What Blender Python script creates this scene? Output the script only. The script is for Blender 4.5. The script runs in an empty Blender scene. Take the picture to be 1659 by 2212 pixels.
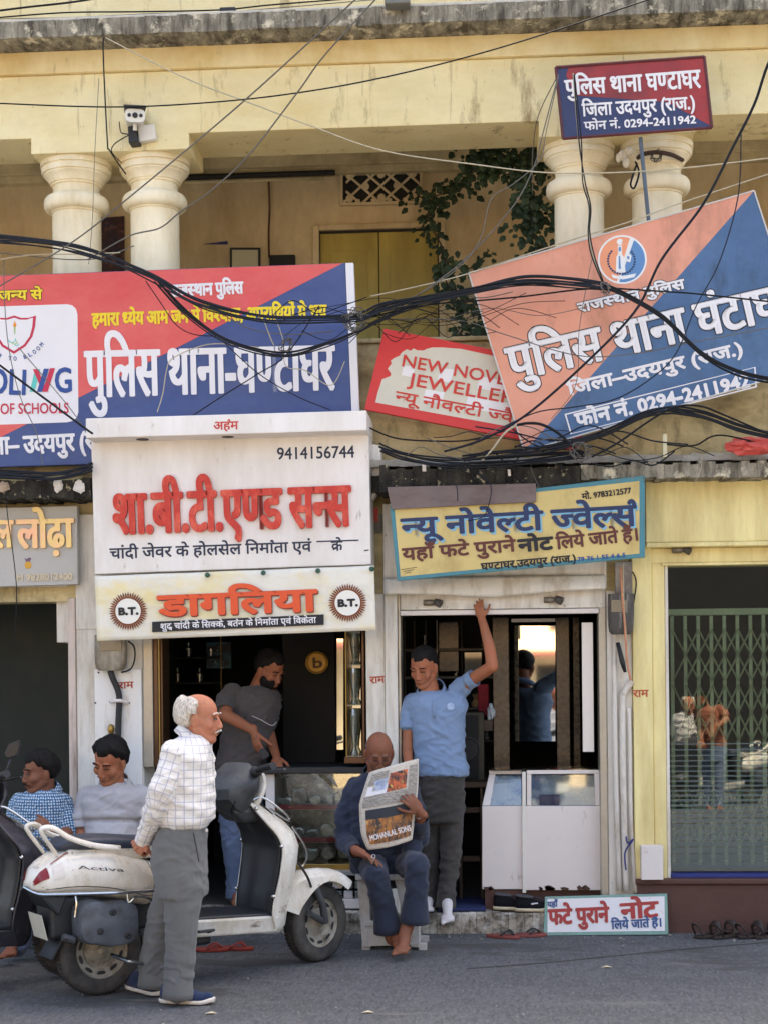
import bpy, bmesh, math, random
from mathutils import Vector, Matrix, noise
import numpy as np
random.seed(7)
S = bpy.context.scene
COL = S.collection
# ---------------------------------------------------------------- camera, sky, sun, exposure
W_, H_ = 1659.0, 2212.0            # pixel grid in which the photograph was measured
FPX = 3456.0                       # 50 mm lens on a 24 mm wide frame
YAW, ROLL, HORIZON = math.radians(4.05), -0.010, 1455.0
CAM = Vector((10 * math.tan(YAW), -10.0, 1.62))
cam = bpy.data.cameras.new('camera'); cam_o = bpy.data.objects.new('camera', cam); COL.objects.link(cam_o)
cam.sensor_fit = 'HORIZONTAL'; cam.sensor_width = 24; cam.lens = 50
cam.shift_y = (HORIZON - H_ / 2) / W_
cam.clip_start = 0.1; cam.clip_end = 500
CR = Matrix.Rotation(YAW, 3, 'Z') @ Matrix.Rotation(math.pi / 2, 3, 'X') @ Matrix.Rotation(ROLL, 3, 'Z')
cam_o.matrix_world = Matrix.Translation(CAM) @ CR.to_4x4()
S.camera = cam_o
w = bpy.data.worlds.new('World'); S.world = w; w.use_nodes = True
nt = w.node_tree; bg = nt.nodes['Background']
sky = nt.nodes.new('ShaderNodeTexSky'); sky.sky_type = 'NISHITA'; sky.sun_disc = False
SUN_EL, SUN_AZ = math.radians(58), math.radians(28)     # azimuth measured clockwise from +Y
sky.sun_elevation = SUN_EL; sky.sun_rotation = SUN_AZ; sky.altitude = 500; sky.dust_density = 8.0
nt.links.new(sky.outputs[0], bg.inputs[0]); bg.inputs[1].default_value = 0.125
sl = bpy.data.lights.new('sun', 'SUN'); sl.energy = 5.0; sl.angle = math.radians(.53); sl.color = (1, .92, .80)
so = bpy.data.objects.new('sun', sl); COL.objects.link(so)
sd = Vector((math.sin(SUN_AZ) * math.cos(SUN_EL), math.cos(SUN_AZ) * math.cos(SUN_EL), math.sin(SUN_EL)))
so.rotation_euler = sd.to_track_quat('Z', 'Y').to_euler(); so.location = (3, 12, 14)
S.view_settings.view_transform = 'Standard'; S.view_settings.look = 'None'
S.view_settings.use_white_balance = True; S.view_settings.white_balance_temperature = 7050
S.view_settings.exposure = 2.42; S.view_settings.gamma = 1
S.cycles.max_bounces = 8; S.cycles.transparent_max_bounces = 12
S.cycles.use_denoising = True; S.cycles.sample_clamp_indirect = 3.0; S.cycles.blur_glossy = .5
# ---------------------------------------------------------------- measuring
def ray(x, y):
    v = Vector(((x - W_ / 2) / FPX, -(y - H_ / 2) / FPX + cam.shift_y * W_ / FPX, -1))
    return CR @ v
def P(x, y, Y=0.0):
    d = ray(x, y); t = (Y - CAM.y) / d.y
    return CAM + d * t
def PN(x, y, p0, n):
    d = ray(x, y); t = (p0 - CAM).dot(n) / d.dot(n)
    return CAM + d * t
SLOPE = 0.025
def gz(Y): return SLOPE * min(Y, 0.0)
def G(x, y):                       # where the line of sight meets the sloping street
    d = ray(x, y)
    t = (SLOPE * CAM.y - CAM.z) / (d.z - SLOPE * d.y)
    return CAM + d * t
def lerp(a, b, t): return a + (b - a) * t
def sst(a, b, x):
    t = min(1, max(0, (x - a) / (b - a))); return t * t * (3 - 2 * t)
# ---------------------------------------------------------------- materials
def srgb(r, g, b):
    f = lambda c: c / 12.92 if c <= .04045 else ((c + .055) / 1.055) ** 2.4
    return (f(r / 255), f(g / 255), f(b / 255))
def M(name, col, rough=.7, var=.12, scale=6, bump=.0, bscale=60, metal=0, stain=None, spec=.5, sheen=0, wrinkle=None):
    m = bpy.data.materials.new(name); m.use_nodes = True
    n = m.node_tree.nodes; L = m.node_tree.links; b = n['Principled BSDF']
    b.inputs['Roughness'].default_value = rough; b.inputs['Metallic'].default_value = metal
    b.inputs['Specular IOR Level'].default_value = spec
    if sheen: b.inputs['Sheen Weight'].default_value = sheen
    tc = n.new('ShaderNodeTexCoord')
    out = None
    rgb = n.new('ShaderNodeRGB'); rgb.outputs[0].default_value = (*col, 1); out = rgb.outputs[0]
    if var:
        nz = n.new('ShaderNodeTexNoise'); nz.inputs['Scale'].default_value = scale; nz.inputs['Detail'].default_value = 6
        nz.inputs['Roughness'].default_value = .65
        L.new(tc.outputs['Object'], nz.inputs['Vector'])
        mr = n.new('ShaderNodeMapRange'); mr.inputs['From Min'].default_value = .3; mr.inputs['From Max'].default_value = .7
        mr.inputs['To Min'].default_value = 1 - var; mr.inputs['To Max'].default_value = 1 + var
        L.new(nz.outputs['Fac'], mr.inputs['Value'])
        vm = n.new('ShaderNodeVectorMath'); vm.operation = 'SCALE'
        L.new(out, vm.inputs[0]); L.new(mr.outputs[0], vm.inputs['Scale']); out = vm.outputs[0]
        r2 = n.new('ShaderNodeMapRange'); r2.inputs['To Min'].default_value = max(0, rough - .12); r2.inputs['To Max'].default_value = min(1, rough + .12)
        L.new(nz.outputs['Fac'], r2.inputs['Value']); L.new(r2.outputs[0], b.inputs['Roughness'])
    for st in ([stain] if isinstance(stain, tuple) else (stain or [])):      # (colour, amount 0-1, (sx, sy, sz), softness)
        c2, amt, sc, soft = st
        mp = n.new('ShaderNodeMapping'); mp.inputs['Scale'].default_value = sc
        mp.inputs['Location'].default_value = (random.uniform(0, 9), random.uniform(0, 9), random.uniform(0, 9))
        L.new(tc.outputs['Object'], mp.inputs['Vector'])
        n2 = n.new('ShaderNodeTexNoise'); n2.inputs['Scale'].default_value = 1; n2.inputs['Detail'].default_value = 8; n2.inputs['Roughness'].default_value = .7
        L.new(mp.outputs[0], n2.inputs['Vector'])
        mr = n.new('ShaderNodeMapRange'); c = .72 - .44 * amt
        mr.inputs['From Min'].default_value = c - soft; mr.inputs['From Max'].default_value = c + soft
        L.new(n2.outputs['Fac'], mr.inputs['Value'])
        mx = n.new('ShaderNodeMix'); mx.data_type = 'RGBA'; L.new(mr.outputs[0], mx.inputs['Factor'])
        L.new(out, mx.inputs['A']); mx.inputs['B'].default_value = (*c2, 1); out = mx.outputs['Result']
    L.new(out, b.inputs['Base Color'])
    prev = None
    if wrinkle:                               # broad slack folds of hung cloth: (strength, depth, scale xyz)
        ws, wd_, wsc = wrinkle
        mp = n.new('ShaderNodeMapping'); mp.inputs['Scale'].default_value = wsc; mp.inputs['Rotation'].default_value = (0, random.uniform(-.5, .5), 0); L.new(tc.outputs['Object'], mp.inputs['Vector'])
        n4 = n.new('ShaderNodeTexNoise'); n4.inputs['Scale'].default_value = 1; n4.inputs['Detail'].default_value = 2.5; n4.inputs['Distortion'].default_value = .4; L.new(mp.outputs[0], n4.inputs['Vector'])
        b4 = n.new('ShaderNodeBump'); b4.inputs['Strength'].default_value = ws; b4.inputs['Distance'].default_value = wd_; L.new(n4.outputs['Fac'], b4.inputs['Height']); prev = b4.outputs[0]; L.new(prev, b.inputs['Normal'])
    if bump:
        n3 = n.new('ShaderNodeTexNoise'); n3.inputs['Scale'].default_value = bscale; n3.inputs['Detail'].default_value = 5
        L.new(tc.outputs['Object'], n3.inputs['Vector'])
        bp = n.new('ShaderNodeBump'); bp.inputs['Strength'].default_value = bump; bp.inputs['Distance'].default_value = .01
        L.new(n3.outputs['Fac'], bp.inputs['Height'])
        if prev: L.new(prev, bp.inputs['Normal'])
        L.new(bp.outputs[0], b.inputs['Normal'])
    return m
def glass(name, tint=(.9, .95, .95), rough=.02, opacity=.12, dirt=None):
    m = bpy.data.materials.new(name); m.use_nodes = True
    n = m.node_tree.nodes; L = m.node_tree.links; n.clear()
    o = n.new('ShaderNodeOutputMaterial'); gl = n.new('ShaderNodeBsdfGlossy'); gl.inputs['Roughness'].default_value = rough
    tr = n.new('ShaderNodeBsdfTransparent'); tr.inputs[0].default_value = (*tint, 1)
    fr = n.new('ShaderNodeFresnel'); fr.inputs[0].default_value = 1.5
    ad = n.new('ShaderNodeMath'); ad.operation = 'ADD'; ad.inputs[1].default_value = opacity; ad.use_clamp = True
    L.new(fr.outputs[0], ad.inputs[0]); mx = n.new('ShaderNodeMixShader')
    L.new(ad.outputs[0], mx.inputs[0]); L.new(tr.outputs[0], mx.inputs[1]); L.new(gl.outputs[0], mx.inputs[2])
    out = mx.outputs[0]
    if dirt:
        df = n.new('ShaderNodeBsdfDiffuse'); df.inputs[0].default_value = (*dirt[0], 1)
        m2 = n.new('ShaderNodeMixShader'); m2.inputs[0].default_value = dirt[1]
        L.new(out, m2.inputs[1]); L.new(df.outputs[0], m2.inputs[2]); out = m2.outputs[0]
    L.new(out, o.inputs[0]); return m
def emis(name, col, s):
    m = bpy.data.materials.new(name); m.use_nodes = True; b = m.node_tree.nodes['Principled BSDF']
    b.inputs['Base Color'].default_value = (*col, 1)
    b.inputs['Emission Color'].default_value = (*col, 1); b.inputs['Emission Strength'].default_value = s; return m
# ---------------------------------------------------------------- objects
WL = {}
def tag(o, label=None, cat=None, group=None, kind=None):
    if label: o['label'] = label
    if cat: o['category'] = cat
    if group: o['group'] = group
    if kind: o['kind'] = kind
    return o
def thing(name, label, cat, loc, group=None):
    o = bpy.data.objects.new(name, None); COL.objects.link(o); o.location = loc; o.empty_display_size = .05
    WL[o] = Vector(loc); return tag(o, label, cat, group)
class MB:
    def __init__(s): s.v = []; s.f = []; s.mi = []; s.cur = 0
    def add(s, vs, fs):
        b = len(s.v); s.v += [Vector(v) for v in vs]; s.f += [[i + b for i in f] for f in fs]; s.mi += [s.cur] * len(fs); return s
    def box(s, x0, x1, y0, y1, z0, z1):
        return s.add([(x0,y0,z0),(x1,y0,z0),(x1,y1,z0),(x0,y1,z0),(x0,y0,z1),(x1,y0,z1),(x1,y1,z1),(x0,y1,z1)],
              [(0,3,2,1),(4,5,6,7),(0,1,5,4),(1,2,6,5),(2,3,7,6),(3,0,4,7)])
    def hexa(s, a, b):                       # two quads (4 points each) joined into a solid
        return s.add(list(a) + list(b), [(0,1,2,3),(7,6,5,4),(0,4,5,1),(1,5,6,2),(2,6,7,3),(3,7,4,0)])
    def prism(s, pts, off):                  # polygon extruded along a vector
        n = len(pts); off = Vector(off); a = [Vector(p) for p in pts]
        return s.add(a + [p + off for p in a], [list(range(n)), list(range(2 * n - 1, n - 1, -1))] + [(i, i + n, (i + 1) % n + n, (i + 1) % n) for i in range(n)])
    def tube(s, pts, r, seg=6, cap=True, flat=1.0):
        pts = [Vector(p) for p in pts]; n = len(pts); rs = r if isinstance(r, (list, tuple)) else [r] * n
        up = Vector((0, 0, 1)); ring = []
        t0 = (pts[1] - pts[0]).normalized()
        if abs(t0.dot(up)) > .95: up = Vector((0, 1, 0))
        nrm = (up - t0 * up.dot(t0)).normalized(); vs = []; fs = []
        for i, p in enumerate(pts):
            t = (pts[min(i + 1, n - 1)] - pts[max(i - 1, 0)])
            if t.length < 1e-9: t = t0.copy()
            t.normalize(); nrm = nrm - t * nrm.dot(t)
            if nrm.length < 1e-6: nrm = t.orthogonal()
            nrm.normalize(); bn = t.cross(nrm)
            for k in range(seg):
                a = 2 * math.pi * k / seg
                vs.append(p + nrm * math.cos(a) * rs[i] * flat + bn * math.sin(a) * rs[i])
        for i in range(n - 1):
            for k in range(seg):
                fs.append((i*seg+k, i*seg+(k+1)%seg, (i+1)*seg+(k+1)%seg, (i+1)*seg+k))
        if cap: fs += [tuple(range(seg - 1, -1, -1)), tuple((n - 1) * seg + k for k in range(seg))]
        return s.add(vs, fs)
    def lathe(s, prof, c, axis=(0, 0, 1), seg=32, x=None, cap=True):
        ax = Vector(axis).normalized(); u = Vector(x).normalized() if x else ax.orthogonal().normalized(); vv = ax.cross(u); c = Vector(c); vs = []; fs = []
        for (r, h) in prof:
            for k in range(seg):
                a = 2 * math.pi * k / seg; vs.append(c + ax * h + (u * math.cos(a) + vv * math.sin(a)) * r)
        for i in range(len(prof) - 1):
            for k in range(seg): fs.append((i*seg+k, i*seg+(k+1)%seg, (i+1)*seg+(k+1)%seg, (i+1)*seg+k))
        if cap and prof[0][0] > 1e-6: fs.append(tuple(range(seg - 1, -1, -1)))
        if cap and prof[-1][0] > 1e-6: fs.append(tuple((len(prof) - 1) * seg + k for k in range(seg)))
        return s.add(vs, fs)
    def ell(s, c, r, R=None, seg=16, rings=10):
        c = Vector(c); vs = []; fs = []
        for i in range(rings + 1):
            t = math.pi * i / rings
            for k in range(seg):
                a = 2 * math.pi * k / seg
                v = Vector((r[0] * math.sin(t) * math.cos(a), r[1] * math.sin(t) * math.sin(a), r[2] * math.cos(t)))
                vs.append(c + (R @ v if R else v))
        for i in range(rings):
            for k in range(seg): fs.append((i*seg+k, (i+1)*seg+k, (i+1)*seg+(k+1)%seg, i*seg+(k+1)%seg))
        return s.add(vs, fs)
    def loft(s, rings, cap=True):            # list of equally long closed rings of points
        n = len(rings[0]); vs = [p for r in rings for p in r]; fs = []
        for i in range(len(rings) - 1):
            for k in range(n): fs.append((i*n+k, i*n+(k+1)%n, (i+1)*n+(k+1)%n, (i+1)*n+k))
        if cap: fs += [tuple(range(n - 1, -1, -1)), tuple((len(rings) - 1) * n + k for k in range(n))]
        return s.add(vs, fs)
    def grid(s, fn, nu, nv):
        vs = [fn(i / nu, j / nv) for j in range(nv + 1) for i in range(nu + 1)]
        return s.add(vs, [(j*(nu+1)+i, j*(nu+1)+i+1, (j+1)*(nu+1)+i+1, (j+1)*(nu+1)+i) for j in range(nv) for i in range(nu)])
    def build(s, name, mat, parent=None, smooth=False, bevel=0, seg=2, label=None, cat=None, group=None, kind=None, fix=True, base=None):
        me = bpy.data.meshes.new(name)
        if parent is not None: o0 = WL[parent]
        elif base is not None: o0 = Vector(base)
        else:
            xs = [v.x for v in s.v]; ys = [v.y for v in s.v]; o0 = Vector(((min(xs) + max(xs)) / 2, (min(ys) + max(ys)) / 2, min(v.z for v in s.v)))
        me.from_pydata([v - o0 for v in s.v], [], s.f)
        if fix and len(s.f) < 60000:
            bm = bmesh.new(); bm.from_mesh(me); bmesh.ops.recalc_face_normals(bm, faces=bm.faces); bm.to_mesh(me); bm.free()
        for mm in (mat if isinstance(mat, (list, tuple)) else [mat]): me.materials.append(mm)
        if isinstance(mat, (list, tuple)): me.polygons.foreach_set('material_index', s.mi)
        if smooth: me.polygons.foreach_set('use_smooth', [True] * len(me.polygons))
        o = bpy.data.objects.new(name, me); COL.objects.link(o)
        if parent is not None: o.parent = parent
        else: o.location = o0
        WL[o] = o0
        if bevel:
            b = o.modifiers.new('bevel', 'BEVEL'); b.width = bevel; b.segments = seg; b.limit_method = 'ANGLE'; b.angle_limit = math.radians(40)
            if smooth: pass
        if smooth and smooth != 'all':
            try: me.set_sharp_from_angle(angle=math.radians(38))
            except Exception: pass
        return tag(o, label, cat, group, kind)
def bx(name, mat, parent, x0, x1, y0, y1, z0, z1, bevel=.004, **k):
    return MB().box(min(x0,x1), max(x0,x1), min(y0,y1), max(y0,y1), min(z0,z1), max(z0,z1)).build(name, mat, parent, bevel=bevel, **k)
def pbox(name, mat, parent, xa, ya, xb, yb, Y0, Y1, bevel=.004, **k):   # axis-aligned box whose front face spans two measured points
    a = P(xa, ya, Y0); b = P(xb, yb, Y0); return bx(name, mat, parent, a.x, b.x, Y0, Y1, a.z, b.z, bevel, **k)
def spline(pts, n=8):                        # Catmull-Rom through points
    pts = [Vector(p) for p in pts]; out = []
    for i in range(len(pts) - 1):
        p0 = pts[max(i - 1, 0)]; p1 = pts[i]; p2 = pts[i + 1]; p3 = pts[min(i + 2, len(pts) - 1)]
        for k in range(n):
            t = k / n
            out.append(.5 * ((2 * p1) + (p2 - p0) * t + (2 * p0 - 5 * p1 + 4 * p2 - p3) * t * t + (3 * p1 - p0 - 3 * p2 + p3) * t ** 3))
    out.append(pts[-1]); return out
# ---------------------------------------------------------------- lettering
MARKS = set('ँंािीुूेैोौ्ृ़ॅॉ')
HALFABLE = set('कखगघचजझणतथधनपफबभमयलवशषस')
GLY = {}
def load_glyphs(chars):
    tmp = []; C = {}
    def mk(body):
        c = bpy.data.curves.new('g', 'FONT'); c.body = body; c.size = 1; c.resolution_u = 3; c.fill_mode = 'FRONT'
        o = bpy.data.objects.new('g', c); COL.objects.link(o); tmp.append(o); return o
    bar = mk('क|||||||'); bar0 = mk('|||||||'); cap = mk('H'); ka = mk('क')
    obs = {ch: (mk(ch), mk(('क' if ch in MARKS else '') + ch + '|||||||')) for ch in chars}
    dg = bpy.context.evaluated_depsgraph_get(); dg.update()
    def geo(o):
        me = bpy.data.meshes.new_from_object(o.evaluated_get(dg))
        v = [(a.co.x, a.co.y) for a in me.vertices]; f = [list(p.vertices) for p in me.polygons]; bpy.data.meshes.remove(me); return v, f
    r0 = max(p[0] for p in geo(bar0)[0]); r1 = max(p[0] for p in geo(bar)[0])
    GLY['_cap'] = max(p[1] for p in geo(cap)[0]); kv = geo(ka)[0]; GLY['_shiro'] = max(p[1] for p in kv)
    top = GLY['_shiro']
    for ch, (a, b) in obs.items():
        v, f = geo(a) if ch != ' ' else ([], [])
        adv = max(p[0] for p in geo(b)[0]) - (r1 if ch in MARKS else r0)
        if ch == ' ': adv = .26
        GLY[ch] = (v, f, adv)
    for o in tmp:
        c = o.data; bpy.data.objects.remove(o); bpy.data.curves.remove(c)
def clip_x(v, f, xc):                        # keep what lies left of xc
    nv = []; nf = []; idx = {}
    for poly in f:
        pts = [v[i] for i in poly]; out = []
        for i in range(len(pts)):
            a = pts[i]; b = pts[(i + 1) % len(pts)]
            if a[0] <= xc: out.append(a)
            if (a[0] <= xc) != (b[0] <= xc):
                t = (xc - a[0]) / (b[0] - a[0]); out.append((xc, a[1] + (b[1] - a[1]) * t))
        if len(out) >= 3:
            nf.append(list(range(len(nv), len(nv) + len(out)))); nv += out
    return nv, nf
def half(ch):
    v, f, adv = GLY[ch]
    base = sorted([p[0] for p in v if abs(p[1]) < .02], reverse=True)
    if ch in 'कफ': xc = adv * .80
    elif len(base) >= 2:
        r = base[0]; xc = next((x for x in base if x < r - .03), r - .07)
    else: xc = adv * .7
    nv, nf = clip_x(v, f, xc + .004); return nv, nf, xc
def layout(s):
    sh = GLY['_shiro']; ks = sh / GLY['_cap'] * .97
    out = []; x = 0; i = 0; pend_reph = False
    s = list(s)
    # move the short i before its consonant cluster
    j = 0
    while j < len(s):
        if s[j] == 'ि':
            k = j - 1
            while k >= 2 and s[k - 1] == '्': k -= 2
            s.insert(k, s.pop(j))
        j += 1
    while i < len(s):
        ch = s[i]; nx = s[i + 1] if i + 1 < len(s) else ''
        if ch == 'र' and nx == '्':
            pend_reph = True; i += 2; continue
        if nx == '्' and ch in HALFABLE and i + 2 < len(s):
            if s[i + 2] == 'र':              # consonant + subjoined r: full letter with a slanting foot stroke
                v, f, a = GLY[ch]; out.append(([(p[0] + x, p[1]) for p in v], f))
                cx = x + a * .48; out.append(([(cx, sh * .42), (cx - .03, sh * .30), (cx - .26, sh * .06), (cx - .24, sh * .16)], [[0, 3, 2, 1]]))
                x += a; i += 3; continue
            v, f, a = half(ch); out.append(([(p[0] + x, p[1]) for p in v], f)); x += a; i += 2; continue
        if ch == 'द' and nx == '्' and i + 2 < len(s) and s[i + 2] == 'ध':
            v, f, a = GLY['द']; out.append(([(p[0] + x, p[1]) for p in v], f))
            v, f, a2 = GLY['ध']; out.append(([(p[0] * .62 + x + a * .42, p[1] * .55 - sh * .22) for p in v], f)); x += a * 1.12; i += 3; continue
        if ch == 'ट' and nx == '्': pass
        v, f, a = GLY[ch]
        k = 1
        if ord(ch) < 128 and ch.isalnum(): k = ks
        out.append(([(p[0] * k + x, p[1] * k) for p in v], f)); x += a * k
        if pend_reph and not (nx in MARKS):
            c = x - .10; q = []
            for t in range(7): 
                an = math.pi * (-.15 + 1.0 * t / 6); q.append((c + .10 * math.cos(an), sh + .02 + .17 * math.sin(an)))
            for t in range(6, -1, -1):
                an = math.pi * (-.15 + 1.0 * t / 6); q.append((c + .05 * math.cos(an), sh + .0 + .12 * math.sin(an)))
            fs = [[t, t + 1, 12 - t, 13 - t] for t in range(6)]; out.append((q, fs)); pend_reph = False
        i += 1
    return out, x
def decal(parent, string, S0, S1, h, plane, mat, bold=0, layer=1, extrude=0, outline=None, shadow=None, latin=False, name='lettering', fit=None, skew=0, boldy=None, bend=0):
    """lettering whose head line runs from S0 to S1 (measured points) with head-line-to-base height h, laid on a plane (point, normal)"""
    p0, n = plane; out, wd = layout(string); sh = GLY['_shiro']
    if fit is None:
        xs = [p[0] for v, f in out for p in v]; xa, xb = min(xs), max(xs)
    else: xa, xb = 0, wd
    S0 = Vector(S0); S1 = Vector(S1); d = (S1 - S0); ln = d.length; e = d / ln; dn = Vector((-e.y, e.x)); 
    h0, h1 = h if isinstance(h, tuple) else (h, h)
    if dn.y < 0: dn = -dn
    def put(mb, off, dx, dy, lay, z):
        pp = p0 + n * lay
        for gi, (v, f) in enumerate(out):
            q = pp + n * (.00012 * ((gi % 3) + z)); vs = []
            for (a, b) in v:
                u = (a - xa) / (xb - xa); vv = 1 - b / sh
                hh = h0 + (h1 - h0) * u
                s2 = S0 + e * (u * ln + dx - skew * vv * hh) + dn * (vv * hh + dy + bend * (4 * u * (1 - u)))
                vs.append(PN(s2.x, s2.y, q, n))
            mb.add(vs, f)
    def ringcopies(r, ry=None):
        ry = r if ry is None else ry
        if r <= 0: return [(0, 0)]
        k = 8 if r > 1.2 else 4
        return [(0, 0)] + [(r * math.cos(2 * math.pi * (i + .5) / k), ry * math.sin(2 * math.pi * (i + .5) / k)) for i in range(k)]
    def mkobj(copies, m, lay, ext, nm):
        mb = MB()
        for k, (dx, dy) in enumerate(copies): put(mb, 0, dx, dy, lay + ext, k)
        if ext:
            # side walls, carried back to the plane
            vv = len(mb.v); cnt = {}
            for fc in mb.f:
                for a, b in zip(fc, fc[1:] + fc[:1]): cnt[(a, b)] = 1
            bor = [(a, b) for (a, b) in cnt if (b, a) not in cnt]
            mb.v += [x - n * ext for x in mb.v[:vv]]
            for a, b in bor: mb.f.append([a, b, b + vv, a + vv]); mb.mi.append(0)
        return mb.build(nm, m, parent, fix=False)
    o = mkobj(ringcopies(bold, boldy), mat, layer * .0015, extrude, name)
    if outline:
        mo, r = outline; mkobj(ringcopies(bold + r, (boldy if boldy is not None else bold) + r) + ringcopies((bold + r) * .6), mo, (layer - 1) * .0015 + .0004 if layer > 1 else .0004, max(0, extrude - .002), name + '_outline')
    if shadow:
        ms, dx, dy = shadow; mkobj([(x + dx, y + dy) for x, y in ringcopies(bold, boldy)], ms, (layer - 1) * .0015 + .0004, 0, name + '_shadow')
    return o
ALLTEXT = set("पुलिस थाना घण्टाघर जिला उदयपुर (राज.)–-फोन नं. 0123456789,।राजस्थान हमारा ध्येय आम जन मे विश्वास अपराधियों भय सौजन्य से अर्हम शा.बी.टी.एण्ड सन्स चांदी जेवर के होलसेल निर्माता एवं विक्रेता डागलिया शुद्ध सिक्के बर्तन न्यू नौवल्टी ज्वैलर्स नोवेल्टी ज्वेर्ल्स यहाँ फटे पुराने नोट लिये जाते हैं मो राम लोढ़ा घंटाघर म ABCDEFGHIJKLMNOPQRSTUVWXYZabcdefghijklmnopqrstuvwxyz' ")
load_glyphs(ALLTEXT)
def facing(Y): return (Vector((0, Y, 0)), Vector((0, -1, 0)))
def poly_on(pts, plane, lay=0):
    p0, n = plane; q = p0 + n * lay; return [PN(x, y, q, n) for x, y in pts]
def sheet(name, mat, parent, pts, plane, lay, **k):      # flat painted shape on a plane
    v = poly_on(pts, plane, lay); return MB().add(v, [list(range(len(v)))]).build(name, mat, parent, fix=False, **k)
def board(name, mat, parent, pts, plane, thick, bevel=.003, **k):
    v = poly_on(pts, plane, 0); return MB().prism(v, -plane[1] * thick).build(name, mat, parent, bevel=bevel, **k)
# ---------------------------------------------------------------- materials of the place
yel = srgb(226, 203, 140); 
m_yel = M('yellow_limewash', srgb(236, 222, 176), .85, .07, 3, .35, 90, stain=[(srgb(214, 190, 130), .36, (1.1, 1, 2.2), .22), (srgb(150, 128, 88), .16, (6, 5, 1.6), .07), (srgb(96, 84, 64), .07, (40, 30, 30), .02), (srgb(150, 128, 88), .13, (16, 9, .8), .06)])
m_ochre = M('ochre_limewash', srgb(226, 202, 142), .85, .1, 3, .25, 90, stain=[(srgb(200, 162, 88), .42, (1.2, 1, 3), .22), (srgb(240, 224, 178), .4, (2, 2, 1), .2), (srgb(140, 110, 66), .12, (7, 5, 2), .06)])
m_col = M('cream_plaster', srgb(242, 230, 200), .75, .05, 5, .15, 60, stain=(srgb(204, 182, 134), .18, (4, 4, 1.2), .2))
m_soff = M('dull_plaster', srgb(212, 196, 156), .9, .12, 4, .2, 60, stain=(srgb(120, 104, 76), .35, (2, 2, 2), .2))
m_back = M('tan_plaster', srgb(222, 204, 166), .9, .08, 3, .15, 60, stain=(srgb(150, 118, 74), .3, (2, 2, .8), .25))
m_conc = M('weathered_concrete', srgb(150, 143, 126), .95, .25, 14, .6, 70, stain=[(srgb(72, 66, 54), .5, (16, 6, 3), .12), (srgb(205, 195, 170), .3, (9, 6, 9), .05)])
m_moss = M('black_mould_concrete', srgb(70, 64, 54), .95, .4, 18, .8, 80, stain=[(srgb(24, 22, 18), .62, (9, 6, 4), .15), (srgb(170, 158, 128), .22, (22, 8, 20), .03)])
m_wall = M('stained_cream_wall', srgb(214, 194, 146), .9, .1, 4, .25, 60, stain=[(srgb(128, 110, 70), .42, (1.5, 1, 3), .15), (srgb(84, 74, 54), .2, (6, 4, 2.2), .1)])
m_white = M('white_paint', srgb(226, 220, 208), .6, .05, 5, .1, 60, stain=[(srgb(168, 150, 122), .22, (9, 9, 1.4), .15), (srgb(120, 100, 78), .08, (26, 26, 18), .03)])
m_pink = M('pale_pink_paint', srgb(214, 196, 182), .65, .08, 5, .15, 60, stain=(srgb(140, 112, 90), .3, (14, 14, 1.2), .12))
m_white2 = M('white_laminate', srgb(226, 216, 208), .45, .03, 5, stain=(srgb(170, 150, 130), .12, (14, 14, 6), .06))
m_fyel = M('yellow_shop_paint', srgb(238, 222, 158), .6, .06, 3, .1, 60, stain=(srgb(190, 162, 96), .25, (6, 6, .9), .2))
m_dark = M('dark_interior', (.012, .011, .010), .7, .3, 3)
m_green = M('dark_green_shutter', (.003, .012, .009), .6, .3, 4)
m_brown = M('brown_aluminium', srgb(92, 66, 46), .35, .1, 10, metal=.6)
m_gold = M('brass_trim', srgb(170, 136, 72), .35, .1, 10, metal=.7)
m_alu = M('grey_aluminium', srgb(176, 168, 152), .4, .1, 12, metal=.5)
m_asph = M('asphalt', (.122, .126, .130), .92, .5, 170, 1.0, 230, stain=[((.165, .165, .163), .40, (.7, 1.6, 1), .25), ((.085, .086, .087), .25, (2.5, 4, 1), .2), ((.045, .045, .047), .30, (120, 120, 60), .03), ((.075, .077, .08), .38, (46, 13, 1), .09), ((.18, .18, .178), .32, (62, 17, 1), .07), ((.085, .083, .08), .30, (.5, 1.1, 1), .015), ((.19, .18, .165), .16, (1.3, 5, 1), .05), ((.30, .29, .27), .13, (150, 150, 60), .02)])
m_step = M('worn_step_concrete', srgb(168, 158, 140), .9, .3, 22, .7, 60, stain=[(srgb(60, 52, 44), .42, (12, 12, 12), .1), (srgb(214, 208, 196), .35, (8, 8, 10), .08)])
m_plin = M('red_oxide_plinth', srgb(92, 62, 52), .7, .15, 6, .2, 50, stain=(srgb(80, 48, 40), .35, (3, 3, 5), .2))
m_blk = M('black_rubber', (.014, .014, .015), .55, .15, 20)
m_cable = M('black_cable', (.011, .012, .014), .65, .1, 30, spec=.2)
m_mirror = M('mirror', (.62, .64, .62), .03, 0, metal=1)
m_pillmir = M('smoked_mirror', (.075, .066, .056), .28, .25, 30, metal=.5)
m_blue = M('blue_paint', srgb(32, 44, 112), .5, .1, 8)
m_wood = M('dark_wood', srgb(84, 62, 42), .55, .3, 9, stain=((.02, .014, .01), .35, (2, 2, 14), .15))
m_olive = M('olive_door_paint', srgb(186, 166, 84), .6, .1, 3, stain=(srgb(122, 102, 44), .35, (3, 2, .8), .25))
def zy(y, Y=0, x=829): return P(x, y, Y).z
def xp(x, y=1400, Y=0): return P(x, y, Y).x
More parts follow.
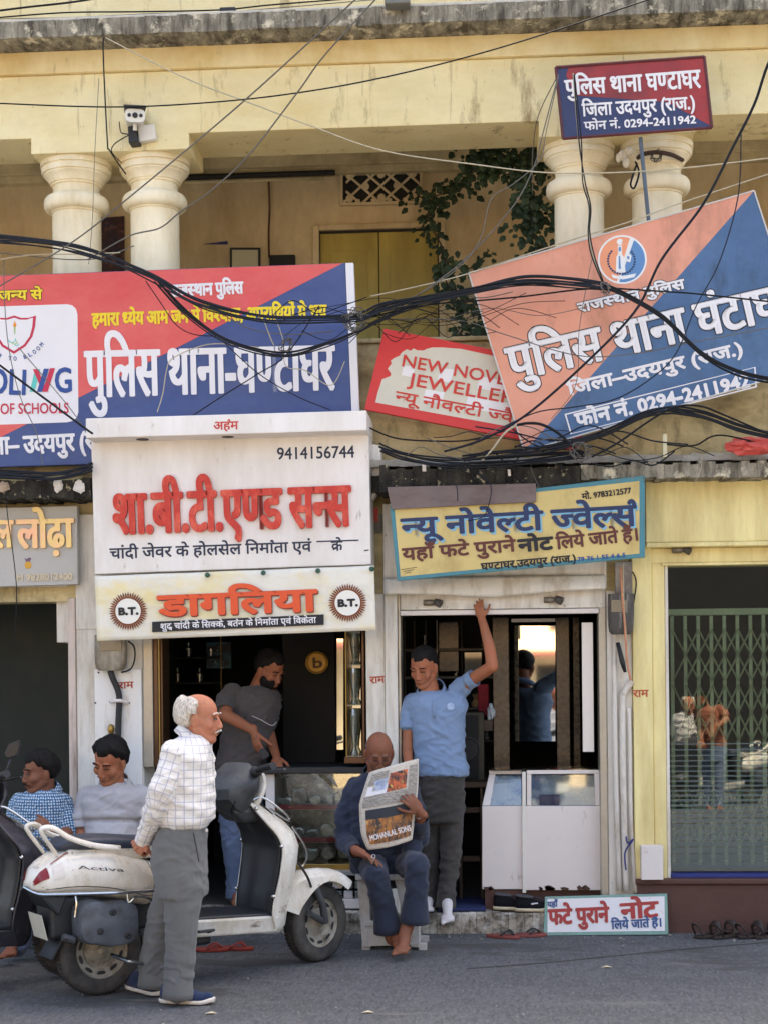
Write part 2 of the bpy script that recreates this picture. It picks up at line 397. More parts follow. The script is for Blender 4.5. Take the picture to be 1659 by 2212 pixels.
# ---------------------------------------------------------------- ground
mb = MB(); XS = [-60, -14, -8, -4, 0, 4, 8, 14, 60]
for (ya, yb) in ((-40, -20), (-20, -10), (-10, -4), (-4, -1), (-1, 0), (0, .6)):
    for xa, xb in zip(XS, XS[1:]):
        mb.add([(xa, ya, gz(ya)), (xb, ya, gz(ya)), (xb, yb, gz(yb)), (xa, yb, gz(yb))], [(0, 1, 2, 3)])
road = mb.build('road', m_asph, kind='structure')
tag(road, 'dark grey asphalt street in front of the shops')
# a pale worn seam in the asphalt, and small litter
a = [G(x, y) for x, y in ((1010, 2094), (1170, 2082), (1320, 2067), (1470, 2052), (1659, 2037))]
sm = MB(); 
for i in range(len(a) - 1):
    p, q = a[i], a[i + 1]; sm.add([p + Vector((0, -.012, .003)), q + Vector((0, -.012, .003)), q + Vector((0, .012, .0033)), p + Vector((0, .012, .0033))], [(0, 1, 2, 3)])
m_seam = M('dusty_seam', (.12, .11, .1), .95, .4, 90, stain=((.06, .058, .055), .55, (14, 14, 1), .15))
sm.build('road_seam', m_seam, kind='structure')
# ---------------------------------------------------------------- the arcade building
bld = thing('arcade_building', 'yellow two storey arcade building with paired round columns above small shops', 'building', (0, 0, 0))
XL, XR = -5.5, 5.2
z_led0, z_led1 = zy(50, -.25), zy(14, -.25)
bx('parapet', m_yel, bld, XL, XR, .12, .4, z_led1 - .01, z_led1 + .9)
mb = MB()
n = 160
for i in range(n):                            # rough front edge on the ledge
    x0 = lerp(XL, XR, i / n); x1 = lerp(XL, XR, (i + 1) / n); j = -.25 - random.uniform(0, .008)
    mb.box(x0, x1 + .001, j, .115, z_led0 - random.uniform(0, .006), z_led1 + random.uniform(-.006, .004))
mb.build('ledge', m_conc, bld)
bx('ledge_cap', M('pale_ledge_top', srgb(196, 190, 176), .9, .2, 20, .3), bld, XL, XR, -.236, .11, z_led1 + .002, z_led1 + .022)
z_gr = zy(134, 0); z_so = zy(272, 0)
bx('upper_beam', m_ochre, bld, XL, XR, -.03, .5, z_gr, z_led0 - .002, .006)
z_blk = zy(326, 0, 240)
bx('lower_beam', m_yel, bld, XL, XR, 0, .498, z_so, z_gr - .001, .006)
for xa, xb in ((67, 409), (1164, 1502)):
    bx('column_block', m_yel, bld, xp(xa, 325), xp(xb, 325), .001, .497, z_blk, z_so + .02, .006)
zf = 2.62
for cx in (165, 334, 1250, 1418):
    c = P(cx, 360, .25); z0 = z_blk; k = .00286
    h = lambda y: (325 - y) * k
    prof = [(r_ * k, h(y_)) for r_, y_ in [(55, 700), (55, 439.5), (58, 439), (58, 435.5), (64, 435), (69, 432), (72.5, 426), (73.5, 418), (72.5, 410), (69, 404), (64, 401), (58.5, 400.5), (58.5, 397), (53, 396.5), (52.5, 378), (56.5, 377.5), (56.5, 373), (60, 372.5), (62, 367), (67, 360), (72.5, 355), (72.5, 351.5), (76.5, 351), (78.5, 346), (78.5, 340), (76, 339), (76, 336.5), (80.5, 336), (80.5, 325.2)]]; prof[0] = (55 * k, zf - z0)
    MB().lathe(prof, (c.x, .25, z0), seg=48).build('column', m_col, bld, smooth=True)
# balcony
YB = 1.9
bx('balcony_wall', m_back, bld, XL, XR, YB, YB + .2, 2.4, 6.0, 0)
z_c0, z_c1 = zy(378, YB), zy(344, YB)
bx('wall_cornice', m_soff, bld, XL, XR, YB - .09, YB - .001, z_c0, z_c1 + .06, .01)
bx('wall_moulding', m_soff, bld, XL, XR, YB - .13, YB - .091, z_c0 + .05, z_c1 + .05, .008)
bx('balcony_ceiling', m_soff, bld, XL, XR, .5, YB, zy(272) + .5, zy(272) + .7, 0)
bx('balcony_floor', m_conc, bld, XL, XR, 0, YB, 2.5, 2.62, 0)
zp = zy(742, .05, 800)
bx('balcony_parapet', m_wall, bld, XL, XR, .05, .24, zy(990, .05), zp, .01)
bx('parapet_coping', m_wall, bld, XL, XR, .03, .26, zp + .001, zp + .03, .008)
# balcony door
d0 = P(675, 486, YB - .04); d1 = P(961, 486, YB - .04); zb = 2.62
dr = MB(); t = .09
dr.box(d0.x, d0.x + t * .55, YB - .05, YB - .002, zb, d0.z); dr.box(d1.x - t * .55, d1.x, YB - .05, YB - .002, zb, d0.z); dr.box(d0.x + t * .55 + .001, d1.x - t * .55 - .001, YB - .05, YB - .002, d0.z - t * .45, d0.z)
door = dr.build('door_frame', m_back, bld, bevel=.006)
a = P(692, 499, YB - .03); b = P(944, 499, YB - .03); xm = (a.x + b.x) / 2
dm = MB()
for x0, x1 in ((a.x, xm - .004), (xm + .004, b.x)):
    dm.box(x0, x1, YB - .03, YB - .003, zb, a.z - .02)
    for zz0, zz1 in ((zb + .2, zb + .9), (zb + 1.05, a.z - .15)):
        dm.box(x0 + .08, x1 - .08, YB - .036, YB - .0301, zz0, zz1)
dm.build('door', m_olive, bld, bevel=.004)
bx('door_shadow_gap', m_dark, bld, a.x - .012, b.x + .012, YB - .012, YB - .0025, zb, a.z + .004, 0)
# pierced ventilator
g0 = P(739, 369, YB); g1 = P(910, 438, YB)
gm = MB(); cxg, czg = (g0.x + g1.x) / 2, (g0.z + g1.z) / 2; wg, hg = g1.x - g0.x, g0.z - g1.z
bx('ventilator_recess', m_dark, bld, g0.x, g1.x, YB - .012, YB - .0015, g1.z, g0.z, 0)
for i in range(-1, 5):
    for s in (-1, 1):
        x0 = g0.x + wg * i / 4; pa = Vector((x0, YB - .03, g1.z if s > 0 else g0.z)); pb = Vector((x0 + wg / 4 * 1.02 * (hg / wg * 4) * .55 * 2, YB - .03, g0.z if s > 0 else g1.z))
        L = []
        for t in range(9):
            p = pa.lerp(pb, t / 8)
            if g0.x <= p.x <= g1.x: L.append(p)
        if len(L) > 1: gm.tube(L, .010, 5)
for i in range(5):
    for j in range(3):
        if (i + j) % 2 == 0: gm.ell((g0.x + wg * (i + .5) / 5, YB - .03, g1.z + hg * (j + .5) / 3), (.03, .012, .03), seg=10, rings=6)
for i in range(6): gm.tube([(g0.x + wg * i / 5, YB - .03, g1.z), (g0.x + wg * i / 5, YB - .03, g1.z + hg * .12)], .02, 6)
for za, zb_ in ((g1.z - .012, g1.z + .008), (g0.z - .008, g0.z + .012)): gm.box(g0.x - .01, g1.x + .01, YB - .045, YB - .013, za, zb_)
for xa in (g0.x - .01, g1.x - .008): gm.box(xa, xa + .018, YB - .0445, YB - .013, g1.z, g0.z)
gm.build('ventilator_grille', m_back, bld)
# street-level slab edge (chajja) in three stretches
def slab(name, xa, xb, yt, yb, Yf, mat, xref, rough=.012):
    a = P(xa, yt, Yf).x; b = P(xb, yt, Yf).x; z1 = P(xref, yt, Yf).z; z0 = P(xref, yb, Yf).z; m_ = MB(); k = max(8, int((b - a) / .05))
    for i in range(k):
        m_.box(lerp(a, b, i / k), lerp(a, b, (i + 1) / k) + .0005, Yf - random.uniform(0, rough), .012, z0 - random.uniform(0, rough), z1 + random.uniform(-rough, rough))
    return m_.build(name, mat, bld)
slab('sunshade_slab', -500, 196, 1036, 1074, -.30, m_moss, 100)
slab('sunshade_slab', 196, 820, 1030, 1070, -.20, m_moss, 500)
slab('sunshade_slab', 820, 1252, 1008, 1058, -.32, m_moss, 1030, .02)
slab('sunshade_slab', 1254, 2100, 1001, 1030, -.32, m_conc, 1450)
slab('slab_upstand', 196, 2100, 984, 998, -.24, M('pale_cement', srgb(176, 170, 158), .9, .2, 8, .3, 50, stain=(srgb(90, 84, 74), .35, (4, 4, 8), .2)), 1300, .006)
bx('frontage_wall', m_wall, bld, XL, xp(1408), .014, .3, zy(1290), zy(985), 0); bx('frontage_wall', m_wall, bld, xp(1408) + .001, XR, .0135, .3, zy(1212, x=1500), zy(985), 0)
# piers between the shops
z0g = -.05; zl = zy(1300)
pier = lambda nm, mt, xa, xb, Y0=0, Y1=.32, zt=None, zb=z0g: bx(nm, mt, bld, xp(xa), xp(xb), Y0, Y1, zb, zt or zl + .05, .006)
pier('door_jamb', m_pink, 148, 164, -.012)
pier('door_jamb_strip', m_white, 118, 147, .05, .3, zt=zl + .1, zb=zy(1380))
pier('pier', m_white, 164.6, 309, .0)
pier('pier_board', M('glazed_white_board', srgb(232, 230, 224), .35, .03, 4, stain=(srgb(180, 166, 140), .12, (12, 12, 3), .1)), 205, 307, -.022, -.001, zb=.5, zt=zy(1440))
pier('door_trim', m_alu, 310, 331, -.02, .2, zb=zy(1655))
pier('door_trim', m_brown, 331.6, 342, -.012, .2, zb=zy(1655))
pier('door_trim', m_gold, 342.6, 346, -.016, .2, zb=zy(1655))
pier('door_trim', m_brown, 346.6, 352, -.008, .2, zb=zy(1655))
pier('pier', m_white, 790, 831, .0)
pier('door_jamb', m_white, 832, 859, -.03)
pier('door_jamb_strip', m_alu, 859.5, 866, -.012, .2)
pier('door_jamb_strip', m_alu, 1293, 1309, -.012, .2, zt=zy(1312))
pier('pier', m_white, 1309.6, 1365, .0)
pier('yellow_pier', m_fyel, 1365.6, 1408, -.03, .32, zt=zy(1185), zb=.1)
pier('yellow_jamb', m_fyel, 1408.6, 1436, -.012, .32, zt=zy(1215), zb=.33)
pier('window_edge', m_white, 1436.6, 1444, -.004, .3, zt=zy(1222), zb=.33)
# lintels / fascias
bx('lintel', m_white, bld, XL, xp(148), -.004, .3, zy(1268, x=80), zy(1090), .004)
bx('lintel', m_white, bld, xp(165), xp(790), -.006, .3, zy(1352), zy(1100), .004)
bx('lintel', m_white, bld, xp(831), xp(1310), -.045, .3, zy(1275, x=1070), zy(1090), .004)
bx('door_header', m_white, bld, xp(866.5), xp(1308), -.018, .2, zy(1316, x=1070), zy(1276, x=1070), .004)
bx('shutter_rail', m_white2, bld, xp(866), xp(1293), -.036, .05, zy(1328, x=1070), zy(1317.5, x=1070), .004)
bx('yellow_fascia', m_fyel, bld, xp(1394), XR, -.10, .3, zy(1174, x=1500), zy(1041, x=1500), .006)
bx('fascia_moulding', m_fyel, bld, xp(1394), XR, -.125, .3, zy(1184, x=1500), zy(1174.5, x=1500), .006)
bx('window_header', m_fyel, bld, xp(1408), XR, -.02, .3, zy(1216, x=1500), zy(1184.5, x=1500), .004)
bx('window_header_edge', m_fyel, bld, xp(1430), XR, -.04, .2, zy(1222, x=1500), zy(1216.5, x=1500), .003)
bx('fascia_packing', m_conc, bld, xp(1394), XR, -.05, .3, zy(1040, x=1500), zy(1028, x=1500), .0)
# sagging cloth pelmet over the right-hand doorway
def pel(u, v):
    x = lerp(xp(832), xp(1306), u); sag = .030 * math.exp(-((u - .5) / .22) ** 2)
    return Vector((x, -.075 - .03 * math.sin(v * math.pi * .6) - .012 * math.sin(u * 9) * v, lerp(zy(1246, x=1070), zy(1283, x=1070) - sag + .015 * u, v)))
pm = MB().grid(pel, 40, 6); pm.v = pm.v; 
o = pm.build('pelmet', m_white, bld, smooth='all'); so_ = o.modifiers.new('thick', 'SOLIDIFY'); so_.thickness = .006
# plinth and steps
bx('plinth', m_plin, bld, xp(1366), XR, -.035, .4, -.03, .30, .01)
bx('plinth_top', m_plin, bld, xp(1366), XR, -.06, .4, .301, .335, .008)
bx('blue_sill', m_blue, bld, xp(1444.5), XR, -.012, .25, .336, .36, .003)
bx('tile_block', m_white2, bld, xp(1377), xp(1424), -.11, -.0305, .336, zy(1828, -.11, 1400), .004)
mb = MB(); k = 60; xa, xb = xp(352), xp(1366)
for i in range(k):
    mb.box(lerp(xa, xb, i / k), lerp(xa, xb, (i + 1) / k) + .0005, -.06 - random.uniform(0, .014), .3, -.04, .128 + random.uniform(-.005, .004))
mb.build('step', m_step, bld, bevel=.006)
bx('shop_floor', M('cement_floor', srgb(90, 84, 78), .8, .2, 6), bld, XL, XR, .3, 3.2, .05, .125, 0)
bx('threshold', m_step, bld, XL, xp(352), -.08, .3, -.04, .16, .01)
# shop rooms (walls behind the fronts)
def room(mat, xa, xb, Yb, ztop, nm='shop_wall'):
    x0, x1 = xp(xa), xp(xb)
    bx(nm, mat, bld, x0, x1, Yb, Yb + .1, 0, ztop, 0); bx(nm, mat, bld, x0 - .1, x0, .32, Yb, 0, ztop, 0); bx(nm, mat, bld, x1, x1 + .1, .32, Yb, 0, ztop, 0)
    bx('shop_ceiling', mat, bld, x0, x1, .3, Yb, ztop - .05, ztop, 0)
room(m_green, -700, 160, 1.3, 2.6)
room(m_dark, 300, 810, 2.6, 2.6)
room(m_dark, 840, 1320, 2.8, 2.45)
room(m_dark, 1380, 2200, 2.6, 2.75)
# right-hand shop window
wz0, wz1 = .362, zy(1222.5, x=1500)
m_pane = glass('shop_glass', (.86, .92, .9), .015, .10)
m_pane = glass('shop_glass', (.80, .86, .84), .012, .02)
pane = bx('window_pane', m_pane, bld, xp(1445), XR, .06, .066, wz0, wz1, 0)
m_frost = bpy.data.materials.new('frosted_film'); m_frost.use_nodes = True
_n = m_frost.node_tree; _b = _n.nodes['Principled BSDF']; _b.inputs['Base Color'].default_value = (.15, .20, .19, 1); _b.inputs['Roughness'].default_value = .35; _b.inputs['Alpha'].default_value = .5
fm = MB(); y = 1606.0; i = 0
while y < 1880:
    u = (y - 1606) / 274; band = 2.5 + 15 * u * u; gap = 9 * (1 - u) ** 1.5 + 1.2
    za, zb_ = zy(y, .055, 1550), zy(min(1880, y + band), .055, 1550)
    fm.add([(xp(1445), .0575, za), (XR, .0575, za), (XR, .0575, zb_), (xp(1445), .0575, zb_)], [(0, 1, 2, 3)]); y += band + gap
fm.build('frosted_film', m_frost, bld, fix=False)
# ---------------------------------------------------------------- folding gate behind the window
gt = thing('folding_gate', 'grey green folding lattice gate drawn shut behind the right hand shop window', 'gate', (xp(1560), .35, wz0))
m_gate = M('grey_green_steel', srgb(172, 176, 142), .5, .15, 20, metal=.3)
gx = [xp(1452 + 28.2 * i, 1400, .35) for i in range(17)]
zt = zy(1330, .35, 1550); 
for i, x in enumerate(gx):
    MB().box(x - .011, x + .011, .345, .357, wz0 + .01, zt).build('upright', m_gate, gt)
lat = MB()
for za, zb_ in ((zy(1470, .35, 1550), zy(1360, .35, 1550)), (zy(1600, .35, 1550), zy(1480, .35, 1550)), (zy(1830, .35, 1550), zy(1700, .35, 1550))):
    for i in range(len(gx) - 2):
        for s in (0, 1):
            Yk = .336 - .006 * s; A = Vector((gx[i], Yk, za if s else zb_)); B = Vector((gx[i + 2], Yk, zb_ if s else za))
            lat.tube([A, B], .006, 4)
lat.build('lattice', m_gate, gt)
bx('top_rail', m_gate, gt, gx[0] - .05, XR - .1, .33, .37, zt + .002, zt + .045, .004)
# the houses across the street, seen only as reflections
opp = thing('opposite_building', 'row of houses across the street reflected in the shop glass', 'building', (0, -19, gz(-19)))
m_opp = M('pale_far_plaster', srgb(216, 192, 152), .9, .2, 1)
bx('wall', m_opp, opp, -14, 14, -19.6, -19, gz(-19), 4.6, 0)
for i in range(9):
    x = -12.4 + 3.1 * i; bx('doorway', m_dark, opp, x - .8, x + .8, -18.999, -18.96, gz(-19), 1.9, 0); bx('window', m_dark, opp, x - .45, x + .45, -18.999, -18.96, 2.7, 3.8, 0)
bx('dark_reflection_block', m_dark, opp, 3.2, 11.5, -18.955, -18.5, gz(-19), 4.55, 0)  # unseen dark block, added to keep the right-hand window's reflection dark
bx('awning', M('awning_cloth', srgb(120, 60, 50), .8, .2, 3), opp, -14, 3.1, -18.95, -17.9, 2.1, 2.2, 0)
# ---------------------------------------------------------------- signs
c_red = srgb(212, 74, 72); c_navy = srgb(50, 70, 122); WR = (.5, .06, (2.2, 1, 3.5))
m_sred = M('banner_red', c_red, .55, .05, 3, .06, 20, wrinkle=WR, stain=(srgb(224, 112, 104), .28, (2, 2, 3), .25))
m_snavy = M('banner_blue', c_navy, .55, .06, 3, .06, 20, wrinkle=WR, stain=(srgb(78, 92, 134), .28, (2, 2, 3), .25))
m_swhite = M('banner_white', srgb(226, 222, 222), .55, .03, 4)
m_syel = M('banner_yellow', srgb(236, 206, 40), .55, .04, 6)
m_sblack = M('sign_black', srgb(22, 22, 26), .6, .05, 6)
m_edge = M('sign_edge', srgb(200, 196, 190), .6, .1, 8)
m_back2 = M('sign_frame_steel', srgb(90, 88, 84), .6, .2, 12, metal=.4)
# --- wide red and blue banner on the left
pl = facing(-.14)
TL, TR, BR, BL = (-260, 604), (745.5, 567.3), (763, 985), (-240, 1016)
sg = thing('police_banner', 'wide red and blue banner with big white Hindi lettering and a white school logo card', 'banner', P(300, 1000, -.14))
board('backing', m_snavy, sg, [TL, TR, BR, BL], pl, .05)
dl = lambda y: 740 - (y - 567) / .512
def bline(x): return 567 + (740 - x) * .512
rp = poly_on([TL, (739, 567.6), (-238, bline(-238) if bline(-238) < 1010 else 1010)], pl, .0008)
sheet('red_field', m_sred, sg, [(-258, 605), (740, 568.2), (172, 858), (0, 945), (-100, 996), (-240, 1008)], pl, .0009)
MB().prism(poly_on([(746.2, 567.2), (763.5, 566.6), (781, 984.5), (763.6, 985)], facing(-.145)), (0, .045, 0)).build('white_edge', m_swhite, sg, bevel=.003)
cd = [(-108, 665)] + [(145, 656.5), (156, 659), (164, 666), (167.5, 678), (169.5, 890), (166, 902), (157, 909), (146, 912)] + [(-108, 921)]
sheet('logo_card', m_swhite, sg, cd, pl, .0018)
m_crim = M('logo_crimson', srgb(196, 38, 70), .55, .03); m_lblue = M('logo_blue', srgb(36, 72, 138), .55, .03); m_teal = M('logo_teal', srgb(90, 190, 180), .55, .03); m_lgrn = M('logo_green', srgb(160, 190, 120), .55, .03); m_org = M('logo_orange', srgb(232, 140, 40), .55, .03)
shp = [(31, 681), (45, 686), (62, 686), (78, 681), (76, 705), (70, 727), (55, 748), (30, 764), (4, 748), (-10, 727), (-16, 705), (-18, 681), (-2, 686), (15, 686)]
sheet('shield', m_crim, sg, shp, pl, .0027)
cxs, cys = 30.5, 717
sheet('shield_field', m_swhite, sg, [(cxs + (x - cxs) * .86, cys + (y - cys) * .87) for x, y in shp], pl, .0036)
sheet('torch', m_lgrn, sg, [(29.5, 705), (34, 705), (33, 722), (31, 722)], pl, .0045)
sheet('torch_flame', m_org, sg, [(28, 703), (32, 692), (36, 703), (32, 707)], pl, .0045)
for k in range(3):
    cx, cy, r = 31 + 5 * (k - 1), 733 + 5 * k, 9 - 2 * k
    pts = [(cx + r * math.cos(a), cy + r * .8 * math.sin(a)) for a in [math.pi * t / 8 * (1.1) - .4 for t in range(9)]]
    pts += [(cx + (r - 2.4) * math.cos(a), cy + (r - 2.4) * .8 * math.sin(a)) for a in [math.pi * t / 8 * 1.1 - .4 for t in range(8, -1, -1)]]
    sheet('swirl', m_lgrn if k % 2 else m_teal, sg, pts, pl, .0045 + .0004 * k)
# curved motto
def arc_text(s, cx, cy, r, a0, a1, h, mat, parent, plane, lay=3):
    n = len(s)
    for i, ch in enumerate(s):
        if ch == ' ': continue
        a = lerp(a0, a1, i / (n - 1)); x = cx + r * math.cos(a); y = cy + r * math.sin(a); t = Vector((math.sin(a), -math.cos(a))); wdt = h * .72
        up = Vector((-math.cos(a), -math.sin(a)))
        c = Vector((x, y)) + up * h * .5
        decal(parent, ch, c - t * wdt / 2, c + t * wdt / 2, h, plane, mat, .35, lay)
arc_text("GROW TO BLOOM", 30, 700, 74, math.radians(140), math.radians(36), 9, m_lblue, sg, pl)
decal(sg, "HOOLI", (-110, 791), (56, 798), (56, 54), pl, m_lblue, 1.6, 3)
for k, (a, b, c_) in enumerate((((64, 846), (76, 797), m_teal), ((71, 797), (92, 846), m_crim), ((80, 846), (95, 796), m_lblue), ((92, 846), (108, 795), m_crim))):
    sheet('letter_n', c_, sg, [a, b, (b[0] + 11, b[1]), (a[0] + 11, a[1])], pl, .0045 + .0004 * k)
decal(sg, "G", (119, 794), (153, 793), 53, pl, m_lblue, 1.6, 3)
decal(sg, "OF SCHOOLS", (1, 871), (148, 869), 23, pl, m_crim, .5, 3)
decal(sg, "सौजन्य से", (-36, 630), (91, 626), 19, pl, m_syel, 1.3, 3, outline=(m_sblack, 1.2))
decal(sg, "राजस्थान पुलिस", (368, 616), (525, 608.5), 24, pl, m_swhite, 1.6, 3)
decal(sg, "हमारा ध्येय आम जन मे विश्वास, अपराधियों मे भय", (199, 677.5), (705, 658.5), 26, pl, m_syel, 1.5, 3)
decal(sg, "पुलिस थाना-घण्टाघर", (184, 759), (721, 746), (99, 95), pl, m_swhite, 3.4, 3, boldy=1.6)
decal(sg, "जिला– उदयपुर (राज.)", (-62, 949), (262, 932), 35, pl, m_swhite, 1.8, 3)
# --- white box sign with raised red letters
Yp = -.34; pl = facing(Yp)
m_box = M('white_sign_panel', srgb(232, 226, 220), .4, .025, 3, stain=[(srgb(196, 184, 168), .2, (3, 3, .8), .25), (srgb(150, 138, 120), .1, (16, 16, 5), .05)])
sb = thing('jeweller_box_sign', 'white box sign with raised red Hindi letters above a yellow cloth banner', 'shop sign', P(500, 1240, Yp))
fr = poly_on([(197, 950), (796.5, 932), (801.5, 1219.5), (205, 1240.5)], pl)
MB().prism(fr, (0, .30, 0)).build('panel', m_box, sb, bevel=.004)
hf = poly_on([(185, 903.5), (792, 886), (792.5, 929.5), (185.5, 946.5)], facing(-.53))
hb = MB().prism(hf, (0, .49, 0)); hood = hb.build('hood', m_box, sb, bevel=.006)
for (cx, cy) in ((308, 947.5), (492, 941.5), (670, 935)):
    q = P(cx, cy, -.435); zz = P(cx, cy + 1, -.435).z
    lamp = MB().lathe([(.037, -.006), (.037, 0), (.030, .0)], (q.x, -.43, q.z - .001), seg=20); lamp.build('downlight', m_sblack, hood, fix=True)
m_nvy = M('navy_paint', srgb(30, 38, 62), .55, .05); m_rpaint = M('red_sign_paint', srgb(196, 52, 36), .5, .05)
decal(sb, "अर्हम", (462, 911.5), (515, 910), 17, facing(-.53), m_rpaint, .7, 1)
decal(sb, "9414156744", (599, 966.5), (765, 962), 26, pl, m_nvy, .6, 1)
m_rlet = M('raised_red_acrylic', srgb(196, 52, 36), .6, .12, 30, stain=(srgb(232, 110, 84), .25, (14, 14, 10), .12))
decal(sb, "शा.बी.टी.एण्ड सन्स", (245, 1070), (755, 1050.5), (83, 84), pl, m_rlet, 3.9, 1, extrude=.022, boldy=3.0, name='raised_letters')
decal(sb, "चांदी जेवर के होलसेल निर्माता एवं", (237, 1185.5), (673, 1170), (21.5, 21), pl, m_nvy, .9, 1)
decal(sb, "क्रे", (716, 1170), (740, 1169), 20, pl, m_nvy, .9, 1)
sheet('peeled_stroke', m_nvy, sb, [(684, 1168.5), (775, 1165.5), (775, 1168.5), (684, 1171.5)], pl, .0021)
sheet('peeled_stroke', m_nvy, sb, [(787, 1188), (797, 1187), (797, 1189.5), (787, 1190.5)], pl, .0021)
for nm, a, b in (('stained_seam', (197.5, 957), (796.5, 938)),):
    pass
# rolled plastic side piece next to the box
cb = P(812, 1080, -.2)
MB().prism(poly_on([(800, 958), (822, 962), (824, 1046), (803, 1080)], facing(-.18)), (0, .16, 0)).build('side_return', m_white, sb, bevel=.01)
sheet('red_sticker', m_rpaint, sb, [(805, 1096), (817, 1098), (817, 1128), (806, 1126)], facing(-.012), .001)
# --- yellow cloth banner under it
pl = facing(-.37)
bn = thing('silver_shop_banner', 'cream and yellow cloth banner with orange Hindi word between two brown sunburst roundels', 'banner', P(500, 1372, -.37))
m_cream = M('cream_flex', srgb(228, 222, 206), .6, .02, 4, .05, 20, wrinkle=(.5, .04, (4, 1, 6)), stain=[(srgb(230, 208, 132), .30, (2.6, 1, 4.0), .12)])
def flx(u, v):
    x0, y0 = lerp(205, 808, u), lerp(1245, 1222, u); x1, y1 = lerp(210, 812, u), lerp(1385, 1361.5, u)
    q = P(lerp(x0, x1, v), lerp(y0, y1, v), -.37)
    return q + Vector((0, .012 * (1 - v) ** 2 * math.sin(u * 23 + v * 3) - .004, .0))
o = MB().grid(flx, 60, 14).build('cloth', m_cream, bn, smooth='all'); md = o.modifiers.new('t', 'SOLIDIFY'); md.thickness = .003; md.offset = 1
pl = facing(-.388)
m_sun = M('roundel_brown', srgb(122, 62, 28), .6, .08); m_cr2 = M('roundel_cream', srgb(232, 228, 216), .6, .02)
for cx, cy in ((277, 1320.5), (751, 1302.5)):
    r_ = thing_pts = []
    for i in range(44):
        a = 2 * math.pi * i / 44; w2 = math.pi / 44
        r_ += [(cx + 31 * math.cos(a - w2), cy + 31 * math.sin(a - w2)), (cx + (41 + (i % 2) * 1.5) * math.cos(a), cy + (41 + (i % 2) * 1.5) * math.sin(a))]
    base = [(cx + 31.5 * math.cos(2 * math.pi * i / 40), cy + 31.5 * math.sin(2 * math.pi * i / 40)) for i in range(40)]
    mbs = MB()
    for i in range(44):
        a = 2 * math.pi * i / 44; w2 = math.pi / 44 * .72; R = 41 + (i % 2) * 2
        mbs.add(poly_on([(cx + 29 * math.cos(a - w2), cy + 29 * math.sin(a - w2)), (cx + 36 * math.cos(a - w2), cy + 36 * math.sin(a - w2)), (cx + R * math.cos(a), cy + R * math.sin(a)), (cx + 36 * math.cos(a + w2), cy + 36 * math.sin(a + w2)), (cx + 29 * math.cos(a + w2), cy + 29 * math.sin(a + w2))], pl, .001), [(0, 1, 2, 3, 4)])
    for i in range(40):
        a, b = 2 * math.pi * i / 40, 2 * math.pi * (i + 1) / 40
        mbs.add(poly_on([(cx + 27.5 * math.cos(a), cy + 27.5 * math.sin(a)), (cx + 30.5 * math.cos(a), cy + 30.5 * math.sin(a)), (cx + 30.5 * math.cos(b), cy + 30.5 * math.sin(b)), (cx + 27.5 * math.cos(b), cy + 27.5 * math.sin(b))], pl, .0014), [(0, 1, 2, 3)])
    mbs.build('roundel', m_sun, bn, fix=False)
    sheet('roundel_centre', m_cr2, bn, [(cx + 28 * math.cos(2 * math.pi * i / 40), cy + 28 * math.sin(2 * math.pi * i / 40)) for i in range(40)], pl, .0007)
    decal(bn, "B.T.", (cx - 20, cy - 7), (cx + 21, cy - 8.5), 15, pl, m_sblack, 1.5, 2)
m_ortx = M('banner_orange', srgb(224, 82, 36), .55, .04); m_dkred = M('banner_dark_red', srgb(110, 34, 24), .6, .04)
decal(bn, "डागलिया", (342, 1289), (683, 1275), (42, 44), pl, m_ortx, 4.0, 2, shadow=(m_dkred, 1.6, 2.6), boldy=2.6)
sheet('black_strip', m_sblack, bn, [(329, 1343.5), (700, 1327.5), (700, 1350), (329, 1366)], pl, .0009)
decal(bn, "शुद्ध चांदी के सिक्के, बर्तन के निर्माता एवं विक्रेता", (347, 1348), (683, 1333.5), 12, pl, m_swhite, .5, 2)
m_peg = M('green_peg', srgb(34, 84, 66), .5, .1)
for cx, cy in ((448, 1242), (569, 1237.5), (687, 1233), (803, 1229)):
    q = P(cx, cy, -.40); MB().lathe([(.004, -.02), (.014, -.018), (.016, -.004), (.008, .012)], q, (0, -1, 0), 14).build('peg', m_peg, bn, smooth=True)
# --- stone sign with gilt letters at the far left
pl = facing(-.11)
st = thing('stone_shop_sign', 'pale grey stone sign with raised gilt Hindi letters above the dark green doorway', 'shop sign', P(60, 1265, -.11))
m_stone = M('grey_granite', srgb(184, 180, 172), .6, .14, 160, .1, 90)
board('slab', m_stone, st, [(-260, 1104), (166.5, 1092), (168, 1262.5), (-250, 1275)], pl, .06, .004)
m_gilt = M('gilt_letter', srgb(226, 196, 130), .4, .1, 12, metal=.35, stain=(srgb(236, 178, 150), .35, (6, 6, 6), .15))
decal(st, "कमल", (-96, 1127), (27, 1124.5), 57, pl, m_gilt, 2.6, 1, extrude=.02, name='raised_letters', boldy=1.6)
decal(st, "लोढ़ा", (37, 1124), (157, 1121), 60, pl, m_gilt, 3.0, 1, extrude=.02, name='raised_letters', boldy=1.8)
m_pgold = M('pale_gilt', srgb(206, 190, 160), .5, .08)
decal(st, "M 9828012400", (36, 1241), (156, 1238), 14, pl, m_pgold, .9, 1, extrude=.006)
sheet('medal_ribbon', M('ribbon', srgb(120, 90, 110), .6, .2, 80), st, [(53, 1205), (58, 1208), (63, 1204), (68, 1206), (64, 1216), (57, 1216)], pl, .002)
sheet('medal', M('medal_gold', srgb(214, 160, 50), .5, .1), st, [(60.5 + 7.5 * math.cos(a), 1221 + 8 * math.sin(a)) for a in [2 * math.pi * i / 16 for i in range(16)]], pl, .003)
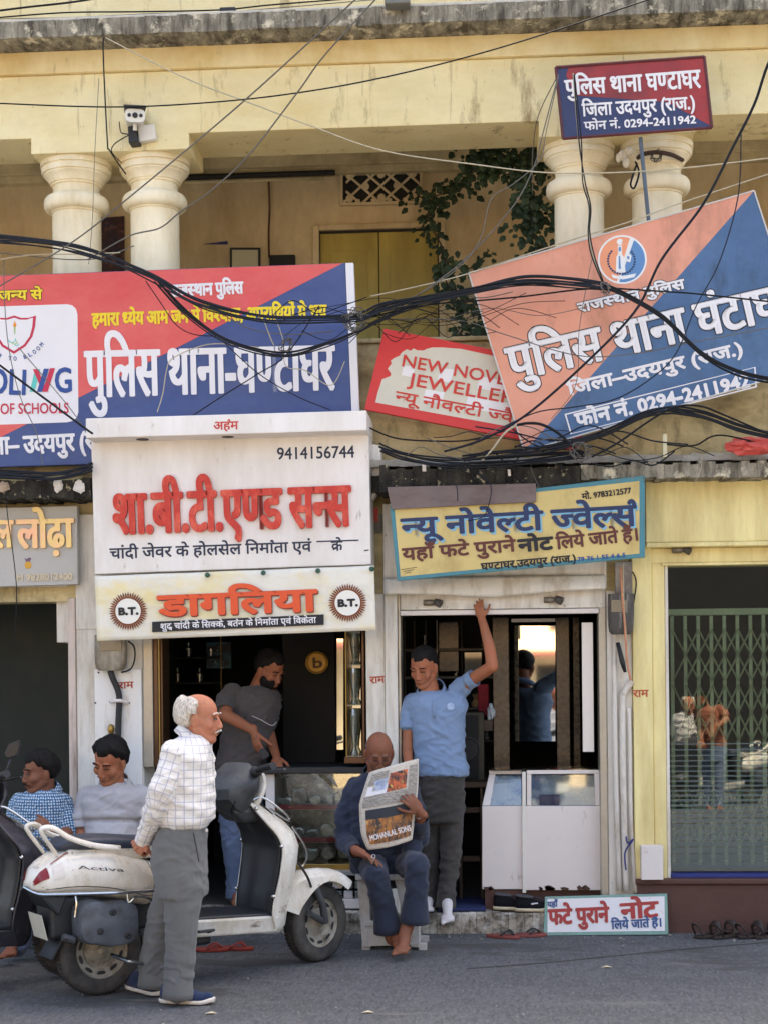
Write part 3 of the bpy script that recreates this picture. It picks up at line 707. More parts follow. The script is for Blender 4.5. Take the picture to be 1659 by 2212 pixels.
# --- tilted red jewellers' board behind the orange banner
pl = facing(-.20)
rb = thing('tilted_red_board', 'tilted red board with cream centre and red English lettering tucked behind the orange banner', 'shop sign', P(900, 900, -.2))
m_board = M('board_red', srgb(206, 48, 46), .5, .05, 6, stain=(srgb(230, 120, 110), .08, (30, 30, 30), .02)); m_bcream = M('board_cream', srgb(206, 200, 182), .55, .05, 5)
e = Vector((.9815, .1912)); d_ = Vector((-.2345, .972)); 
O = Vector((829.5, 709))
def rq(a, b): return tuple(O + e * a + d_ * b)
board('board', m_board, rb, [rq(0, 0), rq(470, 0), rq(470, 180), rq(0, 180)], pl, .045)
z5 = lambda x, y: (637 + x * .256, 601.6 + y * .256)
scal = [(680, 1045), (700, 960), (722, 895), (735, 850), (765, 838), (806, 822), (810, 800), (782, 760), (800, 735), (815, 715), (808, 690), (840, 668), (885, 648), (892, 632), (915, 612), (945, 596), (975, 608), (1000, 588), (1030, 604), (1085, 606), (1110, 592), (1160, 580), (1240, 580), (1400, 592), (1659, 648)]
sp = [z5(x, y) for x, y in scal]
sheet('cream_panel', m_bcream, rb, sp + [rq(455, 32), rq(455, 155)], pl, .0009)
for k, (a, b, c_, d2) in enumerate(((40, 70, 26, 22), (118, 60, 30, 28), (98, 112, 42, 24), (190, 108, 92, 26), (205, 62, 70, 26))):
    sheet('paper_patch', m_swhite, rb, [rq(a + 20, b), rq(a + c_ + 20, b - 1), rq(a + c_ + 19, b + d2), rq(a + 20, b + d2)], pl, .0018 + .0002 * k)
m_brd = M('board_letter_red', srgb(200, 50, 38), .5, .04)
E1 = Vector((.983, .182))
def bline2(s, x, y, ln, h, bold): 
    a = Vector((x, y)); decal(rb, s, a, a + E1 * ln, h, pl, m_brd, bold, 3, skew=-.0)
bline2("NEW NOVELTY", 873, 765, 300, 26, .7)
bline2("JEWELLERS", 884, 804, 256, 27, .7)
bline2("न्यू नौवल्टी ज्वैलर्स", 856, 845, 326, 21, .8)
# --- big orange and blue banner hanging askew
pl0 = Vector((0, -.30, 0)); pl = (pl0, Vector((0, -1, 0)))
ob = thing('orange_police_banner', 'large orange and blue cloth banner hanging askew with a round crest and white Hindi lettering', 'banner', P(1350, 900, -.3))
m_bor = M('flex_orange', srgb(214, 142, 114), .55, .05, 3, .05, 15, wrinkle=(.7, .08, (3.0, 1, 1.6)), stain=[(srgb(226, 158, 132), .4, (2, 2, 2), .25), (srgb(150, 104, 84), .14, (3, 3, 1.2), .12)]); m_bblu = M('flex_blue', srgb(60, 92, 130), .55, .07, 3, .05, 15, wrinkle=(.7, .08, (3.0, 1, 1.6)), stain=[(srgb(84, 116, 152), .35, (2, 2, 3), .25), (srgb(46, 62, 84), .16, (3, 3, 1.2), .12)])
TLo, TRo, BLo, BRo = Vector((1012, 589.5)), Vector((1629, 411)), Vector((1132, 975.5)), Vector((1752, 792))
def wav(p):                                 # gentle slack folds in the cloth
    return 0
ob_o = poly_on([TLo, TRo, BLo], pl, 0); ob_b = poly_on([TRo, BRo, BLo], pl, 0)
MB().prism(ob_o, (0, .02, 0)).build('orange_half', m_bor, ob)
MB().prism(ob_b, (0, .02, 0)).build('blue_half', m_bblu, ob)
EO = (TRo - TLo).normalized(); DO = Vector((-EO.y, EO.x))
hem = MB(); 
for a, b in ((TLo, TRo), (TLo, BLo), (BLo, BRo), (TRo, BRo)):
    hem.tube(poly_on([a, b], pl, .002), .005, 5)
hem.build('hem', m_edge, ob)
m_fold = None
cx, cy, R = 1344, 560, 53
circ = lambda r, n=40: [(cx + r * math.cos(2 * math.pi * i / n), cy + r * math.sin(2 * math.pi * i / n)) for i in range(n)]
m_cor = M('crest_orange', srgb(230, 150, 110), .55, .03); m_cbl = M('crest_blue', srgb(86, 132, 180), .55, .03); m_cwh = M('crest_white', srgb(224, 224, 222), .55, .03)
sheet('crest', m_cwh, ob, circ(R), pl, .001)
a0 = math.radians(-62); a1 = a0 + math.pi
sheet('crest_orange_half', m_cor, ob, [(cx + 49 * math.cos(t), cy + 49 * math.sin(t)) for t in [a1 - .25 + (math.pi + .1) * i / 20 for i in range(21)]], pl, .0018)
sheet('crest_blue_half', m_cbl, ob, [(cx + 49 * math.cos(t), cy + 49 * math.sin(t)) for t in [a0 + .05 + (math.pi - .4) * i / 20 for i in range(21)]], pl, .0018)
beads = MB()
for i in range(24):
    t = math.radians(-40) + math.radians(262) * i / 23; bx_, by_ = cx - 2 + 29 * math.cos(t), cy + 2 + 29 * math.sin(t)
    beads.add(poly_on([(bx_ + 2.6 * math.cos(2 * math.pi * k / 8), by_ + 2.6 * math.sin(2 * math.pi * k / 8)) for k in range(8)], pl, .003), [tuple(range(8))])
beads.build('crest_bead_ring', M('crest_navy', srgb(40, 60, 96), .6, .03), ob, fix=False)
for pts in ([(cx - 14, cy + 28), (cx - 13, cy - 6), (cx - 9, cy - 12), (cx - 10, cy - 30), (cx - 1, cy - 30), (cx - 1, cy - 12), (cx + 4, cy - 4), (cx + 7, cy + 28)], [(cx - 9 + 6, cy - 34)] + [(cx - 5 + 7 * math.cos(t), cy - 38 + 7 * math.sin(t)) for t in [2 * math.pi * i / 14 for i in range(14)]][1:], [(cx + 8, cy - 10), (cx + 14, cy - 14), (cx + 20, cy - 8), (cx + 17, cy + 6), (cx + 10, cy + 4)], [(cx - 24, cy + 32), (cx - 8, cy + 36), (cx + 10, cy + 34), (cx + 30, cy + 30), (cx + 26, cy + 38), (cx + 2, cy + 43), (cx - 20, cy + 40)]):
    sheet('crest_figure', m_cwh, ob, pts, pl, .0026)
for k, pts in enumerate(([(cx - 8, cy - 8), (cx - 5, cy - 8), (cx - 3, cy + 20), (cx - 8, cy + 20)], [(cx - 8, cy - 27), (cx - 3, cy - 27), (cx - 3, cy - 18), (cx - 8, cy - 18)], [(cx + 10, cy - 8), (cx + 16, cy - 6), (cx + 14, cy), (cx + 11, cy - 1)])):
    sheet('crest_detail', m_cbl, ob, pts, pl, .0036)
sl_ = lambda x, y, L, s=-.232: (Vector((x, y)), Vector((x, y)) + Vector((1, s)).normalized() * L)
def obt(s, x, y, L, h, b, out=None, slope=-.232, lay=2, by=None):
    A, B = sl_(x, y, L, slope); decal(ob, s, A, B, h, pl, m_swhite, b, lay, outline=(m_sblack, out) if out else None, boldy=by)
obt("राजस्थान पुलिस", 1246, 656, 236, 19, 1.5, 1.4)
obt("पुलिस थाना घंटाघर", 1090, 754, 640, 70, 3.8, 2.2, by=2.4)
obt("जिला–उदयपुर (राज.)", 1223, 829, 386, 25, 1.6, None, -.236)
obt("फोन नं. 0294-2411942", 1240, 895, 384, 28, 1.9, None, -.236)
fb = [Vector((1219, 894)), Vector((1632, 792)), Vector((1635, 836)), Vector((1232, 938))]
fbm = MB(); c_ = sum(fb, Vector((0, 0))) / 4
for i in range(4):
    a, b = fb[i], fb[(i + 1) % 4]; ia, ib = a + (c_ - a).normalized() * 3.2, b + (c_ - b).normalized() * 3.2
    if i % 2 == 0:
        ia = a + Vector((2.6, 2.2 if i == 0 else -2.2)); ib = b + Vector((-2.6, 2.2 if i == 0 else -2.2))
        if i == 2: ia, ib = a + Vector((-2.6, -2.2)), b + Vector((2.6, -2.2))
    fbm.add(poly_on([a, b, ib, ia], pl, .002 + .0002 * i), [(0, 1, 2, 3)])
fbm.build('phone_frame', m_swhite, ob, fix=False)
# --- small board on the upper beam
pl = facing(-.32)
pb = thing('upper_police_board', 'small dark red and navy board with white Hindi lettering above the right columns', 'sign', P(1370, 290, -.3))
m_pbr = M('board_dark_red', srgb(158, 46, 44), .5, .1, 8, stain=(srgb(96, 40, 44), .25, (3, 3, 3), .2)); m_pbn = M('board_navy', srgb(44, 54, 92), .5, .1, 8)
q4 = [Vector((1200, 144)), Vector((1521.5, 121)), Vector((1538, 275)), Vector((1215.5, 298.5))]
board('board', m_pbn, pb, q4, pl, .03, .003)
sheet('red_field', m_pbr, pb, [(1229, 143.5), (1520, 122.5), (1536, 271), (1440, 219), (1240, 205), (1222, 160)], pl, .001)
fm = MB()
for i in range(4):
    a, b = q4[i], q4[(i + 1) % 4]; fm.tube(poly_on([a, b], pl, .004), .009, 4)
fm.build('frame', M('board_frame', srgb(92, 40, 44), .5, .2, 10), pb)
decal(pb, "पुलिस थाना घण्टाघर", (1219, 173), (1511, 150), (31, 38), pl, m_swhite, 1.6, 3, boldy=1.1)
decal(pb, "जिला उदयपुर (राज.)", (1256, 224), (1499, 208), 26, pl, m_swhite, 1.2, 3)
decal(pb, "फोन नं. 0294-2411942", (1261, 263), (1502, 248), 17, pl, m_swhite, .8, 3)
pa, pb2 = P(1383, 296, -.28), P(1402, 488, -.22)
tag(MB().tube([pa, pb2], .013, 6).build('steel_post', M('grey_blue_steel', srgb(88, 98, 110), .5, .2, 10, metal=.4)), 'thin grey steel post running down from the small police board', 'post')
# --- hand painted yellow sign over the doorway
pl = facing(-.36)
ys = thing('painted_yellow_sign', 'hand painted yellow sign with teal border and shaded navy Hindi lettering over the right doorway', 'shop sign', P(1100, 1230, -.36))
m_ybd = M('mustard_paint', srgb(206, 182, 116), .6, .06, 4, stain=(srgb(150, 120, 64), .15, (3, 3, 2), .15)); m_tealb = M('teal_border', srgb(66, 126, 136), .6, .1, 8, stain=(srgb(130, 110, 80), .15, (30, 30, 30), .05)); m_lbl = M('light_blue_shade', srgb(120, 176, 200), .6, .05); m_nav2 = M('navy_letter', srgb(28, 44, 84), .55, .06); m_brn = M('brown_letter', srgb(92, 40, 32), .55, .06)
q4 = [(842, 1092), (1393, 1027), (1393, 1204), (858, 1255)]
board('board', m_tealb, ys, q4, pl, .02)
sheet('mustard_field', m_ybd, ys, [(852, 1096), (1381, 1039), (1381, 1196), (865, 1246)], pl, .001)
bxm = M('rusty_grey_tin', srgb(112, 96, 92), .6, .15, 6, .1, 30, stain=(srgb(80, 56, 46), .2, (3, 6, 8), .15))
MB().prism(poly_on([(836, 1052), (1157, 1044), (1158, 1084), (846, 1100)], facing(-.385)), (0, .018, 0)).build('tin_strip', bxm, ys, bevel=.002)
decal(ys, "न्यू नोवेल्टी ज्वेर्ल्स", (866, 1122), (1373, 1092), (35, 43), pl, m_nav2, 2.6, 3, shadow=(m_lbl, 3.4, 4.2), boldy=2.0)
decal(ys, "यहाँ फटे पुराने", (868, 1186), (1112, 1166), 24, pl, m_brn, 1.5, 3)
decal(ys, "नोट", (1118, 1167), (1192, 1160.5), 25, pl, m_sblack, 2.2, 3)
decal(ys, "लिये जाते हैं।", (1200, 1161), (1375, 1142), 25, pl, m_brn, 1.4, 3)
decal(ys, "घण्टाघर,उदयपुर (राज.)", (1038, 1217.5), (1242, 1199), 14.5, pl, m_sblack, 1.0, 3)
decal(ys, "मो. 9783212577", (1256, 1067), (1362, 1053), 12, pl, m_sblack, .8, 3)
decal(ys, "79 76 1 55 4 6 5", (1247, 1204), (1350, 1194), 9, pl, m_lblue, .6, 3)
for i in range(3): sheet('signature', m_sblack, ys, [(866 + i * 4, 1230 + i * 5 - i), (900 - i * 6, 1225 + i * 5), (900 - i * 6, 1226.2 + i * 5), (866 + i * 4, 1231.2 + i * 4)], pl, .0025)
sheet('red_rule', m_rpaint, ys, [(1088, 1085.5), (1158, 1083), (1158, 1084.5), (1088, 1087)], pl, .0025)
# --- small sign standing on the street
def Gp(x, y): return G(x, y)
b0, b1 = P(1173.5, 2013, -.42), P(1443.6, 2011.5, -.42)
pn = Vector((0, -math.cos(math.radians(12)), math.sin(math.radians(12)))); pl = (P(1300, 2022, -.125), pn); SH = 9
fs = thing('street_sign', 'small white sign with green border and red Hindi lettering leaning on the kerb', 'sign', P(1300, 2022, -.125))
m_grb = M('green_border_paint', srgb(122, 158, 146), .6, .12, 20, stain=(srgb(90, 66, 46), .22, (40, 40, 40), .04)); m_wtin = M('white_tin', srgb(228, 224, 222), .5, .03, 6, stain=(srgb(140, 104, 76), .12, (30, 30, 20), .04)); m_sgr = M('sign_maroon', srgb(168, 52, 46), .55, .06); m_sgb = M('sign_blue', srgb(48, 84, 132), .55, .06)
board('board', m_grb, fs, [(x, y + SH) for x, y in [(1176.5, 1929), (1441, 1922), (1443.6, 2011), (1173.5, 2013)]], pl, .025)
sheet('white_field', m_wtin, fs, [(x, y + SH) for x, y in [(1182, 1934), (1435, 1928), (1436, 2003), (1182, 2006)]], pl, .001)
decal(fs, "यहाँ", (1182, 1950), (1204, 1948), 11, pl, m_sgb, .8, 3)
decal(fs, "फटे पुराने", (1184, 1967), (1314, 1961), 31, pl, m_sgr, 2.0, 3)
decal(fs, "नोट", (1340, 1954), (1420, 1949), 32, pl, m_sgr, 2.8, 3, boldy=1.8)
decal(fs, "लिये जाते हैं।", (1320, 1991), (1427, 1985), 17, pl, m_sgb, 1.2, 3)
# --- painted words on the piers
m_ram = M('red_brush_paint', srgb(182, 84, 58), .7, .15, 40)
decal(bld, "राम", (256, 1475), (288, 1473), 13, facing(-.022), m_ram, .9, 1)
decal(bld, "राम", (799, 1463), (830, 1461), 14, facing(0), m_ram, .9, 1)
decal(bld, "राम", (1367, 1492), (1400, 1491), 14, facing(-.03), m_ram, .9, 1)
# ---------------------------------------------------------------- cables and small fittings on the front
m_cab2 = M('grey_cable', srgb(96, 92, 84), .6, .15, 30); m_cabw = M('pale_twine', srgb(176, 166, 140), .7, .15, 30); m_cabb = M('dark_blue_cable', (.014, .018, .028), .65, .1, 30, spec=.2)
def cable(pts, Y, r, mat, label, group=None, n=8, sag=0, name='cable'):
    q = []
    for i, p in enumerate(pts):
        yy = p[2] if len(p) > 2 else (Y if not isinstance(Y, tuple) else lerp(Y[0], Y[1], i / (len(pts) - 1)))
        q.append(P(p[0], p[1], yy))
    o = MB().tube(spline(q, n), r, 6).build(name, mat, smooth='all'); return tag(o, label, 'cable', group)
def jit(pts, a): return [(p[0] + random.uniform(-a, a), p[1] + random.uniform(-a, a)) + tuple(p[2:]) for p in pts]
c = cable
c([(776, -10), (530, 215), (280, 425), (145, 530), (-40, 640)], (-2.0, -.7), .0045, m_cab2, 'thin straight wire slanting from the top edge across the left columns')
c([(818, -10), (700, 120), (642, 200), (537, 335), (455, 412), (390, 457), (345, 492), (280, 509), (190, 560)], (-1.8, -.5), .0045, m_cab2, 'wavy wire from the top edge curving down behind the second column')
c([(-30, 221), (230, 230), (430, 222), (625, 202), (829, 166), (1079, 102), (1400, -2), (1500, -40)], -.6, .0045, m_cable, 'long nearly level wire crossing the yellow beam above the camera')
c([(228, 80), (400, 167), (550, 225), (680, 274), (829, 325), (1030, 355), (1180, 372), (1330, 372), (1480, 362), (1700, 336)], (-.3, -.75), .004, m_cabw, 'pale wire from the ledge sagging past the right hand column capitals')
c([(228, 80), (223, 105), (232, 300), (238, 325), (272, 375, .02)], -.29, .0045, m_cable, 'wire dropping straight from the ledge between the two left columns')
c([(214, 168), (205, 330), (200, 470), (192, 570)], -.28, .002, m_cab2, 'hair thin wire hanging down the leftmost column')
# main bundle sagging over the left banner
base = [(-20, 514), (102, 527), (179, 541), (256, 566), (333, 600), (400, 641), (450, 660), (525, 680), (600, 690), (700, 690), (780, 684), (829, 664), (920, 646), (1020, 628), (1129, 603), (1240, 608), (1311, 619)]
for k in range(6):
    c(jit([(x, y + (k - 2.5) * 3.0) for x, y in base], 2.6), -.50 - .02 * k, .0068 if k < 2 else .0045, m_cable if k % 2 else m_cabb, 'thick black cable in the bundle sagging over the red and blue banner', 'bundled cables over the left banner')
low = [(333, 603), (400, 674), (475, 726), (550, 757), (625, 766), (700, 746), (760, 723), (829, 688), (909, 656), (1019, 628), (1129, 612), (1240, 618), (1311, 622)]
for k in range(4):
    c(jit([(x, y + (k - 1.5) * 3) for x, y in low], 2.4), -.54 - .02 * k, .006 if k < 2 else .004, m_cable, 'black cable dipping lowest across the big white lettering of the left banner', 'cables dipping across the left banner')
right = [(1311, 620), (1350, 636), (1433, 685), (1516, 763), (1598, 807), (1700, 828)]
for k in range(3):
    c(jit([(x, y + (k - 1) * 5) for x, y in right], 1.5), -.55, .0066, m_cable, 'thick cable running down to the right across the orange and blue banner', 'cables down the orange banner')
c([(1311, 621), (1400, 627), (1480, 632), (1560, 640), (1700, 655)], -.5, .005, m_cable, 'thin cable running level from the knot across the blue half of the orange banner')
c([(770, 692), (909, 660), (1019, 650), (1129, 640), (1240, 626), (1305, 622)], -.52, .005, m_cable, 'lower cable joining the two knots across the balcony door')
c([(829, 690), (930, 688), (1010, 695), (1090, 722), (1250, 768), (1380, 762), (1480, 742), (1700, 700)], -.5, .003, m_cab2, 'slack thin wire drooping over the orange banner lettering')
c([(1700, 55), (1658, 140), (1629, 225), (1579, 325), (1519, 440), (1429, 560), (1369, 675), (1240, 807), (1129, 901), (1040, 950), (960, 975)], (-2.2, -.5), .007, m_cabb, 'long black cable slanting down from the right edge over the orange banner')
c([(1601, 290), (1594, 425), (1554, 565), (1504, 660), (1460, 763), (1405, 818), (1328, 862), (1240, 879), (1160, 890), (1080, 925)], -.62, .004, m_cabb, 'thin dark wire hanging from the right and looping under the crest banner')
c([(1700, 362), (1479, 435), (1354, 480), (1179, 535), (1029, 585), (929, 612), (800, 640)], -.36, .004, m_cabw, 'pale cord stretched along the top edge of the orange banner')
c([(1206, 160), (1174, 280), (1156, 350), (1124, 420), (1079, 480), (1019, 545), (954, 600), (829, 685), (780, 700)], (-.4, -.5), .004, m_cab2, 'grey wire curving from the small board down across the balcony')
c([(1206, 165), (1180, 280), (1165, 345), (1110, 395), (1060, 430), (1035, 520), (975, 590), (840, 672)], (-.4, -.5), .003, m_cab2, 'second grey wire looping loosely left of the third column')
c([(1200, 170), (1162, 250), (1150, 330), (1150, 420)], (-.4, .2), .003, m_cab2, 'short wire hanging beside the small police board')
for k in range(3):
    c(jit([(1237, 160), (1252, 300), (1261, 390), (1274, 450), (1271, 500), (1281, 550), (1306, 620)], 4), -.42 - .02 * k, .0042, m_cable if k else m_cabw, 'dark wire dropping from the small board over the crest banner', 'wires dropping over the crest')
c([(1278, 560), (1262, 640), (1250, 720), (1248, 800), (1235, 850), (1190, 905)], -.45, .0025, m_cab2, 'hair thin wire wandering down the orange half of the banner')
# bundle above the slab on the right
rb_ = [(1000, 990), (1062, 981), (1170, 970), (1242, 955), (1314, 931), (1386, 897), (1440, 886), (1476, 888), (1530, 900), (1602, 926), (1700, 948)]
for k in range(5):
    c(jit([(x, y + (k - 2) * 3.2) for x, y in rb_], 2.5), -.42 - .02 * k, .006, m_cable, 'black cable in the bundle arching under the orange banner', 'bundled cables under the orange banner')
c([(1278, 987), (1332, 958), (1404, 908), (1458, 879), (1512, 877), (1566, 897), (1700, 955)], -.5, .006, m_cable, 'black cable arching highest beneath the phone number panel')
c([(1116, 918), (1140, 914), (1170, 917), (1206, 936), (1242, 969), (1262, 982)], -.46, .0085, m_cable, 'thick cable hooking round the lowest corner of the orange banner')
c([(1116, 918), (1090, 935), (1062, 972), (1040, 995)], -.46, .006, m_cabw, 'pale frayed cable end beside the lowest corner of the orange banner')
c([(1440, 960), (1500, 962), (1560, 940), (1700, 975)], -.4, .005, m_cable, 'cable lying behind the red plastic bag on the slab')
for k in range(6):
    pts = [(822, 960 + 3 * k), (870, 978 + 3 * k), (950, 990 + 3.5 * k), (1062, 990 + 3 * k), (1180, 978 + 4 * k), (1260, 975 + 2 * k)]
    c(jit(pts, 4), -.40 - .015 * k, .0055, m_cable if k % 3 else m_cabb, 'black cable lying along the slab edge above the painted yellow sign', 'cables along the middle slab')
c([(790, 920), (850, 945), (920, 952), (1000, 952), (1060, 940)], -.3, .005, m_cable, 'cable drooping below the tilted red board')
c([(925, 1000), (960, 1015), (985, 1050), (988, 1082)], -.42, .003, m_cabb, 'thin blue wire hanging off the slab onto the painted yellow sign')
c([(1030, 1020), (1060, 1050), (1052, 1100), (1040, 1118), (1010, 1125)], -.42, .003, m_cabb, 'thin blue wire looping over the big navy letters')
for k in range(6):
    pts = [(-30, 1014 + 3 * k), (72, 1020 + 3 * k), (120, 1022 + 2.6 * k), (168, 1012 + 3 * k), (200, 1000 + 3 * k)]
    c(jit(pts, 3), -.34 - .015 * k, .006, m_cable if k % 2 else m_cabb, 'black cable lying on the mouldy slab left of the white box sign', 'cables along the left slab')
c([(-20, 774), (77, 846), (184, 925), (200, 936)], (-.7, -.56), .0065, m_cable, 'taut black cable slanting down over the white logo card')
c([(8, 560), (10, 649), (19, 751), (43, 854), (79, 936), (92, 1005)], -.4, .0028, m_cab2, 'thin wire hanging down over the shield of the logo card')
c([(40, 750), (100, 820), (150, 880), (188, 932)], -.42, .0028, m_cab2, 'thin slack wire beside the taut cable on the logo card')
c([(-10, 545), (60, 552), (150, 560), (220, 556), (290, 530)], -.4, .0035, m_cab2, 'loose grey wire under the main bundle at the left column')
c([(-10, 562), (70, 550), (180, 548), (260, 545)], -.42, .0035, m_cabw, 'pale wire beside the main bundle at the left edge')
c([(14, 1060), (16, 1110), (30, 1210), (36, 1290), (29, 1400)], -.36, .003, m_cable, 'frayed black wire dangling in front of the stone sign')
c([(455, 655), (500, 690), (560, 715), (640, 722), (720, 715)], -.47, .003, m_cab2, 'thin wire sagging across the yellow slogan line')
c([(315, 606), (345, 650), (380, 700), (420, 722), (480, 726)], -.48, .003, m_cable, 'thin black wire curving down beside the white word on the red field')
c([(413, 900), (480, 856), (558, 807), (620, 765), (690, 660)], -.46, .0035, m_cable, 'thin black wire crossing upward over the white hyphen')
c([(480, 735), (558, 806), (640, 855), (713, 885)], -.46, .003, m_cable, 'thin black wire crossing downward over the white hyphen')
c([(340, 890), (352, 850), (360, 800), (372, 775), (420, 752), (470, 742), (560, 750)], -.45, .0032, m_cabw, 'pale frayed wire looping round the third white letter')
c([(570, 690), (585, 730), (592, 745)], -.49, .0035, m_cabw, 'short pale wire end hanging from the bundle')
c([(595, 685), (612, 735), (618, 790), (660, 800), (715, 832), (745, 780)], -.49, .0028, m_cabw, 'curly pale wire end hanging over the last white letters')
# wire knots tied round the bundles
def knot(x, y, Y, n, R, label):
    mb = MB()
    for k in range(n):
        a0 = random.uniform(0, 6.28); pts = []
        for i in range(9):
            a = a0 + i * .75; rr = R * random.uniform(.35, 1.0)
            pts.append(P(x + rr * math.cos(a) * random.uniform(.6, 1.2), y + rr * math.sin(a), Y - random.uniform(-.03, .05)))
        mb.tube(spline(pts, 5), random.choice((.002, .003, .0035)), 4)
    return tag(mb.build('wire_knot', m_cab2, smooth='all'), label, 'wire knot')
knot(768, 690, -.55, 9, 30, 'tangled knot of thin wires binding the cables beside the white banner edge')
knot(1306, 622, -.56, 5, 15, 'small knot of wire tying the cables just below the round crest')
knot(1255, 975, -.5, 7, 26, 'frayed knot of wires on the slab beneath the orange banner')
knot(1418, 335, .0, 5, 16, 'dark cloth strip and wire tied round the fourth column')
knot(620, 748, -.52, 4, 20, 'loose loops of wire tied round the lowest dip of the cables')
# cloth strip round the fourth column
cc = P(1418, 336, .25)
tag(MB().tube(spline([P(1378, 340, .1), P(1390, 332, .0), P(1420, 328, -.02), P(1452, 334, .02), P(1474, 345, .14)], 6), .014, 6).build('cloth_strip', M('brown_cloth', srgb(66, 48, 42), .9, .2, 20), smooth='all'), 'dark brown cloth strip wound round the neck of the fourth column', 'cloth')
c([(1372, 348), (1380, 372), (1370, 405), (1362, 395), (1376, 352)], -.02, .006, m_cable, 'short dark loop of cord hanging at the fourth column')
tag(MB().ell(P(1345, 335, .0), (.03, .03, .035)).ell(P(1358, 326, -.01), (.028, .03, .03)).ell(P(1352, 350, -.01), (.022, .02, .035)).ell(P(1336, 340, 0), (.018, .02, .03)).build('insulator', M('dirty_porcelain', srgb(206, 198, 178), .5, .15, 20), smooth='all'), 'lumpy pale insulator tied between the two right hand columns', 'insulator')
# security camera
cc = thing('security_camera', 'white bullet security camera with three lenses on a black bracket above the second column', 'camera', P(286, 308, -.03))
m_camw = M('camera_white', srgb(220, 216, 206), .4, .04)
a = P(292, 249, -.20)
fwd = Vector((.25, -1, -.12)).normalized(); sx = fwd.cross(Vector((0, 0, 1))).normalized(); sz = sx.cross(fwd)
def oring(c, rx, rz, n=24, p=4): 
    return [c + sx * (rx * (abs(math.cos(t)) ** (2 / p)) * math.copysign(1, math.cos(t))) + sz * (rz * (abs(math.sin(t)) ** (2 / p)) * math.copysign(1, math.sin(t))) for t in [2 * math.pi * i / n for i in range(n)]]
MB().loft([oring(a + fwd * d, rx, rz) for d, rx, rz in ((-.17, .05, .032), (-.16, .055, .036), (0, .062, .042), (.012, .06, .04))]).build('body', m_camw, cc, smooth=True)
for k, rr in ((-1, .011), (0, .017), (1, .011)): MB().lathe([(rr, 0), (rr, .006), (rr * .7, .007)], a + fwd * .012 + sx * (.036 * k), fwd, 16).build('lens', m_blk, cc, smooth=True)
hv = [a + fwd * .04 + sz * .045 - sx * .07, a + fwd * .04 + sz * .045 + sx * .07, a - fwd * .17 + sz * .05 + sx * .062, a - fwd * .17 + sz * .05 - sx * .062]
MB().prism(hv, sz * .012).build('hood', m_blk, cc, bevel=.004)
MB().tube([a - sz * .04 - fwd * .05, a - sz * .075 - fwd * .06], .012, 8).build('swivel', m_camw, cc)
MB().prism(poly_on([(276, 272), (290, 270), (299, 305), (278, 308)], facing(-.10)), (0, .10, 0)).build('bracket', m_blk, cc, bevel=.004)
jb = MB().prism(poly_on([(297, 270), (333, 266), (337, 299), (300, 305)], facing(-.055)), (0, .05, 0)).build('junction_box', m_camw, bevel=.006, cat='junction box', label='square white junction box screwed to the beam beside the camera')
c([(258, 262), (262, 285), (278, 290), (262, 300), (246, 312), (242, 328), (262, 350)], -.05, .0035, m_cable, 'short black lead curling from the security camera bracket')
# balcony fittings
m_poster = M('dark_crowd_poster', srgb(60, 34, 34), .7, .8, 26, stain=[(srgb(150, 104, 84), .3, (16, 16, 16), .06), (srgb(30, 30, 60), .3, (9, 9, 9), .1)])
tag(MB().prism(poly_on([(214, 470), (268, 466), (270, 640), (216, 644)], facing(YB - .012)), (0, .01, 0)).build('poster', m_poster), 'dark poster crowded with faces seen between the two left columns', 'poster')
fr = thing('picture_frame', 'black framed paper hung on the balcony wall left of the door', 'picture', P(530, 580, YB - .03))
MB().prism(poly_on([(497, 534), (562.5, 534), (562.5, 600), (497, 600)], facing(YB - .03)), (0, .028, 0)).build('frame', m_blk, fr, bevel=.004)
sheet('paper', M('faded_paper', srgb(196, 190, 160), .7, .05, 8), fr, [(502, 539), (558, 539), (558, 598), (502, 598)], facing(YB - .03), .002)
MB().prism(poly_on([(582, 550), (637, 549), (637, 600), (582, 600)], facing(YB - .05)), (0, .049, 0)).build('switch_box', m_dark, bevel=.004, label='dark box on the balcony wall beside the framed paper', cat='box')
MB().prism(poly_on([(440, 560), (466, 558), (500, 532.5), (500, 530), (478, 634 - 96)], facing(YB - .01)), (0, .008, 0)) if False else None
tag(MB().prism(poly_on([(438, 526.5), (492, 520), (492, 527)], facing(YB - .008)), (0, .007, 0)).build('torn_strip', m_blue), 'dark blue torn strip stuck on the balcony wall', 'sticker')
tl = thing('tube_light', 'long dark tube light fitting under the balcony cornice', 'tube light', P(560, 380, YB - .15))
MB().tube([P(392, 383, YB - .16), P(724, 372, YB - .16)], .022, 8).build('tube', m_dark, tl, smooth=True)
MB().tube([P(400, 394, YB - .12), P(700, 384, YB - .12)], .012, 8).build('batten', m_soff, tl, smooth=True)
tag(MB().tube(spline([P(581, 390, YB - .01), P(583, 450, YB - .015), (P(581, 500, YB - .01)), P(582, 556, YB - .01)], 6), .008, 6).build('cable', M('brown_flex', srgb(92, 58, 36), .7)), 'brown flex running down the balcony wall to the dark box', 'cable')
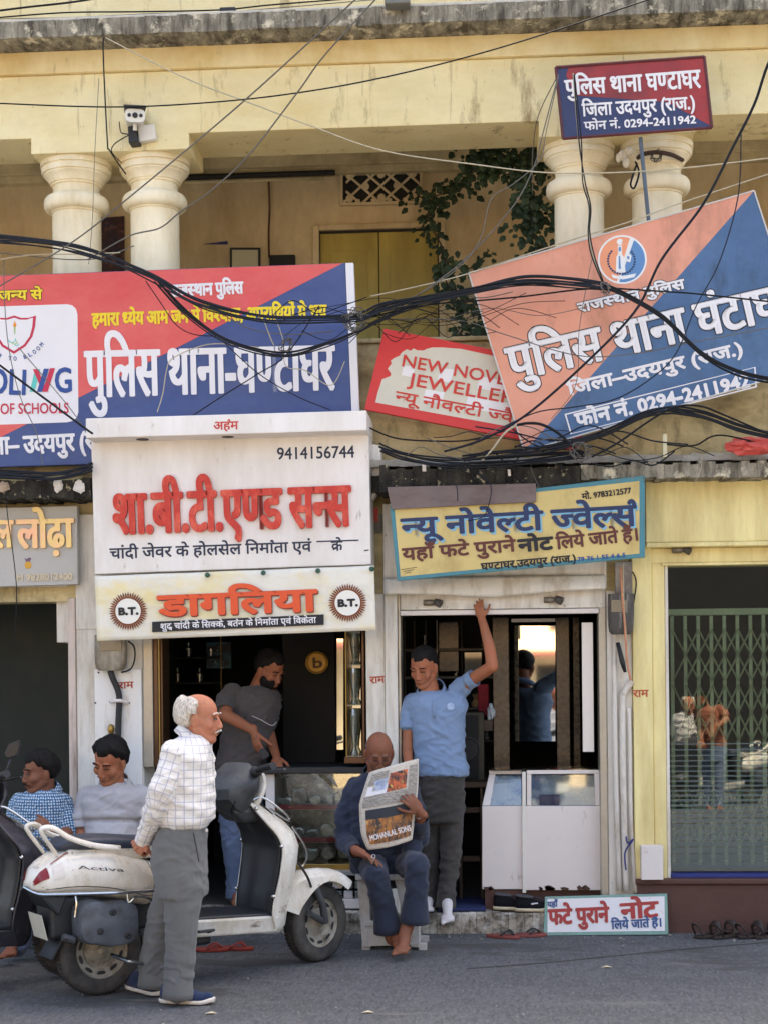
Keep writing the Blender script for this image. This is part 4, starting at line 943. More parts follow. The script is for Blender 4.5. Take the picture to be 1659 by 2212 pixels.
# litter on the slabs
m_plas = M('white_plastic_scrap', srgb(214, 206, 196), .5, .1, 30)
def scrap(name, x, y, Y, r, mat, label, cat, sq=(1, .5, .8)):
    bm = bmesh.new(); bmesh.ops.create_icosphere(bm, subdivisions=3, radius=1)
    q = P(x, y, Y)
    for v in bm.verts:
        d = 1 + .55 * noise.noise(v.co * 1.7 + Vector((x, y, 0))) + .25 * noise.noise(v.co * 4.3 + Vector((y, x, 0)))
        v.co = Vector((v.co.x * sq[0], v.co.y * sq[1], v.co.z * sq[2])) * d * r
    me = bpy.data.meshes.new(name); bm.to_mesh(me); bm.free(); me.materials.append(mat); o = bpy.data.objects.new(name, me); COL.objects.link(o); o.location = q; WL[o] = q
    return tag(o, label, cat)
scrap('plastic_scrap', 176 - 3, 1073 - 1, -.335, .04, m_plas, 'crumpled white plastic scrap hanging on the slab edge near the stone sign', 'litter', (.8, .4, 1.1)) if False else None
scrap('plastic_scrap', 126, 1048, -.335, .035, m_plas, 'crumpled white plastic scrap caught on the mouldy left slab', 'litter', (.8, .4, 1.2))
scrap('plastic_scrap', 172, 1052, -.335, .035, m_plas, 'crumpled pale plastic scrap nearest the white box sign on the left slab', 'litter', (.9, .4, 1.2))
scrap('plastic_scrap', 6, 1052, -.335, .04, M('beige_scrap', srgb(176, 156, 132), .8, .15, 20), 'beige lump of rubbish at the far left of the slab', 'litter')
scrap('plastic_bag', 1630, 962, -.36, .12, M('red_bag', srgb(206, 84, 76), .45, .15, 12, .3, 30), 'crumpled red plastic bag lying on the slab at the right edge', 'bag', (1.3, .6, .42))
for k, (x, y, w2, h2) in enumerate(((915, 1003 + 5, 4, 10), (1099, 1021, 3, 7))):
    tag(MB().prism(poly_on([(x - w2, y - h2), (x + w2, y - h2), (x + w2 + 1, y + h2), (x - w2 + 1, y + h2)], facing(-.345)), (0, .01, 0)).build('paper_scrap', m_plas), ('narrow white paper strip stuck on the black slab edge', 'tiny white paper scrap stuck further right on the black slab edge')[k], 'litter')
bx('wooden_batten', M('pale_batten', srgb(216, 208, 172), .7, .1, 10), None, xp(1431, 950, -.25), xp(1440, 950, -.25), -.27, -.25, zy(988, -.25, 1436), zy(938, -.25, 1436), .002, label='short pale batten standing on the slab below the orange banner', cat='batten')
# climbing plant on the balcony
pt = thing('climbing_plant', 'dark green leafy creeper hanging round the third column and the balcony door', 'plant', P(1000, 740, .9))
m_leaf = M('creeper_leaf', (.013, .034, .012), .65, .6, 5, stain=((.05, .085, .03), .26, (6, 6, 6), .1))
m_stem = M('creeper_stem', (.06, .05, .03), .8)
vines = [[(1180, 325, .75), (1120, 335, .8), (1070, 345, .9), (1030, 365, 1.1), (990, 400, 1.3), (950, 420, 1.4), (905, 425, 1.5)],
         [(1180, 345, .75), (1130, 360, .8), (1085, 345, .9), (1040, 335, .9), (1010, 350, 1.0)], [(940, 415, 1.4), (925, 450, 1.4), (930, 485, 1.4), (948, 520, 1.4), (965, 560, 1.3), (960, 600, 1.3), (985, 640, 1.3), (1000, 700, 1.3), (985, 735, 1.3)],
         [(1150, 370, .7), (1140, 400, .7), (1150, 430, .7), (1165, 455, .7), (1180, 480, .7)], [(1140, 430, .7), (1130, 465, .7), (1145, 500, .7), (1165, 530, .7)],
         [(975, 560, 1.3), (1010, 580, 1.3), (1040, 560, 1.3), (1055, 540, 1.3)], [(1000, 640, 1.3), (1030, 660, 1.2), (1050, 690, 1.2), (1035, 730, 1.2)], [(1005, 690, 1.3), (1020, 720, 1.3), (1060, 745, 1.2)]]
dens = [44, 52, 18, 42, 34, 12, 26, 18]; sprd = [17, 20, 13, 18, 18, 12, 18, 14]
lm = MB(); stm = MB()
for vi, vn in enumerate(vines):
    pth = spline([P(*p) for p in vn], 6); stm.tube(pth, .006, 4)
    for _ in range(dens[vi] * (len(vn) - 1)):
        i = random.randrange(len(pth)); s_ = sprd[vi] * .0032
        q = pth[i] + Vector((random.gauss(0, s_), random.gauss(0, s_), random.gauss(-.01, s_)))
        L = random.uniform(.035, .075); a = random.uniform(0, 6.28); dirn = Vector((math.cos(a) * .7, random.uniform(-.6, .3), -.75 + .5 * math.sin(a))).normalized()
        sd2 = dirn.cross(Vector((random.uniform(-.4, .4), -1, random.uniform(-.2, .5)))).normalized(); nn = sd2.cross(dirn) * .008
        lm.add([q, q + dirn * L * .3 + sd2 * L * .36, q + dirn * L * .7 + sd2 * L * .25, q + dirn * L, q + dirn * L * .7 - sd2 * L * .25, q + dirn * L * .3 - sd2 * L * .36, q + dirn * L * .5 + nn], [(0, 1, 6), (1, 2, 6), (2, 3, 6), (3, 4, 6), (4, 5, 6), (5, 0, 6)])
lm.build('foliage', m_leaf, pt, fix=False, kind='stuff'); stm.build('stem', m_stem, pt)
# things along the upper ledge
bx('junction_box', m_blk, None, xp(476, 40, -.1), xp(510, 40, -.1), -.12, .0, z_led1 + .025, z_led1 + .095, .006, label='small black box standing on the upper ledge', cat='box')
c([(-20, 38), (140, 26), (300, 24), (476, 20), (600, 8), (860, -12)], -.1, .005, m_cable, 'dark cable running along above the left half of the ledge')
c([(-20, 24), (60, 14), (150, 4), (240, -10)], -.2, .007, m_cable, 'thick dark cable crossing the top left corner')
c([(-20, 40), (160, 36), (330, 28), (520, 22), (829, -4)], -.12, .003, m_cab2, 'thin grey wire above the ledge beside the dark cable')
bx('lamp_box', M('grey_lamp', srgb(110, 110, 104), .5, .1), None, xp(834, 5, -.2), xp(888, 5, -.2), -.36, -.251, P(860, 14, -.3).z, P(860, -14, -.3).z, .008, label='grey lamp housing at the top edge of the picture', cat='lamp')

# more loose thin wires among the bundles
for k in range(16):
    x0 = random.uniform(540, 900); y0 = random.uniform(655, 720); L = random.uniform(120, 420)
    pts = [(x0 + L * i / 4, y0 + random.uniform(-26, 30) - (16 if i > 2 else 0)) for i in range(5)]
    c(pts, -.49 - .01 * (k % 5), random.choice((.002, .0025, .003)), random.choice((m_cab2, m_cable, m_cable)), 'loose thin wire straggling round the cable bundles over the balcony front', 'loose wires at the balcony front')
for k in range(14):
    x0 = random.uniform(860, 1350); y0 = random.uniform(925, 990); L = random.uniform(140, 380)
    pts = [(x0 + L * i / 4, y0 + random.uniform(-24, 20)) for i in range(5)]
    c(pts, -.40 - .01 * (k % 5), random.choice((.0025, .003, .0045)), random.choice((m_cab2, m_cable, m_cabb)), 'loose thin wire lying over the slab below the tilted banners', 'loose wires on the slab')
for k in range(5):
    x0 = 1000 + 130 * k + random.uniform(-30, 30)
    c([(x0, 985), (x0 + random.uniform(-10, 10), 1010), (x0 + random.uniform(-18, 18), 1040 + random.uniform(0, 20))], -.36, .002, random.choice((m_cab2, m_cabw, m_cabb)), 'short frayed wire end hanging off the slab edge', 'frayed wire ends on the slab')
# ---------------------------------------------------------------- scooter
sc_a = G(215, 2149); sc_b = G(690, 2080); sc_u = sc_b - sc_a; sc_u.normalize(); sc_r = Vector((sc_u.y, -sc_u.x, 0)).normalized(); sc_z = sc_r.cross(sc_u)
def Lw(s, l, z): return sc_a + sc_u * s + sc_r * l + sc_z * z
m_swh = M('scooter_white_paint', srgb(226, 222, 212), .28, .04, 8, stain=[(srgb(188, 174, 148), .30, (7, 7, 3), .2), (srgb(96, 62, 44), .13, (30, 30, 26), .02), (srgb(120, 104, 84), .16, (5, 5, 14), .06)])
m_sdk = M('scooter_dark_plastic', srgb(52, 55, 58), .5, .15, 14, .15, 220, stain=(srgb(92, 94, 92), .2, (6, 6, 6), .2))
m_sblk = M('scooter_black_panel', srgb(34, 36, 38), .5, .12, 10)
m_seatm = M('scooter_seat_vinyl', srgb(46, 54, 68), .45, .1, 12, .2, 260)
m_chr = M('chrome', srgb(200, 200, 198), .18, .08, 20, metal=1)
m_tyre = M('tyre_rubber', srgb(46, 45, 44), .8, .2, 30, .3, 120, stain=(srgb(96, 90, 82), .3, (6, 6, 6), .2))
m_rim = M('grey_steel_rim', srgb(150, 144, 130), .5, .15, 20, metal=.15, stain=(srgb(80, 66, 50), .25, (12, 12, 12), .1))
m_eng = M('engine_grey', srgb(92, 98, 106), .5, .15, 10, metal=.3, stain=(srgb(60, 54, 50), .3, (7, 7, 7), .15))
m_tail = M('tail_lamp_red', srgb(128, 22, 24), .2, .05); m_ind = M('indicator_lens', srgb(214, 206, 196), .2, .05)
m_platw = M('number_plate', srgb(200, 196, 180), .5, .1, 20)
m_lens2 = M('dull_instrument_glass', (.03, .035, .04), .15, .1, 20)
m_lampg = glass('headlamp_glass', (.8, .82, .85), .05, .25)
def cowl(s, th, off=0):
    K = [(-.375, .625, .585, .07), (-.35, .69, .565, .125), (-.30, .735, .55, .16), (-.22, .775, .545, .185), (-.12, .785, .535, .20), (0, .77, .515, .208), (.1, .745, .485, .21), (.2, .715, .448, .205), (.27, .69, .455, .19), (.34, .66, .50, .15)]
    for i in range(len(K) - 1):
        if s <= K[i + 1][0] or i == len(K) - 2:
            t = min(1, max(0, (s - K[i][0]) / (K[i + 1][0] - K[i][0]))); zt, zb, w_ = [lerp(K[i][j], K[i + 1][j], t) for j in (1, 2, 3)]; break
    zc, h = (zt + zb) / 2, (zt - zb) / 2 + off; w_ += off
    c_, s_ = math.cos(th), math.sin(th); p = 2.6
    return (s, w_ * math.copysign(abs(c_) ** (2 / p), c_) * (1 - .12 * max(0, s_)), zc + h * math.copysign(abs(s_) ** (2 / p), s_))
def make_scooter(label):
    root = thing('scooter', label, 'scooter', sc_a + sc_u * .6)
    def B(mb, nm, mat, parent=root, smooth=True, bevel=0, **k): return mb.build(nm, mat, parent, smooth=smooth, bevel=bevel, **k)
    def local_box(mb, s0, s1, l0, l1, z0, z1):
        mb.hexa([Lw(s0, l0, z0), Lw(s1, l0, z0), Lw(s1, l1, z0), Lw(s0, l1, z0)], [Lw(s0, l0, z1), Lw(s1, l0, z1), Lw(s1, l1, z1), Lw(s0, l1, z1)])
    ss = [-.375 + .715 * i / 22 for i in range(23)]
    B(MB().loft([[Lw(*cowl(s, 2 * math.pi * k / 36)) for k in range(36)] for s in ss]), 'rear_body', m_swh, smooth='all')
    mb = MB(); local_box(mb, -.3, .40, -.10, .10, .33, .54); B(mb, 'underbody', m_sblk, smooth=False, bevel=.02)
    # tail lamp and indicators wrap the corners of the tail
    for sg_ in (1, -1):
        def patch(u, v, off, s0, s1, t0, t1):
            s = lerp(s0, s1, u); th = lerp(t0, t1, v); q = cowl(s, th, off); return Lw(q[0], q[1] * sg_, q[2])
        o = MB().grid(lambda u, v: patch(u, v, .004, -.372, -.318, .10, .80), 8, 8); B(o, 'tail_lamp', m_tail, smooth='all')
        o = MB().grid(lambda u, v: patch(u, v, .005, -.297, -.25, .0, .62), 6, 6); B(o, 'indicator', m_ind, smooth='all')
        o = MB().grid(lambda u, v: patch(u, v, .004, -.30, -.15, .78 + .34 * u, .84 + .34 * u), 8, 2); B(o, 'lamp_stripe', m_tail, smooth='all')
        pts = [Lw(-.395, 0, .60)] + [Lw(s, (cowl(s, 0, .022)[1]) * sg_, .575 - .03 * sst(-.4, .3, s)) for s in [-.365 + .075 * i for i in range(9)]] 
        B(MB().tube(spline(pts, 4), .0085, 8), 'guard_rail', m_chr)
        q = [Lw(.07, .222 * sg_, .56), Lw(.075, .225 * sg_, .50), Lw(.12, .226 * sg_, .525), Lw(.2, .22 * sg_, .505), Lw(.225, .214 * sg_, .47), Lw(.222, .216 * sg_, .545)]
        B(MB().tube(spline(q, 5), .007, 8), 'guard_loop', m_chr)
        B(MB().tube([Lw(-.2, .19 * sg_, .56), Lw(-.2, .205 * sg_, .52), Lw(-.21, .2 * sg_, .45)], .006, 6), 'guard_stay', m_chr)
        # pale grab rail
        q = [Lw(-.25, .09 * sg_, .755), Lw(-.335, .10 * sg_, .88), Lw(-.315, .105 * sg_, .905), Lw(-.27, .12 * sg_, .895), Lw(-.2, .145 * sg_, .845), Lw(-.08, .165 * sg_, .80), Lw(.06, .17 * sg_, .775)]
        B(MB().tube(spline(q, 6), [lerp(.012, .017, min(1, i / 14)) for i in range(37)], 10, flat=.8), 'grab_rail', m_swh)
    # panel gaps and reflector
    for g_ in (1, -1):
        B(MB().tube([Lw(*[(q_[0], q_[1] * g_, q_[2]) for q_ in [cowl(s_, -.42, .0005)]][0]) for s_ in [-.33 + .05 * i for i in range(14)]], .0022, 4), 'panel_gap', m_sblk)
        B(MB().tube([Lw(*[(q_[0], q_[1] * g_, q_[2]) for q_ in [cowl(.235, t_, .0005)]][0]) for t_ in [-1.2 + .15 * i for i in range(17)]], .0022, 4), 'panel_gap', m_sblk)
    # seat
    R = []
    for i in range(17):
        t = i / 16; s = lerp(-.24, .52, t); zt = lerp(.838, .815, t) + .012 * math.sin(t * 6.3); zb = lerp(.775, .70, t); w_ = lerp(.135, .105, t) * (.55 + .45 * sst(0, .12, t)) * (.8 + .2 * sst(1, .9, t))
        if i == 0: zt -= .025
        if i == 16: zt -= .03
        R.append([Lw(s, w_ * math.copysign(abs(math.cos(a)) ** .7, math.cos(a)), (zt + zb) / 2 + (zt - zb) / 2 * math.copysign(abs(math.sin(a)) ** .7, math.sin(a))) for a in [2 * math.pi * k / 24 for k in range(24)]])
    B(MB().loft(R), 'seat', m_seatm, smooth='all')
    mb = MB(); local_box(mb, -.2, .36, -.115, .115, .70, .785); B(mb, 'seat_base', m_swh, smooth=False, bevel=.02)
    mb = MB(); mb.hexa([Lw(.30, -.14, .36), Lw(.44, -.13, .36), Lw(.44, .13, .36), Lw(.30, .14, .36)], [Lw(.30, -.13, .71), Lw(.49, -.09, .71), Lw(.49, .09, .71), Lw(.30, .13, .71)]); B(mb, 'front_seat_panel', m_sblk, smooth=False, bevel=.025)
    # floor
    mb = MB(); mb.hexa([Lw(.36, -.18, .27), Lw(.98, -.17, .235), Lw(.98, .17, .235), Lw(.36, .18, .27)], [Lw(.36, -.205, .365), Lw(.98, -.20, .33), Lw(.98, .20, .33), Lw(.36, .205, .365)]); B(mb, 'floor_panel', m_swh, smooth=False, bevel=.012)
    mb = MB(); mb.hexa([Lw(.40, -.185, .366), Lw(.97, -.18, .333), Lw(.97, .18, .333), Lw(.40, .185, .366)], [Lw(.40, -.18, .378), Lw(.97, -.175, .345), Lw(.97, .175, .345), Lw(.40, .18, .378)]); B(mb, 'floor_mat', m_sblk, smooth=False, bevel=.004)
    # leg shield: pale outside, black inside
    DS = .025
    E_ = [(.82, .975, .105), (.865, .90, .15), (.91, .83, .19), (.955, .765, .215), (.975, .69, .225), (.965, .60, .225), (.945, .50, .22), (.925, .42, .21), (.915, .34, .205), (.945, .262, .18), (.97, .225, .13)]
    F_ = [(.885, .975), (.985, .91), (1.08, .84), (1.14, .76), (1.165, .68), (1.15, .60), (1.125, .50), (1.10, .42), (1.085, .34), (1.07, .265), (1.05, .225)]
    E_ = [(a + DS, b, c_) for a, b, c_ in E_]; F_ = [(a + DS, b) for a, b in F_]
    outer = lambda i, k: (lambda x: Lw(E_[i][0] + (F_[i][0] - E_[i][0]) * (1 - abs(x) ** 2.4) ** .75, E_[i][2] * x, E_[i][1]))(-1 + 2 * k / 20)
    inner = lambda i, k, d=0: (lambda x: Lw(E_[i][0] + .030 * (1 - x * x) + d, (E_[i][2] - d * .3) * x, E_[i][1]))(-1 + 2 * k / 20)
    B(MB().loft([[outer(i, k) for k in range(21)] + [inner(i, k, .004) for k in range(20, -1, -1)] for i in range(11)]), 'apron', m_swh, smooth=True)
    mb = MB(); mb.grid(lambda u, v: (lambda x, i, f: Lw(lerp(E_[i][0], E_[i + 1][0], f) + .030 * (1 - x * x) - .012 - .028 * math.exp(-(x / .45) ** 2), lerp(E_[i][2], E_[i + 1][2], f) * .93 * x, lerp(E_[i][1], E_[i + 1][1], f)))(-1 + 2 * u, min(8, int(v * 9)), v * 9 - min(8, int(v * 9))), 20, 27)
    o = B(mb, 'inner_panel', m_sblk, smooth='all'); md = o.modifiers.new('t', 'SOLIDIFY'); md.thickness = .012; md.offset = 0
    for sg_ in (1, -1):
        B(MB().tube(spline([Lw(E_[i][0] - .004, (E_[i][2] + .002) * sg_, E_[i][1]) for i in range(10)], 4), .0075, 8), 'edge_trim', m_swh)
        for i in (1, 4, 7): B(MB().ell(Lw(E_[i][0] - .012, E_[i][2] * sg_, E_[i][1] + .02), (.012, .012, .012), seg=10, rings=8), 'trim_clip', m_chr)
    B(MB().lathe([(.024, 0), (.024, .006), (.016, .009)], Lw(.875, .05, .885), -sc_u, 18), 'lock', m_sdk)
    # wire guard on the apron
    q = [Lw(.86, .135, .965), Lw(.93, .14, .975), Lw(1.06, .135, .885), Lw(1.10, .125, .845), Lw(1.07, .15, .845), Lw(.95, .175, .915)]
    B(MB().tube(spline(q, 5), .006, 8), 'apron_guard', m_chr)
    q = [Lw(1.12, .12, .80), Lw(1.20, .10, .70), Lw(1.235, .08, .62), Lw(1.21, .06, .565), Lw(1.17, .06, .60)]
    B(MB().tube(spline(q, 5), .0065, 8), 'apron_guard', m_chr)
    # front mudguard
    ax = Vector((1.355, 0, .225)); R = []
    for i in range(15):
        a = math.radians(lerp(46, 158, i / 14)); w_ = lerp(.045, .088, sst(0, .5, i / 14)); ri = lerp(.245, .20, sst(.3, .8, i / 14)); ro = .30 + .045 * sst(.35, .8, i / 14)
        prof = [(-w_, ri), (-w_ * .97, ro - .03), (-w_ * .6, ro), (0, ro + .012), (w_ * .6, ro), (w_ * .97, ro - .03), (w_, ri), (w_ - .008, ri), (w_ * .55, ro - .022), (0, ro - .012), (-w_ * .55, ro - .022), (-w_ + .008, ri)]
        R.append([Lw(ax.x + r_ * math.cos(a), l_, ax.z + r_ * math.sin(a)) for l_, r_ in prof])
    B(MB().loft(R), 'front_mudguard', m_swh, smooth=True)
    # steering: wheel, fork and handlebar turned a little to the left
    ang = math.radians(16); piv = Vector((1.20, 0))
    def St(s, l, z):
        ds = s - piv.x; return Lw(piv.x + ds * math.cos(ang) + l * math.sin(ang), -ds * math.sin(ang) + l * math.cos(ang), z)
    def wheel(tf, s0, z0, Rw, nm):
        prof = [(.62, .050), (.72, .056), (.86, .056), (.94, .048), (.985, .03), (1, 0), (.985, -.03), (.94, -.048), (.86, -.056), (.72, -.056), (.62, -.050)]
        n_ = 48; vs = []
        c_ = tf(s0, 0, z0); axv = (tf(s0, 1, z0) - c_).normalized()
        t = MB().lathe([(r_ * Rw, h) for r_, h in prof] + [(.62 * Rw, .050)], c_, axv, n_, cap=False)
        root_w = B(MB().lathe([(.0, .030), (.16 * Rw, .032), (.20 * Rw, .024), (.36 * Rw, .012), (.42 * Rw, .028), (.58 * Rw, .034), (.64 * Rw, .050), (.645 * Rw, .046), (.64 * Rw, -.046), (.58 * Rw, -.03), (.3 * Rw, -.02), (0, -.03)], c_, axv, n_), nm, m_rim, smooth=True)
        WLp = root_w
        B(t, 'tyre', m_tyre, root_w, smooth=True)
        up = (tf(s0, 0, z0 + 1) - c_).normalized(); fw = axv.cross(up)
        sl = MB()
        for k in range(10):
            a = 2 * math.pi * k / 10; d = up * math.cos(a) + fw * math.sin(a); e_ = axv.cross(d)
            cc = c_ + d * (.50 * Rw) + axv * .0325
            sl.add([cc + e_ * (.055 * Rw * 2 * math.cos(b)) + d * (.022 * Rw * 2 * math.sin(b)) for b in [2 * math.pi * j / 10 for j in range(10)]], [tuple(range(10))])
        sl.build('rim_slot', m_blk, root_w, fix=False)
        hb = MB().lathe([(.10 * Rw, .03), (.10 * Rw, .05), (.05 * Rw, .056), (0, .056)], c_, axv, 16); B(hb, 'hub', m_rim, root_w)
        grv = MB()
        for k in range(60):
            a = 2 * math.pi * k / 60; d = up * math.cos(a) + fw * math.sin(a); e_ = axv.cross(d)
            for l0 in (-.022, .022):
                p = c_ + d * (Rw * .992) + axv * l0 * 1.1; grv.hexa([p - e_ * .003 - axv * .012, p + e_ * .003 - axv * .012, p + e_ * .003 + axv * .012, p - e_ * .003 + axv * .012], [p - e_ * .003 - axv * .012 + d * .004, p + e_ * .003 - axv * .012 + d * .004, p + e_ * .003 + axv * .012 + d * .004, p - e_ * .003 + axv * .012 + d * .004])
        grv.build('tread', m_blk, root_w, fix=False)
    wheel(Lw, 0, .235, .235, 'rear_wheel')
    wheel(St, 1.36, .225, .225, 'front_wheel')
    for l_ in (.075, -.075):
        B(MB().tube([St(1.36, l_, .225), St(1.335, l_ * 1.05, .34), St(1.25, l_, .5)], [.022, .02, .026], 10), 'fork', m_sdk)
    B(MB().tube([St(1.35, .07, .235), St(1.22, .085, .30)], .02, 8), 'fork_link', m_sdk)
    # handlebar cowl
    def Hs(s, l, z):
        pv = Vector((.90, 0)); ds = s - pv.x; a2 = math.radians(20); return Lw(pv.x + ds * math.cos(a2) + l * math.sin(a2), -ds * math.sin(a2) + l * math.cos(a2), z)
    def sect(l, f):
        # closed outline of the cowl at lateral position l; f shrinks it towards the ends
        P_ = [(.735, .90), (.665, .965), (.66, 1.03), (.70, 1.085), (.78, 1.14), (.865, 1.185), (.90, 1.165), (.905, 1.10), (.90, 1.03), (.885, .96), (.85, .885), (.79, .865)]
        cx_, cz_ = .835, 1.07
        f *= .88; return [Hs(cx_ - .03 + (s - cx_) * f, l * .86, cz_ + (z - cz_) * f) for s, z in P_]
    B(MB().loft([sect(l, f) for l, f in ((-.20, .16), (-.19, .36), (-.165, .50), (-.13, .74), (-.10, .95), (-.03, 1), (.03, 1), (.10, .95), (.13, .74), (.165, .50), (.19, .36), (.20, .16))]), 'handlebar_cowl', m_sdk, smooth=True)
    def sect2(l, f):
        P_ = [(.868, 1.15), (.905, 1.145), (.93, 1.09), (.936, 1.03), (.91, .955), (.865, .90), (.84, .93), (.885, 1.0), (.895, 1.08), (.872, 1.15)]
        cx_, cz_ = .875, 1.06
        return [Hs(cx_ + (s - cx_) * f, l, cz_ + (z - cz_) * f) for s, z in P_]
    B(MB().loft([sect2(l, f) for l, f in ((-.14, .60), (-.11, .88), (-.05, 1), (.05, 1), (.11, .88), (.14, .60))]), 'headlamp_cowl', m_swh, smooth='all')
    hl = Hs(.965, 0, 1.06); fwd2 = (Hs(1.9, 0, 1.06) - Hs(.9, 0, 1.06)).normalized()
    B(MB().ell(Hs(.915, 0, 1.05), (.07, .07, .055), seg=18, rings=12), 'headlamp', M('headlamp_lens', srgb(190, 194, 196), .1, .05) if False else m_ind, smooth='all')
    B(MB().loft([[Lw(s_, l_, z_) for s_, l_ in ((s0, -w_), (s1, -w_), (s1, w_), (s0, w_))] for z_, s0, s1, w_ in ((.84, .82, .93, .10), (.90, .76, .92, .12), (.97, .72, .90, .11))]), 'steering_neck', m_sdk, smooth=False, bevel=.02)
    for l_ in (.06, -.05): B(MB().tube(spline([Hs(.76, l_, 1.02), Hs(.70, l_ * 1.6, .97), Lw(.76, l_ * 1.4, .90), Lw(.86, l_, .86)], 5), .006, 6), 'control_cable', m_blk)
    for sg_ in (1, -1):
        g0, g1 = Hs(.79, .17 * sg_, 1.13), Hs(.735, .34 * sg_, 1.165)
        B(MB().tube([g0, g0.lerp(g1, .25), g0.lerp(g1, .3), g0.lerp(g1, .95), g1], [.014, .014, .02, .02, .021], 10), 'grip', m_blk)
        B(MB().tube(spline([Hs(.83, .16 * sg_, 1.12), Hs(.86, .23 * sg_, 1.125), Hs(.83, .34 * sg_, 1.14)], 5), .007, 6), 'brake_lever', m_sdk)
        B(MB().ell(Hs(.795, .165 * sg_, 1.125), (.035, .03, .03), seg=12, rings=8), 'switch_pod', m_blk)
    # engine cover, exhaust, mudflap and plate
    R = []
    for i, (l_, f) in enumerate(((.105, .96), (.12, 1), (.21, 1), (.232, .94), (.24, .8))):
        ring = []
        for k in range(28):
            a = 2 * math.pi * k / 28; p = 4
            s = -.03 + .165 * f * math.copysign(abs(math.cos(a)) ** (2 / p), math.cos(a)); z = .395 + .115 * f * math.copysign(abs(math.sin(a)) ** (2 / p), math.sin(a)) + .02 * (s < -.05)
            ring.append(Lw(s, l_, z))
        R.append(ring)
    eng = B(MB().loft(R), 'engine_cover', m_eng, smooth=True)
    for s, z in ((-.09, .37), (.06, .33), (-.02, .46)): B(MB().lathe([(.018, 0), (.018, .008), (.008, .010), (.0, .004)], Lw(s, .238, z), sc_r, 12), 'bolt', m_sblk, eng)
    B(MB().tube([Lw(-.2, .16, .33), Lw(-.26, .16, .35)], .02, 8), 'exhaust', m_eng)
    fl = MB()
    fl.hexa([Lw(-.12, -.07, .50), Lw(-.10, -.07, .50), Lw(-.10, .07, .50), Lw(-.12, .07, .50)], [Lw(-.30, -.08, .23), Lw(-.285, -.08, .22), Lw(-.285, .08, .22), Lw(-.30, .08, .23)])
    B(fl, 'mudflap', m_sblk, smooth=False, bevel=.004)
    fl = MB(); fl.hexa([Lw(-.31, -.13, .50), Lw(-.345, -.10, .56), Lw(-.345, .10, .56), Lw(-.31, .13, .50)], [Lw(-.26, -.12, .45), Lw(-.2, -.10, .55), Lw(-.2, .10, .55), Lw(-.26, .12, .45)]); B(fl, 'tail_underside', m_sblk, smooth=False, bevel=.01)
    pl_ = MB(); pl_.hexa([Lw(-.345, -.09, .46), Lw(-.342, -.09, .46), Lw(-.342, .09, .46), Lw(-.345, .09, .46)], [Lw(-.315, -.09, .33), Lw(-.312, -.09, .33), Lw(-.312, .09, .33), Lw(-.315, .09, .33)]); B(pl_, 'number_plate', m_platw, smooth=False)
    B(MB().tube([Lw(.45, .06, .26), Lw(.40, .16, .03), Lw(.36, .20, .005)], .012, 8), 'side_stand', m_sblk)
    B(MB().tube([Lw(.02, .12, .22), Lw(.06, .235, .20), Lw(.20, .245, .16), Lw(.23, .29, .155)], [.012, .012, .010, .014], 8), 'kick_starter', m_chr)
    for l_ in (.07, .03): B(MB().tube(spline([Hs(.86, l_, .97), Lw(1.0, l_ * 1.5, .88), Lw(1.02, l_, .8)], 5), .005, 6), 'brake_cable', m_blk)
    B(MB().tube([Lw(.46, .20, .30), Lw(.46, .27, .31), Lw(.54, .27, .31), Lw(.54, .20, .29)], .008, 6), 'foot_peg', m_sblk)
    B(MB().tube(spline([Lw(1.25, .09, .45), Lw(1.20, .13, .52), Lw(1.15, .12, .60)], 5), .007, 6), 'brake_hose', m_blk)
    mb = MB(); local_box(mb, .25, .62, -.09, .09, .20, .27); B(mb, 'frame_tray', m_sblk, smooth=False, bevel=.02)
    return root
def children(o): return [c_ for c_ in bpy.data.objects if c_.parent is o]
def copy_tree(o, parent=None, mats=None):
    n_ = o.copy(); COL.objects.link(n_); n_.parent = parent; WL[n_] = WL[o].copy()
    if mats and o.type == 'MESH':
        for sl_2 in n_.material_slots:
            if sl_2.material in mats: 
                mm = mats[sl_2.material]; sl_2.link = 'OBJECT'; sl_2.material = mm
    for ch in children(o): copy_tree(ch, n_, mats)
    return n_
scoot = make_scooter('white scooter with chrome guard rails parked at the kerb behind the old man')
m_dgrey = M('scooter_graphite_paint', srgb(66, 66, 74), .25, .06, 6, metal=.35); m_dblk = M('graphite_scooter_black', (.012, .012, .014), .35, .1, 8)
scoot2 = copy_tree(scoot, None, {m_swh: m_dgrey, m_sdk: m_dblk, m_sblk: m_dblk})
scoot2['label'] = 'graphite grey scooter at the left edge with only its front in the picture'
dlt = G(152, 2112) - Lw(1.335, 0, 0); scoot2.location = scoot.location + dlt; WL[scoot2] = WL[scoot] + dlt
m_script = m_chr
decal(scoot, "Activa", (166, 1870), (266, 1876), 8, (Lw(0, .2135, .6), sc_r), m_sdk, .2, 1, skew=-.5)

tag(MB().prism([P(x, y, -1.55) for x, y in ((8, 1630), (18, 1608), (40, 1599), (43, 1612), (36, 1634), (16, 1640))], (0, .03, 0)).build('mirror', m_dblk, scoot2, bevel=.006), None)
MB().tube([P(24, 1636, -1.54), P(16, 1662, -1.54), P(8, 1700, -1.54)], .006, 6).build('mirror_stalk', m_dblk, scoot2, smooth='all')
